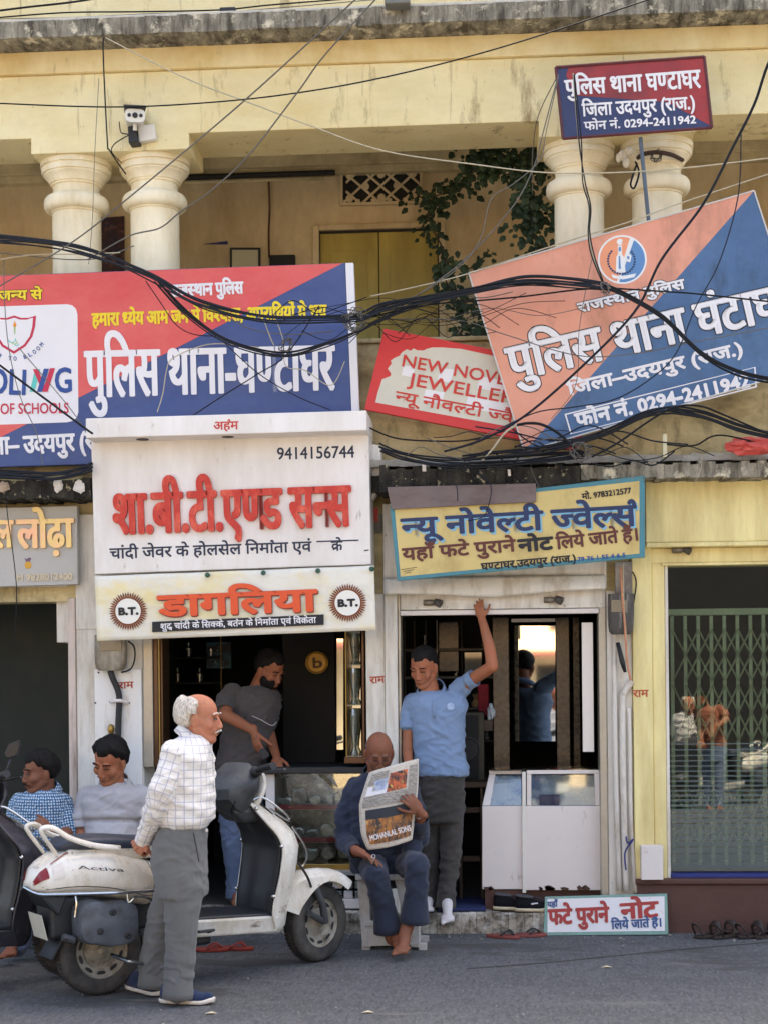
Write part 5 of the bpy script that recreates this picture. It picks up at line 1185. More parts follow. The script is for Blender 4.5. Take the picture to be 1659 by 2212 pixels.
# ---------------------------------------------------------------- people
def fuse(mb, vox, smooth=4, fac=.5):
    """one continuous skin from overlapping solids"""
    me = bpy.data.meshes.new('t'); me.from_pydata(mb.v, [], mb.f); bm = bmesh.new(); bm.from_mesh(me); bmesh.ops.recalc_face_normals(bm, faces=bm.faces); bm.to_mesh(me); bm.free()
    o = bpy.data.objects.new('t', me); COL.objects.link(o)
    r = o.modifiers.new('r', 'REMESH'); r.mode = 'VOXEL'; r.voxel_size = vox
    if smooth: s_ = o.modifiers.new('s', 'SMOOTH'); s_.factor = fac; s_.iterations = smooth
    dg = bpy.context.evaluated_depsgraph_get(); dg.update()
    me2 = bpy.data.meshes.new_from_object(o.evaluated_get(dg)); bpy.data.objects.remove(o); bpy.data.meshes.remove(me)
    return me2
def link_mesh(name, me, mat, parent, label=None):
    o = bpy.data.objects.new(name, me); COL.objects.link(o); me.materials.clear(); me.materials.append(mat)
    me.polygons.foreach_set('use_smooth', [True] * len(me.polygons))
    o0 = WL[parent]; n_ = len(me.vertices); a = np.empty(n_ * 3, np.float32); me.vertices.foreach_get('co', a); a = a.reshape(-1, 3) - np.array(o0, np.float32); me.vertices.foreach_set('co', a.ravel()); me.update()
    o.parent = parent; WL[o] = o0
    if label: o['label'] = label
    return o
def folds(me, layers, seed=0, crease=.0085):
    """push the cloth in and out along its normals with stretched noise"""
    nv = [v.normal.copy() for v in me.vertices]; off = Vector((seed * 7.3, seed * 3.1, seed * 5.7))
    for v, nn in zip(me.vertices, nv):
        d = 0
        for sx, sy, sz, amp, shear in layers:
            q = Vector((v.co.x * sx + v.co.z * shear, v.co.y * sy, v.co.z * sz + v.co.x * shear)) + off
            t = noise.noise(q); d += amp * (t if t < .12 else .12 + (t - .12) * 1.6)
        # thin ridged creases on top of the broad folds
        q = Vector((v.co.x, v.co.y, v.co.z)) + off * .1; wv = Vector((noise.noise(q * 3), noise.noise(q * 3 + Vector((5, 5, 5))), noise.noise(q * 3 + Vector((9, 9, 9))))) * .09
        q = q + wv; c1 = noise.noise(Vector((q.x * 6 + q.z * 9, q.y * 6, q.z * 17 - q.x * 8)) + off); c2 = noise.noise(Vector((q.x * 9 - q.z * 6, q.y * 9, q.z * 13 + q.x * 9)) - off)
        msk = .35 + .65 * sst(-.25, .35, noise.noise(q * 4.5 + off))
        d += crease * msk * (((1 - abs(c1)) ** 5) * 1.0 + ((1 - abs(c2)) ** 6) * .7 - .42)
        v.co += nn * d
    me.update()
def capsule(mb, A, B, ra, rb, seg=14):
    A, B = Vector(A), Vector(B); d = (B - A).normalized()
    mb.tube([A - d * ra * .98, A - d * ra * .8, A - d * ra * .4, A, A.lerp(B, .5), B, B + d * rb * .4, B + d * rb * .8, B + d * rb * .98], [ra * .15, ra * .6, ra * .917, ra, (ra + rb) / 2, rb, rb * .917, rb * .6, rb * .15], seg)
def chain(mb, pts, seg=14):                 # [(x, y, Y, radius)] measured points
    q = [(P(x, y, Y), r) for x, y, Y, r in pts]
    for (a, ra), (b, rb) in zip(q, q[1:]): capsule(mb, a, b, ra, rb, seg)
    return [a for a, r in q]
def rings(mb, rows, p=2.4, n=28):           # [(x left, x right, y, Y centre, half depth)]
    R = []
    for xl, xr, y, Yc, hd in rows:
        a, b = P(xl, y, Yc), P(xr, y, Yc); c_ = (a + b) / 2; hw = (b - a).length / 2
        R.append([c_ + Vector((hw * math.copysign(abs(math.cos(t)) ** (2 / p), math.cos(t)), hd * math.copysign(abs(math.sin(t)) ** (2 / p), math.sin(t)), 0)) for t in [2 * math.pi * k / n for k in range(n)]])
    mb.loft(R); return R
def orient(psi, pitch, roll=0):             # columns: side, forward, up
    f = Vector((math.sin(math.radians(psi)), -math.cos(math.radians(psi)), 0)); u = Vector((0, 0, 1)); s = f.cross(u)
    R = Matrix((s, f, u)).transposed()
    return R @ Matrix.Rotation(math.radians(roll), 3, 'Y') @ Matrix.Rotation(math.radians(-pitch), 3, 'X')
class Head:
    def __init__(s, c, R, k=1.0, wide=1.0): s.c = Vector(c); s.R = R; s.k = k; s.w = wide
    def pt(s, x, y, z): return s.c + s.R @ (Vector((x * s.w, y, z)) * s.k)
    def el(s, mb, c, r, seg=18, rg=12): mb.ell(s.pt(*c), (r[0] * s.k * s.w, r[1] * s.k, r[2] * s.k), s.R, seg, rg)
    def skin(s, mb, neck_to, neck_r=.056, chin=1.0, cheek=1.0, nose=1.0):
        E = s.el
        E(mb, (0, -.012, .045), (.074, .094, .080)); E(mb, (0, .030, -.018), (.060, .062, .086)); E(mb, (0, .0, .0), (.068, .07, .07))
        E(mb, (0, .058 * chin, -.092), (.032, .030, .026))
        for g in (1, -1):
            capsule(mb, s.pt(.056 * g, -.004, -.045), s.pt(.020 * g, .058, -.094), .022 * s.k, .018 * s.k)
            E(mb, (.029 * g, .080, .030), (.026, .012, .009)); E(mb, (.038 * g, .054, -.022), (.024 * cheek, .026 * cheek, .026 * cheek))
            E(mb, (.0125 * g, .100, -.033), (.0095, .011, .009))
            E(mb, (.078, -.010, -.002) if g > 0 else (-.078, -.010, -.002), (.010, .020, .032)); E(mb, (.074 * g, .0, -.024), (.009, .012, .014))
        capsule(mb, s.pt(0, .086, .016), s.pt(0, .101 * (1 + .04 * (nose - 1)), -.026), .0085 * s.k, .0135 * s.k * nose)
        E(mb, (0, .088, -.056), (.024, .012, .0065)); E(mb, (0, .085, -.068), (.020, .011, .0075)); E(mb, (0, .080, -.050), (.030, .014, .02))
        capsule(mb, s.pt(0, -.022, -.03), neck_to, neck_r, neck_r * 1.08)
        capsule(mb, s.pt(0, .025, -.085), Vector(neck_to) + s.R @ Vector((0, .02, 0)), neck_r * .62, neck_r * .8)
    def features(s, parent, brow, eye_open=.5, brow_th=.0045):
        for g in (1, -1):
            if eye_open > .2:
              mb = MB(); s.el(mb, (.031 * g, .0835, .0075), (.0145, .0075, .0022 + .0045 * eye_open), 14, 8); e = mb.build('eye', m_eyew, parent, smooth='all')
              mb = MB(); s.el(mb, (.031 * g, .0885, .0068), (.0060, .0040, .0018 + .004 * eye_open), 12, 8); mb.build('iris', m_iris, e, smooth='all')
            mb = MB(); mb.tube([s.pt(.045 * g, .0805, .0125 - .004 * (1 - eye_open)), s.pt(.031 * g, .0895, .0155 - .004 * (1 - eye_open)), s.pt(.018 * g, .0885, .0105)], .0026 * s.k, 6); mb.build('eyelid', m_lash, parent, smooth='all')
            mb = MB(); mb.tube(spline([s.pt(.052 * g, .074, .030), s.pt(.040 * g, .0885, .038), s.pt(.028 * g, .0935, .038), s.pt(.014 * g, .0945, .0365)], 4), [.003 * s.k] + [brow_th * s.k] * 10 + [.003 * s.k] * 2, 6, flat=.7); mb.build('eyebrow', brow, parent, smooth='all')
        mb = MB(); s.el(mb, (0, .0962, -.0622), (.019, .0045, .0018), 14, 6); mb.build('mouth_line', m_lip, parent, smooth='all')
    def _unused(s): pass
    def hair(s, parent, mat, mask, th=.10, rough=.03, name='hair', c0=(0, -.013, .040), rad=(.0775, .098, .088), seed=1, n=(96, 64), streak=9):
        nu, nv = n; vs = []
        for j in range(nv + 1):
            t = math.pi * j / nv
            for i in range(nu):
                a = 2 * math.pi * i / nu; d = Vector((math.sin(t) * math.cos(a), math.sin(t) * math.sin(a), math.cos(t)))
                p = Vector((c0[0] + rad[0] * d.x, c0[1] + rad[1] * d.y, c0[2] + rad[2] * d.z)); m = mask(p, d)
                nz = noise.noise(Vector((a * streak, t * 2.2, seed))) * .6 + noise.noise(Vector((a * streak * 2.7, t * 5, seed + 3))) * .4
                m, dep = m if isinstance(m, tuple) else (m, m)
                k = lerp(.86, .995, m) + (th * (1 + .35 * noise.noise(d * 2.2 + Vector((seed, 0, 0)))) + rough * nz) * dep
                vs.append(s.pt(c0[0] + rad[0] * d.x * k, c0[1] + rad[1] * d.y * k, c0[2] + rad[2] * d.z * k))
        fs = [(j*nu+i, (j+1)*nu+i, (j+1)*nu+(i+1)%nu, j*nu+(i+1)%nu) for j in range(nv) for i in range(nu)]
        return MB().add(vs, fs).build(name, mat, parent, smooth='all')
def mask_full(front=.078, side=.012, back=-.055, temple=.045):
    def f(p, d):
        ang = math.atan2(p.y, abs(p.x) + 1e-6)            # +90 deg in front, -90 behind
        if ang > .95: h = front
        elif ang > .25: h = lerp(temple, front, sst(.25, .95, ang))
        elif ang > -.15: h = lerp(side, temple, sst(-.15, .25, ang))
        else: h = lerp(side, back, sst(-.15, -.75, ang))
        h += .012 * sst(.55, .8, ang) * sst(1.25, .95, ang) * (1 if front < .2 else 0)
        j = .009 * noise.noise(Vector((p.x * 70, p.y * 70, front * 50)))
        return sst(h - .007 + j, h + .007 + j, p.z), sst(h - .004, h + .045, p.z)
    return f
def mask_bald(top=.062, side=-.002, back=-.058, fr=.035):
    def f(p, d):                                          # a fringe round the back and sides only
        m = mask_full(.30, side, back, .25)(p, d)[0]; j = .01 * noise.noise(Vector((p.x * 40, p.y * 40, 5)))
        e = m * sst(top + .014 + j, top - .010 + j, p.z + .25 * max(0, p.y + .02)) * sst((fr if p.z > .03 else -.020), (fr if p.z > .03 else -.020) - .025, p.y); return e, e * (.45 + .55 * sst(-.06, .0, p.z))
    return f
def hand(mb, W, d, n, curl=(.3, .35, .4, .45), thumb=1, size=1.0, spread=.10, tcurl=.4):
    """wrist W, finger direction d, palm normal n (towards the side the fingers close to); thumb = +1/-1 side"""
    W = Vector(W); d = Vector(d).normalized(); n = Vector(n); n = (n - d * n.dot(d)).normalized(); sd = d.cross(n) * thumb; k = size
    R = Matrix((sd, d, n)).transposed()
    mb.ell(W + d * .045 * k, (.040 * k, .052 * k, .0155 * k), R, 16, 10)
    mb.ell(W + d * .068 * k, (.040 * k, .026 * k, .0135 * k), R, 16, 10)
    mb.ell(W + d * .03 * k + sd * .022 * k + n * .008 * k, (.018 * k, .03 * k, .016 * k), R, 12, 8)
    capsule(mb, W - d * .03 * k, W + d * .02 * k, .026 * k, .024 * k, 12)
    L = (.070, .079, .073, .058)
    for i in range(4):
        x = (.030 - .020 * i) * k; b = W + d * (.082 - .005 * abs(i - 1)) * k + sd * x; a = 0; dv = (d + sd * spread * (1.5 - i)).normalized(); p = b
        for j, fr in enumerate((.45, .32, .25)):
            a += curl[i] * (1, 1.15, .9)[j]; dd = dv * math.cos(a) + n * math.sin(a); q = p + dd * L[i] * fr * k
            capsule(mb, p, q, (.0092 - .0008 * j) * k, (.0086 - .001 * j) * k, 10); p = q
    p = W + d * .02 * k + sd * .030 * k + n * .004 * k; a = .75
    for j, l_ in enumerate((.042, .034, .027)):
        dd = (d * math.cos(a) + sd * math.sin(a)) * math.cos(tcurl * j * .6) + n * math.sin(tcurl * (.5 + j * .6)); q = p + dd.normalized() * l_ * k
        capsule(mb, p, q, (.0125 - .0012 * j) * k, (.0112 - .0014 * j) * k, 10); p = q; a -= .22
def foot(mb, heel, toe, up=Vector((0, 0, 1)), size=1.0, ankle=None, side=1):
    heel, toe = Vector(heel), Vector(toe); d = (toe - heel).normalized(); s_ = d.cross(up).normalized(); u = s_.cross(d); L = (toe - heel).length; k = size
    R = Matrix((s_, d, u)).transposed()
    mb.ell(heel + d * .035 * k + u * .035 * k, (.031 * k, .042 * k, .036 * k), R, 14, 10)
    capsule(mb, heel + d * .06 * k + u * .05 * k, heel + d * (L - .075 * k) + u * .022 * k, .036 * k, .026 * k)
    mb.ell(heel + d * (L - .07 * k) + u * .020 * k, (.046 * k, .055 * k, .021 * k), R, 14, 10)
    for i in range(5):
        x = (.034 - .0175 * i) * side * k; b = heel + d * (L - .045 * k - .007 * i * k) + s_ * x + u * .014 * k
        capsule(mb, b, b + d * (.045 - .004 * i) * k - u * .004 * k, (.0125 if i == 0 else .009) * k, (.0115 if i == 0 else .0078) * k, 10)
    if ankle is not None: capsule(mb, heel + d * .05 * k + u * .06 * k, ankle, .037 * k, .036 * k)
def skin_mat(name, col, red=.12):
    m = M(name, col, .62, .10, 14, .2, 180, spec=.3, stain=[(tuple(c_ * f for c_, f in zip(col, (1.15, .86, .8))), .35, (9, 9, 9), .2), (tuple(c_ * .75 for c_ in col), .18, (24, 24, 24), .1)])
    b = m.node_tree.nodes['Principled BSDF']; b.inputs['Subsurface Weight'].default_value = .12; b.inputs['Subsurface Radius'].default_value = (.012, .005, .003); return m
m_eyew = M('eye_white', srgb(120, 100, 88), .5, .0); m_iris = M('iris_brown', (.012, .007, .005), .2, 0); m_lash = M('eyelid_line', (.02, .012, .01), .6, 0); m_lip = M('mouth_line', srgb(84, 44, 38), .6, 0)
def hair_mat(name, col, spec=.18):
    m = bpy.data.materials.new(name); m.use_nodes = True; n = m.node_tree.nodes; L = m.node_tree.links; b = n['Principled BSDF']; b.inputs['Roughness'].default_value = .7; b.inputs['Specular IOR Level'].default_value = spec
    tc = n.new('ShaderNodeTexCoord'); nz = n.new('ShaderNodeTexNoise'); nz.inputs['Scale'].default_value = 160; nz.inputs['Detail'].default_value = 4
    mp = n.new('ShaderNodeMapping'); mp.inputs['Scale'].default_value = (1, 1, .25); L.new(tc.outputs['Object'], mp.inputs[0]); L.new(mp.outputs[0], nz.inputs[0])
    r = n.new('ShaderNodeValToRGB'); r.color_ramp.elements[0].position = .35; r.color_ramp.elements[1].position = .7; r.color_ramp.elements[0].color = (*[c_ * .55 for c_ in col], 1); r.color_ramp.elements[1].color = (*[min(1, c_ * 1.35) for c_ in col], 1)
    L.new(nz.outputs['Fac'], r.inputs[0]); L.new(r.outputs[0], b.inputs['Base Color'])
    bp = n.new('ShaderNodeBump'); bp.inputs['Strength'].default_value = .6; bp.inputs['Distance'].default_value = .004; L.new(nz.outputs['Fac'], bp.inputs['Height']); L.new(bp.outputs[0], b.inputs['Normal']); return m
m_hblk = hair_mat('black_hair', (.012, .010, .009)); m_hwht = hair_mat('white_hair', srgb(206, 196, 182), .2); m_hgry = hair_mat('grey_stubble_hair', srgb(92, 84, 76), .3)
def cloth(name, col, var=.06, weave=.25, **k): return M(name, col, .88, var, 5, weave, 420, sheen=.15, spec=.2, **k)
def attr_pattern(name, base, line, kind):
    m = cloth(name, base, .05); n = m.node_tree.nodes; L = m.node_tree.links; b = n['Principled BSDF']; src = b.inputs['Base Color'].links[0].from_socket
    at = n.new('ShaderNodeAttribute'); at.attribute_name = 'pat'; sp = n.new('ShaderNodeSeparateXYZ'); L.new(at.outputs['Vector'], sp.inputs[0]); facs = []
    if kind == 'plaid':
        for ax, per, wd in (('X', .044, .060), ('Y', .040, .055)):
            mu = n.new('ShaderNodeMath'); mu.operation = 'DIVIDE'; mu.inputs[1].default_value = per; L.new(sp.outputs[ax], mu.inputs[0])
            fr = n.new('ShaderNodeMath'); fr.operation = 'FRACT'; L.new(mu.outputs[0], fr.inputs[0])
            su = n.new('ShaderNodeMath'); su.operation = 'SUBTRACT'; su.inputs[1].default_value = .5; L.new(fr.outputs[0], su.inputs[0])
            ab = n.new('ShaderNodeMath'); ab.operation = 'ABSOLUTE'; L.new(su.outputs[0], ab.inputs[0])
            mr = n.new('ShaderNodeMapRange'); mr.inputs['From Min'].default_value = wd * 1.3; mr.inputs['From Max'].default_value = wd * .7; mr.inputs['To Max'].default_value = .62; L.new(ab.outputs[0], mr.inputs['Value']); facs.append(mr.outputs[0])
        mx = n.new('ShaderNodeMath'); mx.operation = 'MAXIMUM'; L.new(facs[0], mx.inputs[0]); L.new(facs[1], mx.inputs[1]); fac = mx.outputs[0]
    else:
        vo = n.new('ShaderNodeTexVoronoi'); vo.inputs['Scale'].default_value = 58; vo.inputs['Randomness'].default_value = .25; vo.distance = 'MANHATTAN'; vo.voronoi_dimensions = '2D'; L.new(at.outputs['Vector'], vo.inputs['Vector'])
        mr = n.new('ShaderNodeMapRange'); mr.inputs['From Min'].default_value = .46; mr.inputs['From Max'].default_value = .30; L.new(vo.outputs['Distance'], mr.inputs['Value']); fac = mr.outputs[0]
    mix = n.new('ShaderNodeMix'); mix.data_type = 'RGBA'; L.new(fac, mix.inputs['Factor']); L.new(src, mix.inputs['A']); mix.inputs['B'].default_value = (*line, 1); L.new(mix.outputs['Result'], b.inputs['Base Color']); return m
def set_pat(me, bones):
    """pattern coordinates that run round and along the nearest bone: (A, B, radius)"""
    data = np.zeros((len(me.vertices), 3), np.float32); bb = []
    for A, B, r in bones:
        A, B = Vector(A), Vector(B); ax = (B - A).normalized(); u = Vector((0, -1, 0)); u = (u - ax * u.dot(ax)).normalized(); bb.append((A, B, r, ax, u, ax.cross(u)))
    for i, v in enumerate(me.vertices):
        best = None
        for A, B, r, ax, u, w_ in bb:
            t = min(max((v.co - A).dot(ax), 0), (B - A).length); q = v.co - (A + ax * t); dd = q.length / r
            if best is None or dd < best[0]: best = (dd, A, ax, u, w_, r)
        _, A, ax, u, w_, r = best; q = v.co - A; data[i] = (math.atan2(q.dot(w_), q.dot(u)) * r, q.dot(ax), r)
    at = me.attributes.new('pat', 'FLOAT_VECTOR', 'POINT'); at.data.foreach_set('vector', data.ravel())
def collar(parent, mat, c, R, r=(.066, .07), h=.04, open_=.35, points=.055, tilt=.2):
    """folded shirt collar round the neck: c centre, R orientation"""
    mb = MB(); n_ = 40; vs = []
    for i in range(n_ + 1):
        a = lerp(math.pi / 2 + open_, math.pi / 2 + 2 * math.pi - open_, i / n_); e = abs(i / n_ - .5) * 2; low = h * (1 + .9 * sst(.72, 1, e)); dz = -.018 * math.sin(a) - .02 * sst(.5, 1, e)
        x, y = math.cos(a), math.sin(a)
        vs += [Vector(c) + R @ Vector((r[0] * x * .93, r[1] * y * .93, h * .5 + dz)), Vector(c) + R @ Vector((r[0] * x * 1.0, r[1] * y * 1.0, h * .62 + dz)), Vector(c) + R @ Vector((r[0] * x * 1.22, r[1] * y * 1.22, h * .62 - low + dz))]
    mb.add(vs, [(i*3+j, i*3+j+1, (i+1)*3+j+1, (i+1)*3+j) for i in range(n_) for j in range(2)])
    o = mb.build('collar', mat, parent, smooth='all'); md = o.modifiers.new('t', 'SOLIDIFY'); md.thickness = .005; return o
def shoe(parent, heel, toe, mat_u, mat_s, L=.285, name='shoe', wd=.050, top=.085, mouth=True):
    heel, toe = Vector(heel), Vector(toe); d = (toe - heel).normalized(); s_ = d.cross(Vector((0, 0, 1))).normalized(); u = s_.cross(d)
    out = lambda t: wd * (.72 + .30 * math.sin(math.pi * min(1, t * .9 + .12)) - .12 * sst(.3, .5, t) * sst(.7, .5, t)) * (sst(-.10, .10, t) ** .5) * (sst(1.06, .80, t) ** .5)
    R = []
    for i in range(19):
        t = i / 18; w_ = out(t) * 1.06; c_ = heel + d * (L * t); lift = .012 * sst(.78, 1, t)
        R.append([c_ + s_ * w_ * math.cos(a) + u * (lift + .014 + .014 * math.copysign(abs(math.sin(a)) ** .4, math.sin(a))) for a in [2 * math.pi * k / 20 for k in range(20)]])
    so2 = MB().loft(R)
    R = []
    for i in range(19):
        t = i / 18; w_ = out(t) * .97; c_ = heel + d * (L * (.012 + .965 * t)); lift = .012 * sst(.78, 1, t)
        h = lerp(top, .040, sst(.22, .86, t)) * (.82 + .18 * sst(0, .1, t)) * (1 - .55 * sst(.9, 1, t)); 
        R.append([c_ + s_ * w_ * math.cos(a) * (1 - .30 * max(0, math.sin(a)) * sst(.75, .2, t)) + u * (lift + .018 + max(0, math.sin(a)) ** .75 * h if math.sin(a) > 0 else u * 0 + u * (lift + .018)) for a in [2 * math.pi * k / 20 for k in range(20)]] if False else
                 [c_ + s_ * (w_ * math.cos(a) * (1 - .30 * max(0, math.sin(a)) * sst(.75, .2, t))) + u * (lift + .018 + (max(0, math.sin(a)) ** .75 * h)) for a in [2 * math.pi * k / 20 for k in range(20)]])
    o = MB().loft(R).build(name, mat_u, parent, smooth='all'); so2.build(name + '_sole', mat_s, o if parent is not None else o, smooth='all'); return o
m_skA = skin_mat('skin_old_man', srgb(174, 119, 92)); m_skB = skin_mat('skin_brown', srgb(164, 108, 78)); m_skC = skin_mat('skin_deep_brown', srgb(130, 86, 64)); m_skD = skin_mat('skin_warm_brown', srgb(152, 98, 70))
m_plaid = attr_pattern('white_plaid_shirt', srgb(226, 220, 212), srgb(138, 142, 170), 'plaid'); m_blot = attr_pattern('blue_print_shirt', srgb(62, 104, 138), srgb(206, 216, 222), 'dots')
m_gtr = cloth('grey_trousers', srgb(108, 108, 106)); m_polo = cloth('blue_polo', srgb(128, 150, 180), .07, .45); m_char = cloth('charcoal_jeans', srgb(66, 62, 58), .12, stain=(srgb(92, 86, 80), .3, (3, 3, 3), .25))
m_slate = cloth('slate_blue_suit', srgb(48, 54, 70), .08); m_dgs = cloth('dark_grey_tshirt', srgb(84, 78, 76), .06); m_jean = cloth('blue_jeans', srgb(92, 108, 136), .12, stain=(srgb(128, 142, 164), .3, (3, 3, 2), .25)); m_lgs = cloth('lavender_grey_shirt', srgb(180, 176, 176), .05); m_dtr = cloth('dark_trousers', srgb(52, 50, 54), .06)
m_sockw = cloth('white_sock', srgb(222, 214, 210), .05); m_navk = cloth('navy_knit', srgb(40, 54, 84), .12, .6); m_solew = M('white_sole', srgb(222, 212, 196), .6, .06, 20, stain=(srgb(150, 132, 110), .2, (20, 20, 20), .1)); m_btn = M('button', srgb(196, 190, 186), .4, .05); m_metal = M('silver_ring', srgb(190, 186, 180), .25, .05, metal=1)
def button(parent, x, y, Y, mat=None): MB().lathe([(.0055, 0), (.0055, .002), (.003, .003), (0, .002)], P(x, y, Y), (0, -1, 0), 10).build('button', mat or m_btn, parent, smooth=True)
def hem(parent, mat, A, B, ra, rb, name='hem', sq=(1, 1), pat=False):
    """an open tube of cloth that ends a sleeve or a trouser leg"""
    A, B = Vector(A), Vector(B); d = (B - A).normalized(); n_ = 6
    mb = MB().tube([A.lerp(B, i / n_) for i in range(n_ + 1)], [lerp(ra, rb, i / n_) for i in range(n_ + 1)], 24, cap=False)
    for v in mb.v: v += (v - A - d * (v - A).dot(d)).normalized() * .003 * noise.noise(v * 30)
    o = mb.build(name, mat, parent, smooth='all'); md = o.modifiers.new('t', 'SOLIDIFY'); md.thickness = .004; md.offset = 0
    if pat: plain_pat(o)
    return o
def plain_pat(o):
    me = o.data; at = me.attributes.new('pat', 'FLOAT_VECTOR', 'POINT'); at.data.foreach_set('vector', np.array([[v.co.x * .9 + v.co.y * .8, v.co.z, 0] for v in me.vertices], np.float32).ravel())
def belt(parent, mat, row, Yc, hd, h=.035):
    R = []
    for dz in (0, h):
        a, b = P(row[0], row[2], Yc), P(row[1], row[2], Yc); c_ = (a + b) / 2; w_ = (b - a).length / 2
        R.append([c_ + Vector((w_ * math.copysign(abs(math.cos(t)) ** (2 / 2.4), math.cos(t)), hd * math.copysign(abs(math.sin(t)) ** (2 / 2.4), math.sin(t)), dz)) for t in [2 * math.pi * k / 28 for k in range(28)]])
    o = MB().loft(R, cap=False).build('waistband', mat, parent, smooth='all'); md = o.modifiers.new('t', 'SOLIDIFY'); md.thickness = .006; md.offset = 0; return o
# ---- 1. old man in the checked shirt
Yo = -1.93
p1 = thing('person', 'old man with white hair in checked shirt and grey trousers standing before the white scooter', 'person', G(390, 2160))
hd = Head(P(433, 1555, Yo), orient(86, 4), 1.03)
b = MB(); hd.skin(b, P(412, 1618, Yo), .058, nose=1.15)
chain(b, [(412, 1618, Yo, .06), (405, 1700, Yo, .07), (400, 1800, Yo, .07), (392, 1950, Yo - .1, .05), (386, 2100, Yo - .07, .038), (384, 2140, Yo - .07, .036)])
chain(b, [(400, 1800, Yo, .07), (362, 1960, Yo + .12, .045), (340, 2050, Yo + .10, .036), (331, 2100, Yo + .13, .03)])
chain(b, [(405, 1660, Yo, .06), (378, 1634, Yo - .14, .035), (349, 1715, Yo - .19, .035), (318, 1800, Yo - .06, .03), (309, 1816, Yo - .03, .026)])
chain(b, [(405, 1660, Yo, .06), (378, 1634, Yo + .14, .035), (352, 1715, Yo + .18, .035), (325, 1790, Yo + .06, .03), (316, 1812, Yo + .02, .026)])
hand(b, P(310, 1814, Yo - .05), Vector((-.42, .25, -.8)), Vector((.55, .75, .1)), (1.0, 1.1, 1.15, 1.2), thumb=1, size=.92, tcurl=1.1)
hand(b, P(317, 1812, Yo + .03), Vector((-.6, -.45, -.55)), Vector((.3, -.8, .4)), (1.0, 1.0, 1.1, 1.1), thumb=-1, size=.92, tcurl=1.1)
body1 = link_mesh('body', fuse(b, .005, 2), m_skA, p1)
hd.features(p1, m_hwht, .35, .0055)
hd.hair(p1, m_hwht, mask_bald(.100, -.004, -.072, .030), .30, .06, seed=3)
mb = MB(); mb.tube(spline([hd.pt(.030, .088, -.060), hd.pt(.016, .101, -.050), hd.pt(0, .106, -.047), hd.pt(-.016, .101, -.050), hd.pt(-.030, .088, -.060)], 4), [.004] * 4 + [.0075] * 9 + [.004] * 4, 8, flat=.8); mb.build('moustache', m_hwht, p1, smooth='all')
b = MB(); rings(b, [(394, 446, 1584, Yo, .06), (385, 450, 1596, Yo, .10), (364, 456, 1610, Yo, .165), (350, 460, 1636, Yo, .205), (346, 461, 1680, Yo, .205), (350, 462, 1720, Yo, .195), (351, 463, 1752, Yo, .19), (347, 460, 1770, Yo, .19), (349, 452, 1782, Yo, .172), (352, 446, 1788, Yo, .155)])
A1 = chain(b, [(378, 1626, Yo - .15, .066), (349, 1712, Yo - .20, .064), (331, 1762, Yo - .14, .056), (313, 1808, Yo - .05, .041)]); A2 = chain(b, [(378, 1626, Yo + .15, .066), (352, 1712, Yo + .19, .062), (335, 1765, Yo + .12, .054), (319, 1806, Yo + .03, .041)])
me = fuse(b, .0078, 4); folds(me, [(7, 7, 20, .009, 6), (16, 16, 30, .004, -9)], 1); set_pat(me, [(P(405, 1600, Yo), P(405, 1785, Yo), .19), (A1[0], A1[1], .066), (A1[1], A1[3], .052), (A2[0], A2[1], .066), (A2[1], A2[3], .052)])
sh1 = link_mesh('shirt', me, m_plaid, p1)
plain_pat(collar(sh1, m_plaid, P(415, 1592, Yo), orient(88, 22), (.070, .080), .05, .3))
mb = MB(); mb.tube(spline([P(452, 1606, Yo - .01), P(461, 1640, Yo), P(463, 1700, Yo), P(464, 1760, Yo)], 5), .006, 6, flat=.5); plain_pat(mb.build('placket', m_plaid, sh1, smooth='all'))
for A_, B_ in ((A1[2], A1[3]),):
    d_ = (B_ - A_).normalized(); mb = MB().tube([B_ - d_ * .02, B_ + d_ * .035], [.045, .043], 18); plain_pat(mb.build('cuff', m_plaid, sh1, smooth=True))
b = MB(); rings(b, [(350, 446, 1778, Yo, .15), (343, 447, 1792, Yo, .165), (333, 447, 1822, Yo, .175), (330, 447, 1860, Yo, .18), (338, 447, 1900, Yo, .18), (345, 445, 1935, Yo, .175)])
T1 = chain(b, [(396, 1915, Yo - .065, .104), (394, 1960, Yo - .07, .094), (391, 2020, Yo - .07, .082), (388, 2085, Yo - .07, .073), (385, 2138, Yo - .07, .072)])
T2 = chain(b, [(378, 1915, Yo + .065, .096), (359, 1965, Yo + .08, .082), (341, 2030, Yo + .10, .074), (332, 2080, Yo + .12, .070), (330, 2112, Yo + .13, .068)])
me = fuse(b, .0078, 4); folds(me, [(13, 13, 3.5, .006, 3), (9, 9, 12, .004, 8)], 2, .0065)
for v in me.vertices:                        # cloth gathers above the shoes
    hz = v.co.z - (-.045); v.co += v.normal * (.007 * math.sin(hz * 80 + v.co.x * 30) * noise.noise(Vector((v.co.x * 9, v.co.y * 9, hz * 7))) * 2.2 * sst(.30, .05, hz))
tr1 = link_mesh('trousers', me, m_gtr, p1); hem(tr1, m_gtr, P(387, 2080, Yo - .07), P(385, 2157, Yo - .07), .064, .079); hem(tr1, m_gtr, P(333, 2066, Yo + .12), P(329, 2131, Yo + .13), .060, .076)
mb = MB(); mb.tube([P(418, 1800, Yo - .172), P(426, 1840, Yo - .178), P(430, 1862, Yo - .178)], .0035, 5); mb.build('pocket_seam', m_dtr, tr1)
MB().lathe([(.010, 0), (.010, .004), (.006, .007), (0, .005)], P(446, 1795, Yo - .06), (.8, -.6, 0), 12).build('button', m_btn, p1, smooth=True)
q0, q1 = G(348, 2166), G(456, 2171); q0.z += .0; shoe(p1, q0, q1, m_navk, m_solew, (q1 - q0).length + .02, wd=.052)
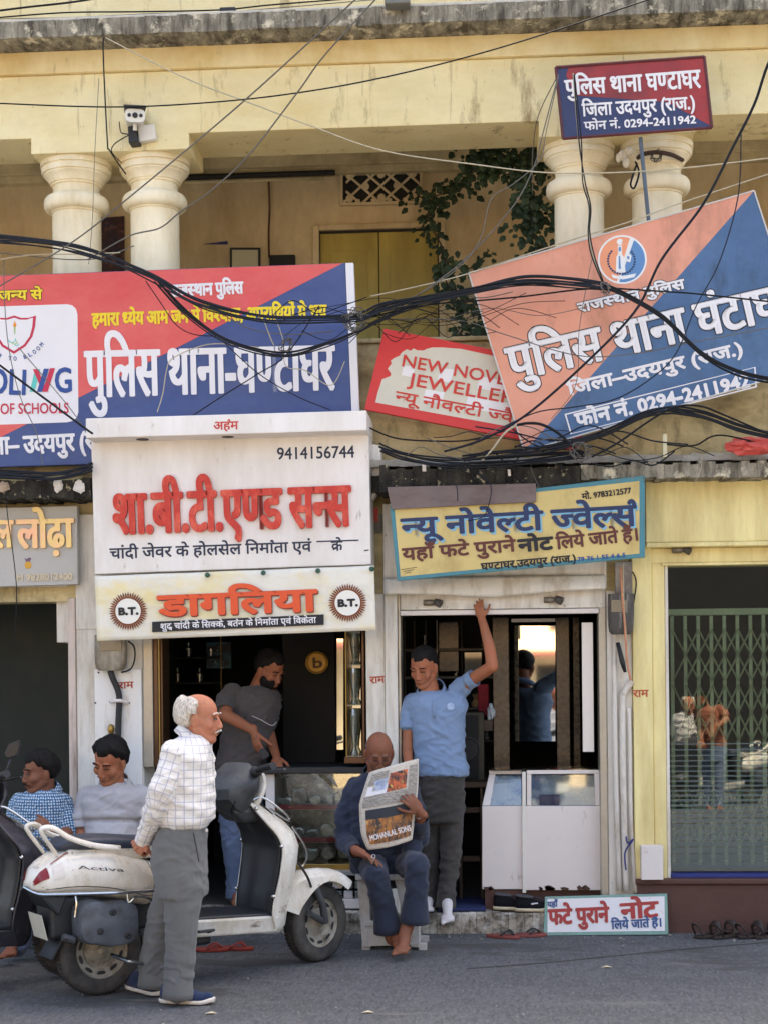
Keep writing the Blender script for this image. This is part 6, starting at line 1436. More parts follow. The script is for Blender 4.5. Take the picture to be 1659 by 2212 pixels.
q0 = G(280, 2140); q1 = G(366, 2158); shoe(p1, q0 + Vector((0, 0, .012)), q1, m_navk, m_solew, .285, wd=.052)
# ---- 2. man in the blue polo shirt
Yq = .02
p2 = thing('person', 'man in light blue polo shirt with one arm raised to the door rail, looking down', 'person', P(965, 1975, Yq))
p2['label'] = 'man in light blue polo shirt standing in the doorway with one arm raised overhead'
hd = Head(P(915, 1443, Yq - .05), orient(-22, 24, -4), 1.02)
b = MB(); hd.skin(b, P(931, 1506, Yq), .056)
chain(b, [(931, 1506, Yq, .06), (945, 1560, Yq, .07), (950, 1650, Yq, .07), (974, 1760, Yq, .045), (968, 1930, Yq, .04), (967, 1962, Yq, .036)])
chain(b, [(950, 1650, Yq, .07), (928, 1760, Yq + .04, .04), (925, 1930, Yq + .08, .04)])
chain(b, [(935, 1535, Yq, .05), (889, 1526, Yq - .01, .032), (881, 1575, Yq - .03, .034), (880, 1625, Yq - .05, .032), (883, 1660, Yq - .10, .026), (885, 1680, Yq - .10, .026)])
chain(b, [(940, 1535, Yq, .05), (996, 1490, Yq - .02, .036), (1022, 1466, Yq - .08, .040), (1063, 1440, Yq - .20, .038), (1057, 1400, Yq - .17, .036), (1044, 1350, Yq - .10, .027), (1040, 1338, Yq - .085, .025)])
hand(b, P(1039, 1336, Yq - .085), Vector((-.18, .05, 1)), Vector((.1, 1, .15)), (.16, .18, .22, .28), thumb=-1, size=.80, spread=.06)
hand(b, P(885, 1682, Yq - .10), Vector((.1, -.1, -1)), Vector((1, -.2, 0)), (.4, .45, .5, .55), thumb=-1, size=.95)
link_mesh('body', fuse(b, .005, 2), m_skB, p2)
hd.features(p2, m_hblk, .1); hd.hair(p2, m_hblk, mask_full(.072, .022, -.045, .058), .10, .03, seed=5)
b = MB(); rings(b, [(914, 958, 1492, Yq, .07), (893, 985, 1499, Yq, .10), (876, 1006, 1508, Yq, .12), (873, 1010, 1525, Yq, .13), (884, 1005, 1560, Yq, .13), (889, 1003, 1600, Yq, .125), (891, 1005, 1640, Yq, .125), (897, 1012, 1662, Yq, .127), (902, 1011, 1676, Yq, .125)])
chain(b, [(890, 1518, Yq, .060), (881, 1545, Yq - .02, .052), (880, 1568, Yq - .03, .046)])
chain(b, [(988, 1494, Yq, .064), (1004, 1478, Yq - .03, .058), (1019, 1467, Yq - .05, .050)])
me = fuse(b, .0078, 4); folds(me, [(6, 6, 13, .007, -9), (13, 13, 26, .004, 12)], 4)
polo = link_mesh('polo_shirt', me, m_polo, p2)
collar(polo, m_polo, P(931, 1492, Yq - .012), orient(-10, 22), (.084, .088), .05, .42)
mb = MB(); mb.tube([P(936, 1512, Yq - .122), P(937, 1535, Yq - .136), P(938, 1552, Yq - .138)], .009, 6, flat=.35); mb.build('placket', m_polo, polo, smooth='all')
em = MB().lathe([(.024, 0), (.024, .003), (.017, .004), (.017, .003), (0, .003)], P(973, 1527, Yq - .128), (.15, -1, .1), 18); em.build('chest_emblem', M('emblem_white', srgb(164, 182, 210), .7, .5, 160), polo)
b = MB(); rings(b, [(905, 1004, 1664, Yq, .112), (904, 1003, 1700, Yq, .118), (906, 1003, 1745, Yq, .12), (908, 1000, 1775, Yq, .118)])
chain(b, [(976, 1765, Yq - .005, .075), (974, 1840, Yq - .01, .066), (967, 1900, Yq - .01, .058), (963, 1952, Yq - .02, .058)]); chain(b, [(930, 1765, Yq + .04, .074), (927, 1850, Yq + .06, .064), (926, 1945, Yq + .07, .056)])
me = fuse(b, .0078, 4); folds(me, [(6, 6, 12, .006, 5), (14, 14, 32, .005, -8)], 6)
for v in me.vertices: v.co += v.normal * (.008 * math.sin(v.co.z * 85 + v.co.x * 30) * noise.noise(Vector((v.co.x * 9, v.co.y * 9, v.co.z * 7))) * 2.2 * sst(.5, .2, v.co.z))
tr2 = link_mesh('trousers', me, m_char, p2); hem(tr2, m_char, P(965, 1912, Yq - .012), P(962, 1962, Yq - .02), .050, .064); hem(polo, m_polo, P(880, 1556, Yq - .03), P(880, 1574, Yq - .035), .047, .049); hem(polo, m_polo, P(1011, 1473, Yq - .055), P(1024, 1464, Yq - .075), .052, .054)
b = MB(); foot(b, P(966, 1966, Yq - .03), P(967, 1999, Yq - .26), Vector((0, -.15, 1)), .95, P(966, 1950, Yq - .02)); foot(b, P(925, 1968, Yq + .05), P(922, 1974, Yq - .12), Vector((0, 0, 1)), .95, P(925, 1945, Yq + .07))
me = fuse(b, .005, 8); link_mesh('socks', me, m_sockw, p2)
# ---- 3. man reading the newspaper
Yr = -.44
p3 = thing('person', 'balding man in dark slate blue suit and glasses seated on the stool reading', 'person', G(858, 2070))
hd = Head(P(819, 1630, Yr - .10), orient(10, 26), 1.04)
b = MB(); hd.skin(b, P(815, 1690, Yr + .02), .06)
chain(b, [(815, 1690, Yr, .07), (822, 1760, Yr, .07), (823, 1850, Yr, .05), (808, 1880, Yr - .05, .032), (811, 1890, Yr - .36, .032), (838, 2000, Yr - .28, .042), (846, 2030, Yr - .30, .036)])
chain(b, [(825, 1850, Yr, .05), (872, 1870, Yr - .05, .032), (899, 1872, Yr - .36, .032), (889, 1970, Yr - .32, .044), (873, 2024, Yr - .38, .037), (872, 2034, Yr - .38, .036)])
chain(b, [(820, 1730, Yr, .05), (770, 1706, Yr, .03), (746, 1812, Yr - .03, .032), (766, 1842, Yr - .25, .032), (775, 1841, Yr - .33, .027)])
chain(b, [(820, 1730, Yr, .05), (880, 1706, Yr, .03), (907, 1810, Yr - .11, .032), (909, 1776, Yr - .26, .030), (908, 1757, Yr - .32, .026)])
hand(b, P(776, 1841, Yr - .35), Vector((.78, -.42, -.34)), Vector((-.3, -.15, -.93)), (.10, .12, .16, .2), thumb=1, size=1.08, spread=.18)
hand(b, P(908, 1754, Yr - .335), Vector((-.52, -.15, .62)), Vector((-.25, .95, -.1)), (.42, .42, .45, .5), thumb=1, size=.98)
foot(b, P(876, 2044, Yr - .33), P(861, 2068, Yr - .52), Vector((.1, -.1, 1)), .98, P(873, 2024, Yr - .37)); foot(b, P(848, 2040, Yr - .26), P(872, 2054, Yr - .45), Vector((0, 0, 1)), .95, P(846, 2026, Yr - .29), -1)
link_mesh('body', fuse(b, .005, 2), m_skC, p3)
hd.features(p3, m_hgry, .05); hd.hair(p3, m_hgry, mask_bald(.055, .002, -.055, .02), .035, .015, seed=9)
mb = MB(); mb.tube(spline([hd.pt(.032, .086, -.062), hd.pt(.016, .099, -.05), hd.pt(0, .103, -.047), hd.pt(-.016, .099, -.05), hd.pt(-.032, .086, -.062)], 4), [.004] * 4 + [.0075] * 9 + [.004] * 4, 8); mb.build('moustache', m_hgry, p3, smooth='all')
gl = MB()
for g in (1, -1):
    gl.tube([hd.pt(.032 * g + .021 * math.cos(a), .106 - .004 * abs(math.cos(a)), -.002 + .016 * math.sin(a)) for a in [2 * math.pi * i / 20 for i in range(21)]], .0016, 6)
    gl.tube([hd.pt(.053 * g, .10, .002), hd.pt(.077 * g, .05, .004), hd.pt(.083 * g, -.01, .004)], .0016, 6)
gl.tube([hd.pt(.011, .107, .002), hd.pt(0, .113, .005), hd.pt(-.011, .107, .002)], .0016, 6); gl.build('glasses', m_sblk, p3, smooth='all')
b = MB(); rings(b, [(794, 842, 1668, Yr, .075), (775, 868, 1676, Yr, .10), (756, 890, 1688, Yr, .13), (750, 898, 1710, Yr, .145), (752, 900, 1760, Yr, .15), (753, 902, 1810, Yr, .16), (756, 902, 1850, Yr, .175), (760, 900, 1884, Yr, .17)])
chain(b, [(770, 1700, Yr, .066), (748, 1760, Yr - .02, .066), (746, 1815, Yr - .04, .064), (764, 1840, Yr - .24, .045)]); chain(b, [(880, 1700, Yr, .066), (900, 1765, Yr - .04, .060), (908, 1812, Yr - .11, .058), (908, 1783, Yr - .24, .044)])
chain(b, [(885, 1860, Yr - .05, .07), (892, 1835, Yr - .2, .06)])
me = fuse(b, .0078, 4); folds(me, [(7, 7, 15, .008, 7), (15, 15, 30, .004, -10)], 7); jk = link_mesh('jacket', me, m_slate, p3)
collar(jk, m_slate, P(816, 1677, Yr - .012), orient(4, 22), (.088, .09), .055, .32)
b = MB(); chain(b, [(822, 1872, Yr + .02, .14), (860, 1872, Yr + .02, .14)]); chain(b, [(806, 1868, Yr, .095), (808, 1882, Yr - .26, .082), (812, 1890, Yr - .38, .071), (826, 1945, Yr - .33, .068), (834, 1980, Yr - .30, .064)])
chain(b, [(872, 1868, Yr, .095), (893, 1868, Yr - .26, .083), (900, 1870, Yr - .38, .071), (899, 1930, Yr - .36, .069), (896, 1960, Yr - .335, .066)])
me = fuse(b, .0078, 4); folds(me, [(6, 6, 12, .007, 5), (13, 13, 26, .004, -8)], 8); tr3 = link_mesh('trousers', me, m_slate, p3); hem(tr3, m_slate, P(827, 1940, Yr - .33), P(838, 2012, Yr - .285), .056, .082); hem(tr3, m_slate, P(899, 1920, Yr - .36), P(895, 1992, Yr - .33), .057, .087); hem(jk, m_slate, P(758, 1834, Yr - .18), P(771, 1841, Yr - .30), .044, .046); hem(jk, m_slate, P(908, 1790, Yr - .22), P(908, 1768, Yr - .285), .047, .045)
for t_ in (0, 1): MB().tube([P(803 + 4 * t_ + 4 * math.cos(a), 1858 - 7 * t_ + 4 * math.sin(a), Yr - .435 - .01 * math.sin(a)) for a in [2 * math.pi * i / 12 for i in range(13)]], .0022, 6).build('ring', m_metal, p3, smooth='all')
MB().tube([P(908 + 8 * math.cos(a), 1766 + 3 * math.sin(a) - .6 * 8 * math.cos(a) * .3, Yr - .30 - .028 * math.sin(a)) for a in [2 * math.pi * i / 16 for i in range(17)]], .004, 6).build('wristwatch', m_metal, p3, smooth='all')
# ---- 4. bearded man inside the silver shop
Yb = .36
p4 = thing('person', 'bearded man in dark grey T-shirt and jeans bending over the glass counter', 'person', P(515, 1955, Yb))
hd = Head(P(583, 1450, Yb - .04), orient(52, 28), 1.02)
b = MB(); hd.skin(b, P(556, 1496, Yb), .06)
chain(b, [(556, 1496, Yb, .065), (535, 1560, Yb, .07), (518, 1660, Yb, .07), (502, 1780, Yb - .06, .045), (508, 1930, Yb - .06, .042)]); chain(b, [(518, 1660, Yb, .07), (540, 1790, Yb + .08, .045), (540, 1930, Yb + .12, .042)])
chain(b, [(540, 1540, Yb, .05), (500, 1502, Yb - .10, .035), (486, 1544, Yb - .26, .043), (515, 1560, Yb - .29, .038), (545, 1577, Yb - .30, .028), (550, 1584, Yb - .30, .027)])
chain(b, [(540, 1540, Yb, .05), (586, 1514, Yb + .08, .035), (580, 1580, Yb + .02, .042), (597, 1632, Yb - .14, .027), (598, 1637, Yb - .15, .026)])
hand(b, P(550, 1584, Yb - .30), Vector((.22, -.1, -.9)), Vector((.55, .6, .1)), (.25, .28, .3, .34), thumb=1, size=1.05)
hand(b, P(598, 1637, Yb - .15), Vector((.1, -.55, -.5)), Vector((.1, .3, -.9)), (.18, .2, .22, .25), thumb=1, size=1.0, spread=.2)
foot(b, P(508, 1946, Yb - .02), P(518, 1958, Yb - .24), Vector((0, 0, 1)), .98, P(508, 1930, Yb - .06)); foot(b, P(540, 1946, Yb + .14), P(548, 1956, Yb - .06), Vector((0, 0, 1)), .98, P(540, 1930, Yb + .12))
link_mesh('body', fuse(b, .005, 2), m_skD, p4)
hd.features(p4, m_hblk, .15, .006); hd.hair(p4, m_hblk, mask_full(.076, .0, -.06, .045), .18, .06, seed=11)
def beard(p, d):
    return sst(-.012, -.038, p.z + .22 * max(0, .02 - p.y) - .0) * sst(-.045, -.01, p.y) * (1 - sst(.020, .004, abs(p.x)) * sst(-.075, -.05, p.z) * sst(.055, .07, p.y))
hd.hair(p4, m_hblk, beard, .10, .04, 'beard', (0, .024, -.035), (.066, .070, .085), 12)
b = MB(); rings(b, [(536, 578, 1482, Yb, .08), (510, 592, 1490, Yb, .13), (492, 602, 1502, Yb, .165), (484, 606, 1525, Yb, .175), (484, 598, 1565, Yb, .17), (478, 586, 1605, Yb, .165), (470, 576, 1640, Yb, .16), (467, 570, 1662, Yb, .155)])
chain(b, [(502, 1500, Yb - .10, .07), (488, 1514, Yb - .17, .060), (484, 1528, Yb - .20, .055)]); chain(b, [(588, 1508, Yb + .08, .066), (584, 1535, Yb + .06, .056), (582, 1552, Yb + .05, .052)])
me = fuse(b, .0078, 4); folds(me, [(7, 7, 15, .008, 7), (14, 14, 28, .004, -9)], 10); ts = link_mesh('t_shirt', me, m_dgs, p4); hem(ts, m_dgs, P(485, 1520, Yb - .19), P(485, 1535, Yb - .225), .056, .057); hem(ts, m_dgs, P(582, 1545, Yb + .05), P(582, 1562, Yb + .04), .052, .053)
mb = MB(); mb.tube(spline([P(545, 1562 - 15, Yb - .172), P(565, 1556, Yb - .172), P(588, 1568, Yb - .15), P(597, 1560, Yb - .13)], 4), .0025, 6); mb.build('printed_line', m_btn, ts, smooth='all')
b = MB(); rings(b, [(468, 568, 1655, Yb, .15), (468, 566, 1690, Yb, .155), (474, 562, 1730, Yb, .15)]); chain(b, [(500, 1735, Yb - .06, .088), (503, 1820, Yb - .07, .072), (508, 1890, Yb - .06, .06), (509, 1932, Yb - .06, .058)]); chain(b, [(540, 1735, Yb + .07, .085), (541, 1820, Yb + .10, .07), (541, 1932, Yb + .12, .056)])
me = fuse(b, .0078, 4); folds(me, [(6, 6, 12, .006, 5), (14, 14, 32, .004, -8)], 11); jn = link_mesh('jeans', me, m_jean, p4); hem(jn, m_jean, P(509, 1920, Yb - .06), P(509, 1941, Yb - .06), .060, .062)
ph = MB().prism([P(558, 1622, Yb - .34), P(571, 1615, Yb - .34), P(583, 1634, Yb - .34), P(569, 1642, Yb - .34)], (0, .009, 0)).build('phone', m_sblk, bevel=.003); tag(ph, 'dark mobile phone held in the bearded man\'s hand', 'phone')
# ---- 5. man in the grey shirt, dozing
Yg = -.46
p5 = thing('person', 'seated man in pale grey short sleeved shirt with head bowed against the white pier', 'person', G(250, 2040))
hd = Head(P(237, 1648, Yg - .08), orient(-16, 26, -8), 1.10, 1.04)
b = MB(); hd.skin(b, P(246, 1706, Yg), .062, cheek=1.15)
chain(b, [(246, 1706, Yg, .07), (246, 1770, Yg, .08), (248, 1870, Yg, .07), (215, 1888, Yg - .38, .035), (215, 2000, Yg - .42, .035), (215, 2030, Yg - .42, .04)]); chain(b, [(248, 1870, Yg, .07), (290, 1888, Yg - .38, .035), (290, 2030, Yg - .42, .042)])
chain(b, [(246, 1745, Yg, .06), (188, 1732, Yg, .035), (174, 1790, Yg - .06, .040), (180, 1830, Yg - .14, .040), (205, 1862, Yg - .36, .03)]); chain(b, [(246, 1745, Yg, .06), (308, 1732, Yg, .035), (322, 1795, Yg - .06, .042), (318, 1830, Yg - .14, .038), (292, 1862, Yg - .36, .03)])
hand(b, P(205, 1862, Yg - .37), Vector((.5, -.8, -.1)), Vector((0, 0, -1)), (.2, .2, .25, .3), thumb=1); hand(b, P(292, 1862, Yg - .37), Vector((-.5, -.8, -.1)), Vector((0, 0, -1)), (.2, .2, .25, .3), thumb=-1)
foot(b, P(215, 2044, Yg - .38), P(210, 2062, Yg - .60), Vector((0, 0, 1)), 1, P(215, 2025, Yg - .42)); foot(b, P(290, 2044, Yg - .38), P(295, 2062, Yg - .60), Vector((0, 0, 1)), 1, P(290, 2025, Yg - .42), -1)
link_mesh('body', fuse(b, .0052, 2), m_skB, p5)
hd.features(p5, m_hblk, .0, .006); hd.hair(p5, m_hblk, mask_full(.074, .012, -.05, .052), .26, .07, seed=14)
b = MB(); rings(b, [(218, 272, 1692, Yg, .075), (200, 292, 1700, Yg, .11), (182, 312, 1710, Yg, .14), (176, 320, 1730, Yg, .155), (186, 308, 1765, Yg, .165), (188, 304, 1795, Yg - .02, .185), (186, 306, 1830, Yg - .02, .20), (188, 306, 1868, Yg - .02, .20)])
chain(b, [(190, 1722, Yg, .070), (178, 1755, Yg - .02, .062), (174, 1782, Yg - .05, .057)]); chain(b, [(306, 1722, Yg, .070), (318, 1755, Yg - .02, .062), (322, 1785, Yg - .05, .057)])
me = fuse(b, .0078, 4); folds(me, [(6, 6, 14, .007, 5), (14, 14, 26, .004, -8)], 15)
for v in me.vertices:                        # crease above the belly
    zz = v.co.z - (zy(1762, Yg - .15, 245) - .35 * (v.co.x - P(245, 1762, Yg).x) ** 2); v.co += v.normal * (.010 * math.exp(-(zz / .02) ** 2) - .016 * math.exp(-((zz + .03) / .012) ** 2)) * (1 if v.co.y < Yg else 0)
s5 = link_mesh('shirt', me, m_lgs, p5); hem(s5, m_lgs, P(175, 1768, Yg - .035), P(174, 1794, Yg - .065), .058, .060); hem(s5, m_lgs, P(322, 1770, Yg - .035), P(322, 1796, Yg - .065), .058, .060); collar(s5, m_lgs, P(247, 1697, Yg - .012), orient(-8, 22), (.090, .092), .052, .36)
for x, y, dY in ((243, 1722, .152), (242, 1750, .164), (240, 1808, .20)): button(s5, x, y, Yg - dY - .006)
b = MB(); chain(b, [(225, 1880, Yg, .13), (270, 1880, Yg, .13)]); chain(b, [(222, 1880, Yg - .05, .10), (215, 1888, Yg - .40, .08), (215, 1960, Yg - .41, .07), (215, 2025, Yg - .42, .062)]); chain(b, [(275, 1880, Yg - .05, .10), (290, 1888, Yg - .40, .08), (290, 1960, Yg - .41, .07), (290, 2025, Yg - .42, .062)])
me = fuse(b, .011, 2); link_mesh('trousers', me, m_dtr, p5)
# ---- 6. man in the blue print shirt
Yl = -.50
p6 = thing('person', 'seated man in blue and white printed shirt turned to the left beside the dark scooter', 'person', G(80, 2040))
hd = Head(P(86, 1672, Yl - .03), orient(-52, 6), 1.02)
b = MB(); hd.skin(b, P(96, 1726, Yl), .062, chin=.98, cheek=1.1)
chain(b, [(96, 1726, Yl, .07), (92, 1790, Yl, .07), (90, 1880, Yl, .07), (78, 1903, Yl - .36, .035), (56, 1995, Yl - .41, .035), (34, 2050, Yl - .44, .04)]); chain(b, [(90, 1880, Yl, .07), (122, 1899, Yl - .35, .035), (118, 2030, Yl - .40, .042)])
chain(b, [(94, 1750, Yl, .06), (134, 1744, Yl + .01, .035), (147, 1798, Yl - .06, .042), (130, 1812, Yl - .22, .036), (112, 1796, Yl - .34, .028)]); chain(b, [(94, 1750, Yl, .06), (46, 1744, Yl, .035), (30, 1806, Yl - .06, .042), (60, 1850, Yl - .3, .03)])
hand(b, P(112, 1795, Yl - .35), Vector((-.4, -.35, .55)), Vector((-.5, .2, -.5)), (.8, .85, .9, .95), thumb=-1, size=.98)
foot(b, P(32, 2056, Yl - .42), P(14, 2074, Yl - .62), Vector((0, 0, 1)), 1, P(34, 2046, Yl - .44)); foot(b, P(118, 2044, Yl - .38), P(116, 2060, Yl - .58), Vector((0, 0, 1)), 1, P(118, 2026, Yl - .40))
link_mesh('body', fuse(b, .0052, 2), m_skC, p6)
hd.features(p6, m_hblk, .35, .006); hd.hair(p6, m_hblk, mask_full(.068, .008, -.055, .045), .22, .06, seed=17)
mb = MB(); mb.tube(spline([hd.pt(.030, .088, -.058), hd.pt(.016, .100, -.050), hd.pt(0, .104, -.047), hd.pt(-.016, .100, -.050), hd.pt(-.030, .088, -.058)], 4), [.003] * 4 + [.005] * 9 + [.003] * 4, 8); mb.build('moustache', m_hblk, p6, smooth='all')
b = MB(); rings(b, [(70, 122, 1706, Yl, .07), (54, 136, 1714, Yl, .11), (38, 146, 1726, Yl, .14), (32, 149, 1750, Yl, .15), (36, 146, 1790, Yl, .165), (38, 146, 1840, Yl, .175), (38, 146, 1880, Yl, .17)])
B1 = chain(b, [(134, 1738, Yl + .01, .070), (144, 1775, Yl - .02, .062), (148, 1798, Yl - .05, .058)]); B2 = chain(b, [(44, 1738, Yl, .070), (30, 1780, Yl - .02, .060), (28, 1805, Yl - .05, .055)])
me = fuse(b, .0078, 4); folds(me, [(6, 6, 14, .007, 5), (14, 14, 26, .004, -8)], 19); set_pat(me, [(P(92, 1715, Yl), P(92, 1880, Yl), .16), (B1[0], B1[2], .062), (B2[0], B2[2], .062)])
s6 = link_mesh('shirt', me, m_blot, p6); plain_pat(collar(s6, m_blot, P(97, 1713, Yl - .012), orient(-25, 22), (.088, .09), .052, .5))
b = MB(); chain(b, [(70, 1886, Yl, .12), (112, 1886, Yl, .12)]); chain(b, [(74, 1888, Yl - .05, .095), (78, 1902, Yl - .38, .078), (58, 1990, Yl - .41, .068), (38, 2046, Yl - .43, .062)]); chain(b, [(112, 1888, Yl - .05, .095), (122, 1898, Yl - .37, .076), (118, 2030, Yl - .40, .06)])
me = fuse(b, .011, 2); folds(me, [(6, 6, 12, .005, 5)], 20); link_mesh('jeans', me, m_jean, p6)
# ---------------------------------------------------------------- shop fittings and things on the street
def pb(name, mat, xa, ya, xb, yb, Y0, Y1, parent=None, bevel=.003, **k):
    a, b = P(xa, ya, Y0), P(xb, yb, Y0); return bx(name, mat, parent, a.x, b.x, Y0, Y1, a.z, b.z, bevel, **k)
# electricity meter boxes
m_mtr = M('dusty_polycarbonate', srgb(128, 118, 100), .35, .25, 9, stain=[(srgb(84, 72, 58), .4, (4, 4, 6), .2), (srgb(190, 184, 168), .15, (7, 7, 3), .15)])
m_mtrd = M('sooty_meter_case', srgb(72, 66, 60), .6, .25, 9, stain=(srgb(150, 146, 138), .22, (26, 26, 3), .08))
def meter(label, x0, y0, x1, y1, Y, mat, taper=.86):
    t = thing('meter_box', label, 'meter box', P((x0 + x1) / 2, y1, Y))
    cx, hw = (x0 + x1) / 2, (x1 - x0) / 2; R = []
    for f, y in ((1, y0), (1, lerp(y0, y1, .55)), (.97, lerp(y0, y1, .8)), (.9, lerp(y0, y1, .93)), (.75, y1)):
        a, b = P(cx - hw * f, y, Y), P(cx + hw * f, y, Y); c_ = (a + b) / 2; w_ = (b - a).length / 2; dp = .085 * (1 if f > .95 else f)
        R.append([c_ + Vector((w_ * math.copysign(abs(math.cos(q)) ** .5, math.cos(q)), -.04 + dp * math.copysign(abs(math.sin(q)) ** .5, math.sin(q)) * .5, 0)) for q in [2 * math.pi * k / 28 for k in range(28)]])
    MB().loft(R).build('case', mat, t, smooth=True)
    MB().prism(poly_on([(x0 + 8, y0 + 12), (x1 - 14, y0 + 12), (x1 - 14, lerp(y0, y1, .45)), (x0 + 8, lerp(y0, y1, .45))], facing(Y - .081)), (0, -.006, 0)).build('window', glass('meter_window', (.7, .68, .6), .2, .1, (srgb(150, 140, 120), .5)), t, bevel=.002)
    MB().tube([P(x1 - 8, y0 + 6, Y - .06), P(x1 - 8, lerp(y0, y1, .6), Y - .06)], .008, 6).build('seal_rod', m_blk, t)
    return t
meter('dusty grey meter box with rounded bottom under the yellow banner', 209, 1372, 277, 1449, -.03, m_mtr)
meter('dark sooty meter box hung with orange cord on the white pier', 1312, 1284, 1368, 1371, -.05, m_mtrd)
c([(277, 1385), (290, 1398), (291, 1425), (282, 1446), (262, 1453)], -.07, .005, m_cable, 'black lead curling beside the left meter box')
t = thing('conduit_pipe', 'thick black conduit pipe bending down from the dusty meter box', 'pipe', P(250, 1600, -.05))
MB().tube(spline([P(238, 1449, -.06), P(244, 1466, -.06), P(255, 1492, -.055), P(258, 1515, -.05), P(256, 1560, -.05), P(255, 1640, -.05), P(255, 1800, -.05)], 6), .020, 12).build('pipe', m_blk, t, smooth='all')
MB().tube([P(240, 1517, -.035), P(248, 1514, -.075), P(262, 1514, -.075), P(277, 1519, -.035)], .008, 6, flat=1.4).build('clip', m_white2, t)
for x, y in ((238, 1517), (279, 1519), (206, 1519), (213, 1453)):
    MB().ell(P(x, y, -.026), (.006, .005, .006), seg=10, rings=6).build('screw', m_blk, t, smooth='all')
tag(MB().ell(P(240, 1576, -.03), (.022, .02, .034)).build('brass_bell', m_gold, smooth='all'), 'small round brass bell hanging beside the black conduit pipe', 'bell')
# right-hand pier: board, rope, pipes
pb('switch_board', M('grey_switch_board', srgb(150, 142, 132), .7, .15, 14, stain=(srgb(90, 80, 70), .3, (9, 9, 4), .1)), 1328, 1214, 1366, 1284, -.04, -.001, None, .004, label='small grey switch board on the white pier above the dark meter box', cat='switch board')
c([(1340, 1225), (1344, 1290), (1349, 1350), (1352, 1400), (1356, 1440), (1362, 1470)], -.14, .007, M('orange_cord', srgb(196, 132, 96), .8, .3, 30), 'frayed orange and white cord hanging down over the dark meter box')
c([(1346, 1216), (1347, 1300), (1353, 1390), (1352, 1432)], -.135, .005, m_cabw, 'pale string twisted beside the orange cord')
c([(1366, 1235), (1374, 1260), (1366, 1320), (1364, 1360)], -.04, .004, m_cable, 'black lead running from the switch board behind the dark meter box')
tag(MB().tube([P(1334, 1388, -.07), P(1344, 1430, -.07), P(1350, 1452, -.06)], [.012, .016, .010], 8).build('black_sleeve', m_blk, smooth='all'), 'short black rubber sleeve hanging below the dark meter box', 'sleeve')
m_pvc = M('white_pvc', srgb(214, 206, 194), .5, .05, 8, stain=(srgb(150, 128, 100), .22, (8, 8, 2), .12))
for k, (pts, r, lb) in enumerate(((
    [(1365, 1472), (1352, 1490), (1346, 1500), (1344, 1520), (1346, 1700), (1352, 1925)], .020, 'white water pipe nearest the yellow pier, bent at its top'),
    ([(1327, 1330), (1327, 1500), (1330, 1700), (1338, 1925)], .017, 'white water pipe running straight down the right hand pier'),
    ([(1358, 1530), (1360, 1600), (1362, 1760), (1372, 1930)], .012, 'thinnest white pipe at the edge of the yellow pier'))):
    tag(MB().tube(spline([P(x, y, -.035) for x, y in pts], 6), r, 10).build('water_pipe', m_pvc, smooth='all'), lb, 'pipe')
tag(MB().tube(spline([P(1352, 1808, -.06), P(1356, 1822, -.07), P(1368, 1814, -.06), P(1350, 1842, -.06), P(1352, 1880, -.06)], 5), .005, 5).build('blue_string', m_blue, smooth='all'), 'knotted dark blue string tied round the white pipes', 'string')
# lamps over the doors
for (x, y, lb) in ((952, 1305, 'small dark spot lamp over the left half of the doorway'), (1213, 1299, 'small dark spot lamp over the right half of the doorway'), (1491, 1191, 'small grey spot lamp on the yellow header of the right hand shop')):
    t = thing('spot_lamp', lb, 'lamp', P(x, y, -.05)); q = P(x, y, -.06)
    MB().lathe([(.008, -.05), (.020, -.045), (.025, -.015), (.026, .0), (.020, .002), (0, -.008)], q, Vector((.75, -.3, -.35)), 16).build('shade', m_mtrd, t, smooth=True)
    MB().lathe([(.016, -.035), (.02, -.03), (.02, .02), (.016, .03)], q + Vector((-.075, .015, .01)), Vector((1, 0, 0)), 12).build('holder', m_mtr, t, smooth=True)
# ---- silver shop
cn = thing('glass_counter', 'glass display counter full of wrapped silverware in the left shop', 'counter', P(665, 1960, .10))
m_cg = glass('counter_glass', (.93, .96, .95), .02, .08); m_pack = M('wrapped_silverware', srgb(176, 178, 170), .22, .5, 14, .5, 22, metal=.55, stain=[(srgb(60, 62, 58), .42, (9, 9, 12), .1), (srgb(236, 236, 228), .3, (14, 14, 20), .06)])
m_redl = M('red_shelf_lining', srgb(150, 34, 38), .6, .1)
xa, xb = xp(574, 1700, .1), xp(800, 1700, .1)
bx('top_slab', m_sblk, cn, xa - .05, xb, .04, .62, zy(1671, .06, 665), zy(1658, .06, 665), .004)
bx('end_post', m_white2, cn, xa, xa + .058, .10, .60, zy(1868, .1, 665), zy(1672, .1, 665), .003)
bx('front_glass', m_cg, cn, xa + .06, xb, .101, .106, zy(1866, .1, 665), zy(1673, .1, 665), 0)
bx('inner_back', m_pack, cn, xa + .06, xb, .50, .52, zy(1866, .1, 665), zy(1673, .1, 665), 0)
for k, y in enumerate((1745, 1816)):
    bx('shelf', m_white2, cn, xa + .06, xb, .125, .50, zy(y + 6, .1, 665), zy(y + 1, .1, 665), 0); bx('shelf_lining', m_redl, cn, xa + .061, xb, .118, .124, zy(y + 5, .1, 665), zy(y - 5, .1, 665), 0)
pk = MB()
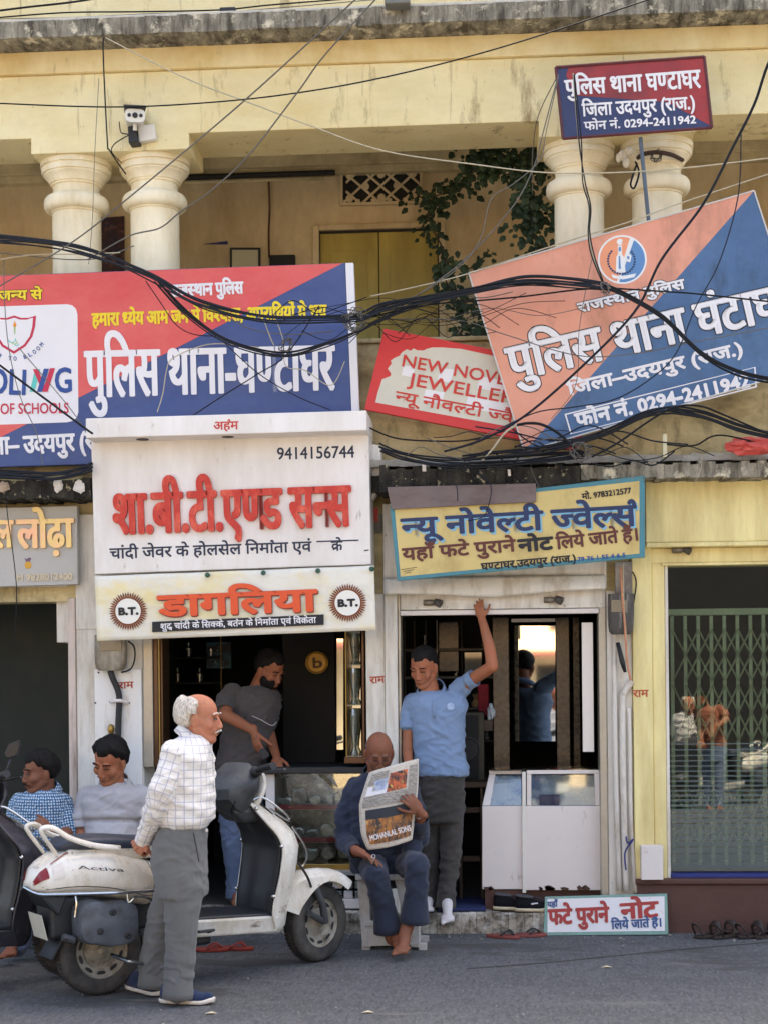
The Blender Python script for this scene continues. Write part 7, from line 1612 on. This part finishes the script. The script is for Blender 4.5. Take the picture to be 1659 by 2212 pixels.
for y in (1742, 1812, 1862):
    x = xa + .10
    while x < xb - .05:
        w_, h_ = random.uniform(.06, .13), random.uniform(.06, .13); z = zy(y, .2, 665); n_ = 10
        Yc = random.uniform(.2, .32)
        b0 = MB(); pk_pts = [Vector((x + w_ * math.cos(a) * random.uniform(.8, 1.1) * .5, Yc, z + h_ * (.5 + .5 * math.sin(a)) * random.uniform(.8, 1.1))) for a in [2 * math.pi * i / n_ for i in range(n_)]]
        pkm = MB().prism(pk_pts, (random.uniform(-.02, .02), random.uniform(.03, .08), .0)).build('silver_packet', m_pack, cn, bevel=.012, seg=3); x += w_ * .92
bx('brass_base', m_gold, cn, xa + .06, xb, .09, .6, zy(1881, .09, 665), zy(1868, .09, 665), .003)
bx('ledge', M('grey_marble', srgb(150, 148, 142), .35, .12, 12), cn, xa - .02, xb + .02, .03, .62, zy(1892, .04, 665), zy(1882, .04, 665), .004)
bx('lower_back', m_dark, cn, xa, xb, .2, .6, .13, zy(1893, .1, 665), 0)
bx('lower_case', m_white2, cn, xp(640), xb, .06, .199, .135, zy(1944, .06, 700), .004)
for i in range(5):
    for j in range(2):
        x0 = xp(662 + 24 * i); bx('packet', m_pack if (i + j) % 3 else m_white2, cn, x0, x0 + .058, .11, .15, zy(1942 - 21 * j, .1, 700), zy(1926 - 21 * j, .1, 700), .006)
# tall shelf of crystal at the right of the opening
cs = thing('crystal_shelf', 'narrow mirrored shelf with cut glass vases beside the silver shop pillar', 'shelf', P(766, 1640, .12))
pb('frame_post', m_brown, 781, 1364, 789, 1645, .03, .25, cs); pb('frame_post', m_gold, 745, 1364, 750, 1640, .05, .25, cs)
pb('bottom_board', m_brown, 744, 1636, 789, 1650, .02, .30, cs); pb('mirror_back', m_mirror, 750, 1364, 781, 1636, .26, .27, cs, 0)
m_crys = glass('cut_glass', (.88, .93, .9), .08, .30, (srgb(190, 200, 184), .22))
for k, (y0, y1) in enumerate(((1366, 1436), (1442, 1522), (1530, 1632))):
    q = P(766, y1, .15); h_ = P(766, y0, .15).z - q.z; r0 = .030
    MB().lathe([(r0 * .8, 0), (r0 * .9, h_ * .04), (r0 * .45, h_ * .14), (r0 * .55, h_ * .3), (r0 * .95, h_ * .6), (r0 * 1.05, h_ * .85), (r0 * .9, h_ * .98), (r0 * .8, h_ * .97), (r0 * .85, h_ * .6), (r0 * .3, h_ * .2), (0, h_ * .16)], q, (0, 0, 1), 14).build('vase', m_crys, cs, smooth=False)
    bx('glass_shelf', m_crys, cs, xp(750, 1500, .1), xp(781, 1500, .1), .08, .258, q.z - .006, q.z - .001, 0)
MB().prism(poly_on([(728, 1380), (742, 1380), (742, 1620), (728, 1620)], facing(.3)), (0, .01, 0)).build('side_mirror', m_mirror, cs)
# back of the silver shop
pb('poster', M('cyan_poster', srgb(30, 96, 116), .5, .6, 12, stain=[((.01, .01, .012), .45, (5, 5, 7), .05), (srgb(170, 210, 214), .22, (22, 9, 26), .04)]), 446, 1388, 500, 1444, 1.2, 1.21, None, .0, label='faded cyan poster glimpsed deep inside the dark silver shop', cat='poster')
dk = thing('brass_disc', 'round yellow brass disc with a letter, hung in the dark silver shop', 'emblem', P(685, 1456, .9))
MB().lathe([(.078, 0), (.078, .012), (.066, .016), (.062, .012), (0, .012)], P(685, 1432, .9), (0, -1, 0), 32).build('disc', M('yellow_brass', srgb(186, 142, 60), .4, .15, 14, metal=.3), dk, smooth=True)
decal(dk, "b", (676, 1421), (695, 1420), 22, facing(.884), M('worn_letter', srgb(96, 70, 30), .6, .1), 1.2, 1)
pb('shop_partition', m_dark, 610, 1364, 726, 1660, .95, .99, None, .004, label='dark panelled partition behind the brass disc in the silver shop', cat='partition')
sf = thing('wall_shelf', 'dim glass shelf with small bottles at the left of the silver shop', 'shelf', P(390, 1500, 1.1))
pb('upright', m_alu, 478 - 110, 1370, 372, 1600, 1.1, 1.12, sf); pb('upright', m_gold, 476, 1370, 480, 1580, 1.0, 1.02, sf)
for y in (1420, 1475, 1530): pb('board', m_dark, 372, y, 476, y + 3, 1.08, 1.3, sf)
for k in range(4):
    q = P(384 + 24 * k, 1419 if k % 2 else 1474, 1.22); MB().lathe([(.022, 0), (.024, .06), (.01, .075), (.01, .1), (0, .1)], q, (0, 0, 1), 10).build('bottle', m_crys, sf, smooth=True)
# ---- right-hand jeweller's shop
m_gpane = glass('counter_pane', (.9, .95, .97), .03, .10); m_paper = M('blue_white_papers', srgb(176, 190, 204), .6, .25, 8, stain=[(srgb(66, 108, 160), .40, (3.5, 3, 5), .04), (srgb(226, 224, 212), .42, (5, 5, 7), .06)])
wc = thing('white_counter', 'white boxed shop counter with slanting glass panes in the right doorway', 'counter', P(1170, 1925, .1))
A = lambda x, y, Y: P(x, y, Y)
Yt, Ym = .20, .09
def quad_panel(nm, mat, pts, back=.02, **k):
    return MB().prism([A(*p) for p in pts], (0, back, 0)).build(nm, mat, wc, bevel=.003, **k)
quad_panel('lower_panel', m_white2, [(1041, 1742, Ym), (1131, 1742, Ym), (1131, 1922, Ym), (1041, 1922, Ym)])
quad_panel('lower_panel', m_white2, [(1134, 1742, Ym - .012), (1297, 1742, Ym - .012), (1299.5, 1924, Ym - .012), (1134, 1924, Ym - .012)])
quad_panel('joint_strip', m_white, [(1127, 1668, Ym - .02), (1135, 1668, Ym - .02), (1136, 1930, Ym - .02), (1128, 1930, Ym - .02)], .012)
quad_panel('frame_rail', m_white2, [(1056, 1665, Yt), (1126, 1665, Yt - .03), (1126, 1673, Yt - .03), (1056, 1673, Yt)])
quad_panel('frame_rail', m_white2, [(1137, 1665, Ym), (1294, 1664, Ym), (1294, 1672, Ym), (1137, 1673, Ym)])
quad_panel('frame_post', m_white2, [(1056, 1673, Yt), (1070, 1673, Yt), (1058, 1741, Ym), (1041, 1741, Ym)])
quad_panel('frame_post', m_white2, [(1137, 1673.5, Ym), (1147, 1673.5, Ym), (1147, 1741, Ym), (1137, 1741, Ym)])
quad_panel('frame_post', m_white2, [(1283, 1672.5, Ym), (1294, 1672.5, Ym), (1297, 1741, Ym), (1286, 1741, Ym)])
quad_panel('pane', m_gpane, [(1070, 1674, Yt + .004), (1126, 1674, Yt - .02), (1126, 1741, Ym + .004), (1058, 1741, Ym + .006)], .004)
quad_panel('pane', m_gpane, [(1147, 1674, Ym + .006), (1283, 1673, Ym + .006), (1286, 1741, Ym + .006), (1147, 1741, Ym + .006)], .004)
quad_panel('papers', m_paper, [(1062, 1676, .30), (1126, 1676, .30), (1126, 1750, .30), (1056, 1750, .30)], .01); quad_panel('papers', m_paper, [(1140, 1676, .28), (1290, 1676, .28), (1290, 1750, .28), (1140, 1750, .28)], .01)
quad_panel('blue_box', m_blue, [(1165, 1718, .22), (1208, 1718, .22), (1208, 1741, .22), (1165, 1741, .22)], .04)
bx('body', m_white2, wc, xp(1043, 1800, .12), xp(1297, 1800, .12), .12, .30, zy(1922, .12, 1170), zy(1745, .12, 1170), 0)
bx('top', m_gpane, wc, xp(1058, 1660, .1), xp(1293, 1660, .1), .12, .42, zy(1664, .17, 1170), zy(1661, .17, 1170), 0)
quad_panel('kick_board', m_plin, [(1047, 1924, .10), (1132, 1924, .10), (1132, 1968, .10), (1047, 1968, .10)])
bx('kick_body', m_plin, wc, xp(1048), xp(1295), .125, .3, .13, zy(1923.5, .125, 1170), 0)
flk = MB()
for k in range(10):
    x = random.uniform(1040, 1280); y = 1921; w_ = random.uniform(8, 24); flk.add(poly_on([(x, y - random.uniform(2, 6)), (x + w_ * .5, y - random.uniform(4, 9)), (x + w_, y - 1), (x + w_ * .9, y + 3), (x + .2 * w_, y + 3)], facing(Ym - .0145), 0), [(0, 1, 2, 3, 4)])
flk.build('flaking_paint', M('bare_rusty_wood', srgb(92, 66, 50), .9, .4, 30, stain=(srgb(40, 30, 26), .4, (20, 20, 20), .1)), wc, fix=False)
# mirrored columns and mirror at the back
def col(nm, xa, xb, ya, yb, Y, mat, lb):
    o = pb(nm, mat, xa, ya, xb, yb, Y, Y + .05, None, .003); return tag(o, lb, 'pillar')
col('mirror_pillar', 1063, 1101, 1334, 1660, .75, m_pillmir, 'smoked mirror pillar left of the big mirror inside the right shop')
col('mirror_pillar', 1200, 1232, 1334, 1664, .75, m_pillmir, 'smoked mirror pillar right of the big mirror inside the right shop')
col('mirror_pillar', 1236, 1254, 1334, 1664, 1.0, m_pillmir, 'narrow smoked mirror strip deep inside the right shop')
tag(MB().prism([P(1102, 1352, .86), P(1199, 1352, .76), P(1199, 1602, .76), P(1102, 1602, .86)], (0, .02, 0)).build('mirror', m_mirror), 'big wall mirror in the right shop reflecting the street', 'mirror')
pb('light_strip', M('pale_strip', srgb(236, 226, 214), .4, .02), 1256, 1345, 1283, 1625, .06, .09, None, .003, label='upright white plastic light strip at the right side of the doorway', cat='strip light')
pb('ceiling_light', m_white2, 1104, 1337, 1199, 1343, .70, .75, None, .002, label='thin white tube along the top of the big mirror', cat='light')
rk = thing('display_rack', 'dim glass fronted rack of ornaments behind the man in the polo shirt', 'rack', P(960, 1560, 1.2))
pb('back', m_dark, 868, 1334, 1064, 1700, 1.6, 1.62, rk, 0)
m_rack = M('rack_wood', srgb(78, 66, 54), .5, .2, 10)
for x in (872, 893, 918, 942, 995): pb('upright', m_rack if x != 942 else m_alu, x, 1340, x + 5, 1640, 1.15, 1.2, rk)
for y in (1402, 1462, 1530, 1600): pb('board', m_rack, 870, y, 1064, y + 4, 1.16, 1.55, rk)
m_silv = M('silver_ornament', srgb(190, 192, 186), .25, .3, 20, metal=.8)
for k in range(26):
    x = random.uniform(900, 1058); y = random.choice((1402, 1462, 1530, 1600)); q = P(x, y, 1.25 + random.uniform(0, .2)); h_ = random.uniform(.05, .13); r_ = random.uniform(.012, .03)
    MB().lathe([(r_ * .8, 0), (r_, h_ * .3), (r_ * .4, h_ * .6), (r_ * .8, h_ * .9), (0, h_)], q, (0, 0, 1), 10).build('ornament', random.choice((m_silv, m_silv, m_crys, m_gilt)), rk, smooth=True)
pb('rack_mirror', m_pillmir, 948, 1345, 990, 1450, 1.22, 1.23, rk, 0); pb('rack_mirror', m_mirror, 1003, 1410, 1040, 1455, 1.22, 1.23, rk, 0)
tag(pb('red_cloth', M('red_cloth', srgb(190, 60, 70), .8, .3, 9, .3, 20), 1031, 1478, 1056, 1548, 1.05, 1.08, None, .02), 'red cloth hanging in the shadow behind the raised elbow', 'cloth')
scrap('plastic_bottle', 1060, 1540, .7, .045, M('cloudy_plastic', srgb(190, 196, 200), .3, .1), 'cloudy plastic bottle standing on the small table inside the right shop', 'bottle', (.55, .55, 1.3))
cb = thing('speaker_cabinet', 'dark green framed cabinet with a round fan grille behind the polo shirt man', 'cabinet', P(1020, 1690, .7))
pb('case', M('dark_olive_case', srgb(66, 60, 44), .6, .2, 9), 986, 1540, 1046, 1690, .62, 1.0, cb, .006); pb('front_panel', m_dark, 990, 1546, 1034, 1684, .612, .619, cb, .002)
MB().lathe([(.085, 0), (.085, .01), (.075, .012), (.07, .004), (0, .004)], P(1010, 1620, .611), (0, -1, 0), 28).build('fan_ring', m_blk, cb, smooth=True)
tb = thing('low_table', 'low dark wooden table with cross bars beside the white counter', 'table', P(1020, 1930, .5))
pb('top', m_wood, 984, 1690, 1062, 1702, .4, .9, tb)
for x in (990, 1036): pb('leg', m_wood, x, 1703, x + 9, 1945, .42, .46, tb)
for y in (1745, 1850): pb('rail', m_wood, 999.5, y, 1035.5, y + 12, .43, .45, tb)
pb('side_table', m_wood, 1040, 1556, 1064, 1580, .66, .9, None, .004, label='edge of a grey wooden shelf beside the smoked mirror pillar', cat='shelf')
tag(bx('floor_mat', M('navy_mat', srgb(36, 48, 92), .9, .2, 40, .4, 200), None, xp(940), xp(1043), -.045, .5, .136, .148, .003), 'dark blue mat on the step of the right doorway', 'mat')
# ---- stool under the reader
ms = M('grey_white_painted_wood', srgb(186, 184, 178), .6, .1, 8, .15, 40, stain=[(srgb(128, 116, 100), .3, (9, 9, 4), .1), (srgb(96, 80, 64), .12, (26, 26, 26), .04)])
stl = thing('stool', 'grey white painted wooden stool under the newspaper reader', 'stool', G(840, 2054))
Yf, Yk = -.60, -.28
zs = P(825, 1893, Yf).z
x0, x1 = P(772, 1893, Yf).x, P(878, 1893, Yf).x
bx('seat', ms, stl, x0 - .01, x1 + .01, Yf - .02, Yk + .02, zs - .025, zs + .01, .006)
for sgn, xt, xbm in ((1, x0, P(783, 2050, Yf).x), (-1, x1, P(905, 2050, Yf).x)):
    zb_ = gz(Yf) + .02
    MB().hexa([(xbm, Yf, zb_), (xbm + .05 * sgn, Yf, zb_), (xbm + .05 * sgn, Yk, zb_), (xbm, Yk, zb_)], [(xt, Yf, zs - .026), (xt + .07 * sgn, Yf, zs - .026), (xt + .07 * sgn, Yk, zs - .026), (xt, Yk, zs - .026)]).build('side_panel', ms, stl, bevel=.004)
    for yy in (Yf + .01, Yk - .05): bx('foot', ms, stl, xbm - .004, xbm + .045, yy, yy + .045, gz(Yf), zb_ + .02, .003)
a, b = P(788, 2006, Yf), P(904, 2006, Yf); MB().prism([P(789, 2002, Yf - .004), P(906, 2000, Yf - .004), P(906, 2042, Yf - .004), P(789, 2046, Yf - .004)], (0, .02, 0)).build('front_board', ms, stl, bevel=.004)
MB().prism([P(786, 1991, Yf - .01), P(906, 1990, Yf - .01), P(906, 2001, Yf - .01), P(787, 2002, Yf - .01)], (0, .05, 0)).build('step_rail', ms, stl, bevel=.004)
# bench under the two seated men at the left
bn_ = thing('bench', 'low wooden bench under the two men seated at the left', 'bench', (P(180, 1900, -.4).x, -.4, gz(-.4)))
xl, xr = P(30, 1900, -.4).x, P(318, 1900, -.4).x; zb_ = P(180, 1925, -.5).z
bx('seat', m_wood, bn_, xl, xr, -.62, -.22, zb_ - .04, zb_, .005)
for x in (xl + .05, xr - .1):
    for yy in (-.60, -.28): bx('leg', m_wood, bn_, x, x + .05, yy, yy + .05, gz(yy), zb_ - .041, .003)
# ---- newspaper
npm = bpy.data.materials.new('newsprint'); npm.use_nodes = True
np_ = M('newsprint', srgb(204, 194, 178), .85, .05, 10, stain=(srgb(150, 142, 130), .3, (90, 20, 160), .1))
np_t = M('newsprint_text', srgb(128, 122, 114), .85, .3, 60, stain=(srgb(182, 174, 160), .42, (40, 10, 300), .08))
nw = thing('newspaper', 'open newspaper with dark colour photographs held up by the seated reader', 'newspaper', P(840, 1838, Yr - .36))
OUT_L = [(801, 1668), (790, 1700), (778, 1737), (779, 1770), (782, 1806), (796, 1837)]; OUT_R = [(904, 1639), (904, 1672), (902, 1712), (898, 1750), (894, 1785), (890, 1815)]
def edge(pts, v):
    f = v * (len(pts) - 1); i = min(len(pts) - 2, int(f)); return Vector(pts[i]).lerp(Vector(pts[i + 1]), f - i)
def sheetp(u, v, off=0):
    q = edge(OUT_L, v).lerp(edge(OUT_R, v), u); q.y += 5 * math.sin(u * math.pi) * (v - .2)
    Yv = Yr - .335 + .10 * (1 - v) * 1.0 - .035 * math.sin(u * math.pi) + .02 * abs(v - .42) - off
    return P(q.x, q.y, Yv)
o = MB().grid(lambda u, v: sheetp(u, v), 24, 28).build('page', np_, nw, smooth='all'); md = o.modifiers.new('t', 'SOLIDIFY'); md.thickness = .0012; md.offset = 0
MB().grid(lambda u, v: sheetp(u * .98 + .01, v * .97 + .02) + Vector((-.010 + .012 * u, .014, .003 * (1 - v))), 12, 12).build('inner_page', np_, nw, smooth='all')
def on_page(nm, mat, u0, u1, v0, v1, off=.0025, n_=10): off += .0015; return MB().grid(lambda u, v: sheetp(lerp(u0, u1, u), lerp(v0, v1, v), off), n_, n_).build(nm, mat, nw, smooth='all', fix=False)
m_ph1 = M('print_photo_gold', srgb(60, 50, 48), .6, .2, 20, stain=[(srgb(176, 112, 46), .48, (34, 20, 16), .08), (srgb(214, 186, 120), .22, (46, 20, 22), .05)]); m_ph2 = M('print_photo_orange', srgb(50, 40, 38), .6, .2, 20, stain=[(srgb(200, 96, 50), .5, (30, 20, 22), .06), (srgb(226, 190, 90), .2, (40, 20, 30), .05)])
on_page('photograph', m_ph2, .44, .78, .10, .32); on_page('photograph', m_ph1, .09, .95, .50, .93)
on_page('photo_sky', M('print_dark_sky', srgb(34, 40, 48), .6, .15, 12), .09, .95, .50, .62, .0032)
on_page('text_column', np_t, .05, .40, .05, .12); on_page('text_column', np_t, .82, .98, .06, .40); on_page('text_column', np_t, .04, .97, .335, .47); on_page('text_column', np_t, .04, .40, .13, .21)
on_page('turned_corner', m_swhite, .06, .43, .22, .33, .004); on_page('coloured_advert', M('print_advert', srgb(160, 170, 190), .7, .5, 16, stain=[(srgb(220, 200, 90), .3, (20, 20, 20), .05), (srgb(60, 90, 170), .3, (24, 24, 24), .05)]), .16, .40, .15, .28, .006)
dt = decal(nw, "MOHANLAL SONS", (798, 1806), (885, 1783), 12, (P(842, 1800, Yr - .395), Vector((0, -1, 0))), m_swhite, .45, 1)
# ---- footwear
m_snk = M('black_sneaker', (.010, .010, .012), .9, .2, 20, spec=.1); m_snks = M('cream_sole', srgb(206, 192, 160), .6, .1, 16); m_dust = 0; m_slip = M('maroon_sandal', srgb(130, 62, 56), .6, .15, 20); m_bsl = M('dark_brown_sandal', srgb(52, 40, 34), .6, .2, 20); m_rsl = M('red_sandal', srgb(150, 58, 44), .6, .2, 20)
for k, (xh, xt, yy, lb) in enumerate(((1066, 1112, 1958, 'black sneaker with cream sole, farther of the pair on the step'), (1112, 1158, 1962, 'black sneaker with cream sole, nearer of the pair on the step'))):
    t = thing('sneaker', lb, 'shoe', P(xh, yy, -.1), 'pair of black sneakers'); z = .132
    h_ = P(xh, yy, .055 - .075 * k); e_ = P(xt + 14, yy, .02 - .06 * k); h_.z = e_.z = z
    shoe(t, h_, e_, m_snk, m_snks, .215, 'upper', .047, .08)
    MB().tube([h_ + Vector((.060 + .050 * math.cos(a_), .030 * math.sin(a_), .092 - .10 * .050 * math.cos(a_))) for a_ in [2 * math.pi * i / 16 for i in range(17)]], .007, 6).build('collar', M('grey_padding', (.07, .07, .075), .9), t, smooth='all')
    MB().tube([h_ + Vector((.12, -.01, .088)), h_ + Vector((.155, -.005, .075)), h_ + Vector((.19, 0, .058))], .006, 5).build('laces', m_dtr, t, smooth='all')
    MB().tube([h_ + Vector((.10, -.046, .05)), h_ + Vector((.14, -.046, .055))], .005, 5).build('badge', m_swhite, t)
def sandal(nm, lb, x, y, ang, mat, strap, grp, L=.25, Yz=None, w_=.045):
    q = G(x, y); q = q if q.y < -.12 else Vector((P(x, y, -.17).x, -.17, gz(-.17))); t = thing(nm, lb, 'sandal', q, grp); d = Vector((math.cos(ang), math.sin(ang), 0)); s_ = Vector((-d.y, d.x, 0))
    outl = []
    for i in range(28):
        a = 2 * math.pi * i / 28; cx_ = math.cos(a); ww = w_ * (1 + .18 * cx_) * math.copysign(abs(math.sin(a)) ** .8, math.sin(a)); outl.append(q + d * (L / 2 * cx_) + s_ * ww + Vector((0, 0, .001)))
    MB().prism(outl, (0, 0, .018)).build('sole', mat, t, bevel=.004)
    st_ = q + d * L * .30 + Vector((0, 0, .020))
    for g in (1, -1): MB().tube(spline([st_, q + d * L * .16 + s_ * w_ * .55 * g + Vector((0, 0, .045)), q - d * L * .04 + s_ * w_ * .98 * g + Vector((0, 0, .020))], 5), .008, 6, flat=.6).build('strap', strap, t, smooth='all')
    return t
sandal('flip_flop', 'maroon flip flop lying left of the street sign, left one of the pair', 1087, 2027, math.radians(-16), m_slip, m_sblk, 'pair of maroon flip flops', .22)
sandal('flip_flop', 'maroon flip flop lying nearest the street sign, right one of the pair', 1143, 2024, math.radians(14), m_slip, m_sblk, 'pair of maroon flip flops', .22)
for k, (x, y, a, lb) in enumerate(((1538, 1990, 25, 'dark brown sandal leaning on the red plinth, leftmost'), (1572, 1990, 40, 'dark brown sandal leaning on the red plinth, second from the left'), (1630, 1984, 30, 'dark sandal near the right edge of the red plinth'), (1664, 1986, 35, 'dark sandal cut off by the right edge of the picture'))):
    t = sandal('sandal', lb, x, y, math.radians(a), m_bsl, m_bsl, 'sandals along the red plinth', .25)
    q = WL[t].copy(); d = Vector((math.cos(math.radians(a)), math.sin(math.radians(a)), 0)); s_ = Vector((-d.y, d.x, 0))
    MB().tube(spline([q + d * .02 - s_ * .045 + Vector((0, 0, .02)), q + d * .02 - s_ * .03 + Vector((0, 0, .085)), q + d * .02 + s_ * .03 + Vector((0, 0, .085)), q + d * .02 + s_ * .045 + Vector((0, 0, .02))], 5), .016, 8, flat=.4).build('strap', m_bsl, t, smooth='all')
    MB().tube(spline([q - d * .09 - s_ * .045 + Vector((0, 0, .02)), q - d * .12 - s_ * .03 + Vector((0, 0, .08)), q - d * .12 + s_ * .03 + Vector((0, 0, .08)), q - d * .09 + s_ * .045 + Vector((0, 0, .02))], 5), .010, 8, flat=.5).build('strap', m_bsl, t, smooth='all')
sandal('sandal', 'red sandal on the asphalt under the white scooter, left one', 452, 2056, math.radians(8), m_rsl, m_rsl, 'red sandals under the scooter'); sandal('sandal', 'red sandal on the asphalt under the white scooter, right one', 505, 2053, math.radians(-6), m_rsl, m_rsl, 'red sandals under the scooter')
# litter on the street
for k, (x, y, lb) in enumerate(((457, 2192, 'pale dry leaf on the asphalt in front of the old man'), (795, 2190, 'pale scrap on the asphalt at the bottom of the picture'), (1310, 2092, 'tiny white scrap on the asphalt below the street sign'))):
    q = G(x, y); o = MB().add([q + Vector((-.03, -.008, .004)), q + Vector((0, -.014, .010)), q + Vector((.03, 0, .005)), q + Vector((.0, .014, .012))], [(0, 1, 2, 3)]).build('scrap', m_snks); md = o.modifiers.new('t', 'SOLIDIFY'); md.thickness = .002; tag(o, lb, 'litter')

# ---- passers-by and scooters across the road, seen only in the glass and mirrors
def reflect(src, px, lb, cat, ang=math.pi, Yv=13.0, grp=None, mats=None):
    q = P(px, 1600, Yv); n_ = copy_tree(src, None, mats); tgt = Vector((q.x, .12 - Yv, gz(.12 - Yv))); n_.rotation_euler = (0, 0, ang); n_.location = tgt; n_['label'] = lb
    n_['category'] = cat
    if grp: n_['group'] = grp
    return n_
reflect(scoot, 1560, 'white scooter across the road mirrored in the right hand window', 'scooter', math.radians(100))
reflect(scoot2, 1130, 'graphite scooter across the road mirrored in the tall mirror', 'scooter', math.radians(200), 12.0)
reflect(p1, 1478, 'person in checked shirt across the road mirrored faintly in the right hand window', 'person', math.radians(95), 12.5)
n4 = reflect(p4, 1545, 'person in brown across the road mirrored faintly in the right hand window', 'person', math.radians(160), 12.0, None, {m_dgs: cloth('brown_shirt', srgb(150, 92, 70))})

# ---- grit and dust gathered on the street
gm = MB()
for k in range(420):
    x = random.uniform(-3.2, 3.2); y = -.10 - abs(random.gauss(0, .12)) if k < 220 else random.uniform(-3.2, -.2); r = random.uniform(.002, .007) if k % 9 else random.uniform(.007, .014)
    q = Vector((x, y, gz(y) + r * .4)); a = random.uniform(0, 6.28); R = Matrix.Rotation(a, 3, 'Z')
    gm.add([q + R @ Vector(v) * r for v in ((1, .2, 0), (-.3, 1, .1), (-1, -.4, 0), (.2, -.9, .1), (.1, .1, .8))], [(0, 1, 4), (1, 2, 4), (2, 3, 4), (3, 0, 4)])
tag(gm.build('grit', M('grit', srgb(150, 142, 130), .9, .5, 60), fix=False), 'fine grit and dust scattered on the asphalt and gathered along the step', None, None, 'stuff')
for k, (pts) in enumerate(([(-2.2, -2.6), (-1.6, -2.45), (-1.1, -2.62), (-.4, -2.5), (.3, -2.58)],)):
    q = spline([Vector((x, y, gz(y) + .003)) for x, y in pts], 8); cm = MB()
    for i in range(len(q) - 1):
        w0, w1 = [.006 + .004 * noise.noise(Vector((q[j].x * 9, k, 0))) for j in (i, i + 1)]; n1 = Vector((0, .02 * noise.noise(Vector((q[i].x * 14, k, 3))), 0)); n2 = Vector((0, .02 * noise.noise(Vector((q[i + 1].x * 14, k, 3))), 0))
        cm.add([q[i] + n1 - Vector((0, w0, 0)), q[i + 1] + n2 - Vector((0, w1, 0)), q[i + 1] + n2 + Vector((0, w1, 0)), q[i] + n1 + Vector((0, w0, 0))], [(0, 1, 2, 3)])
    cm.build('road_crack', M('crack', (.035, .034, .033), .95), kind='structure')
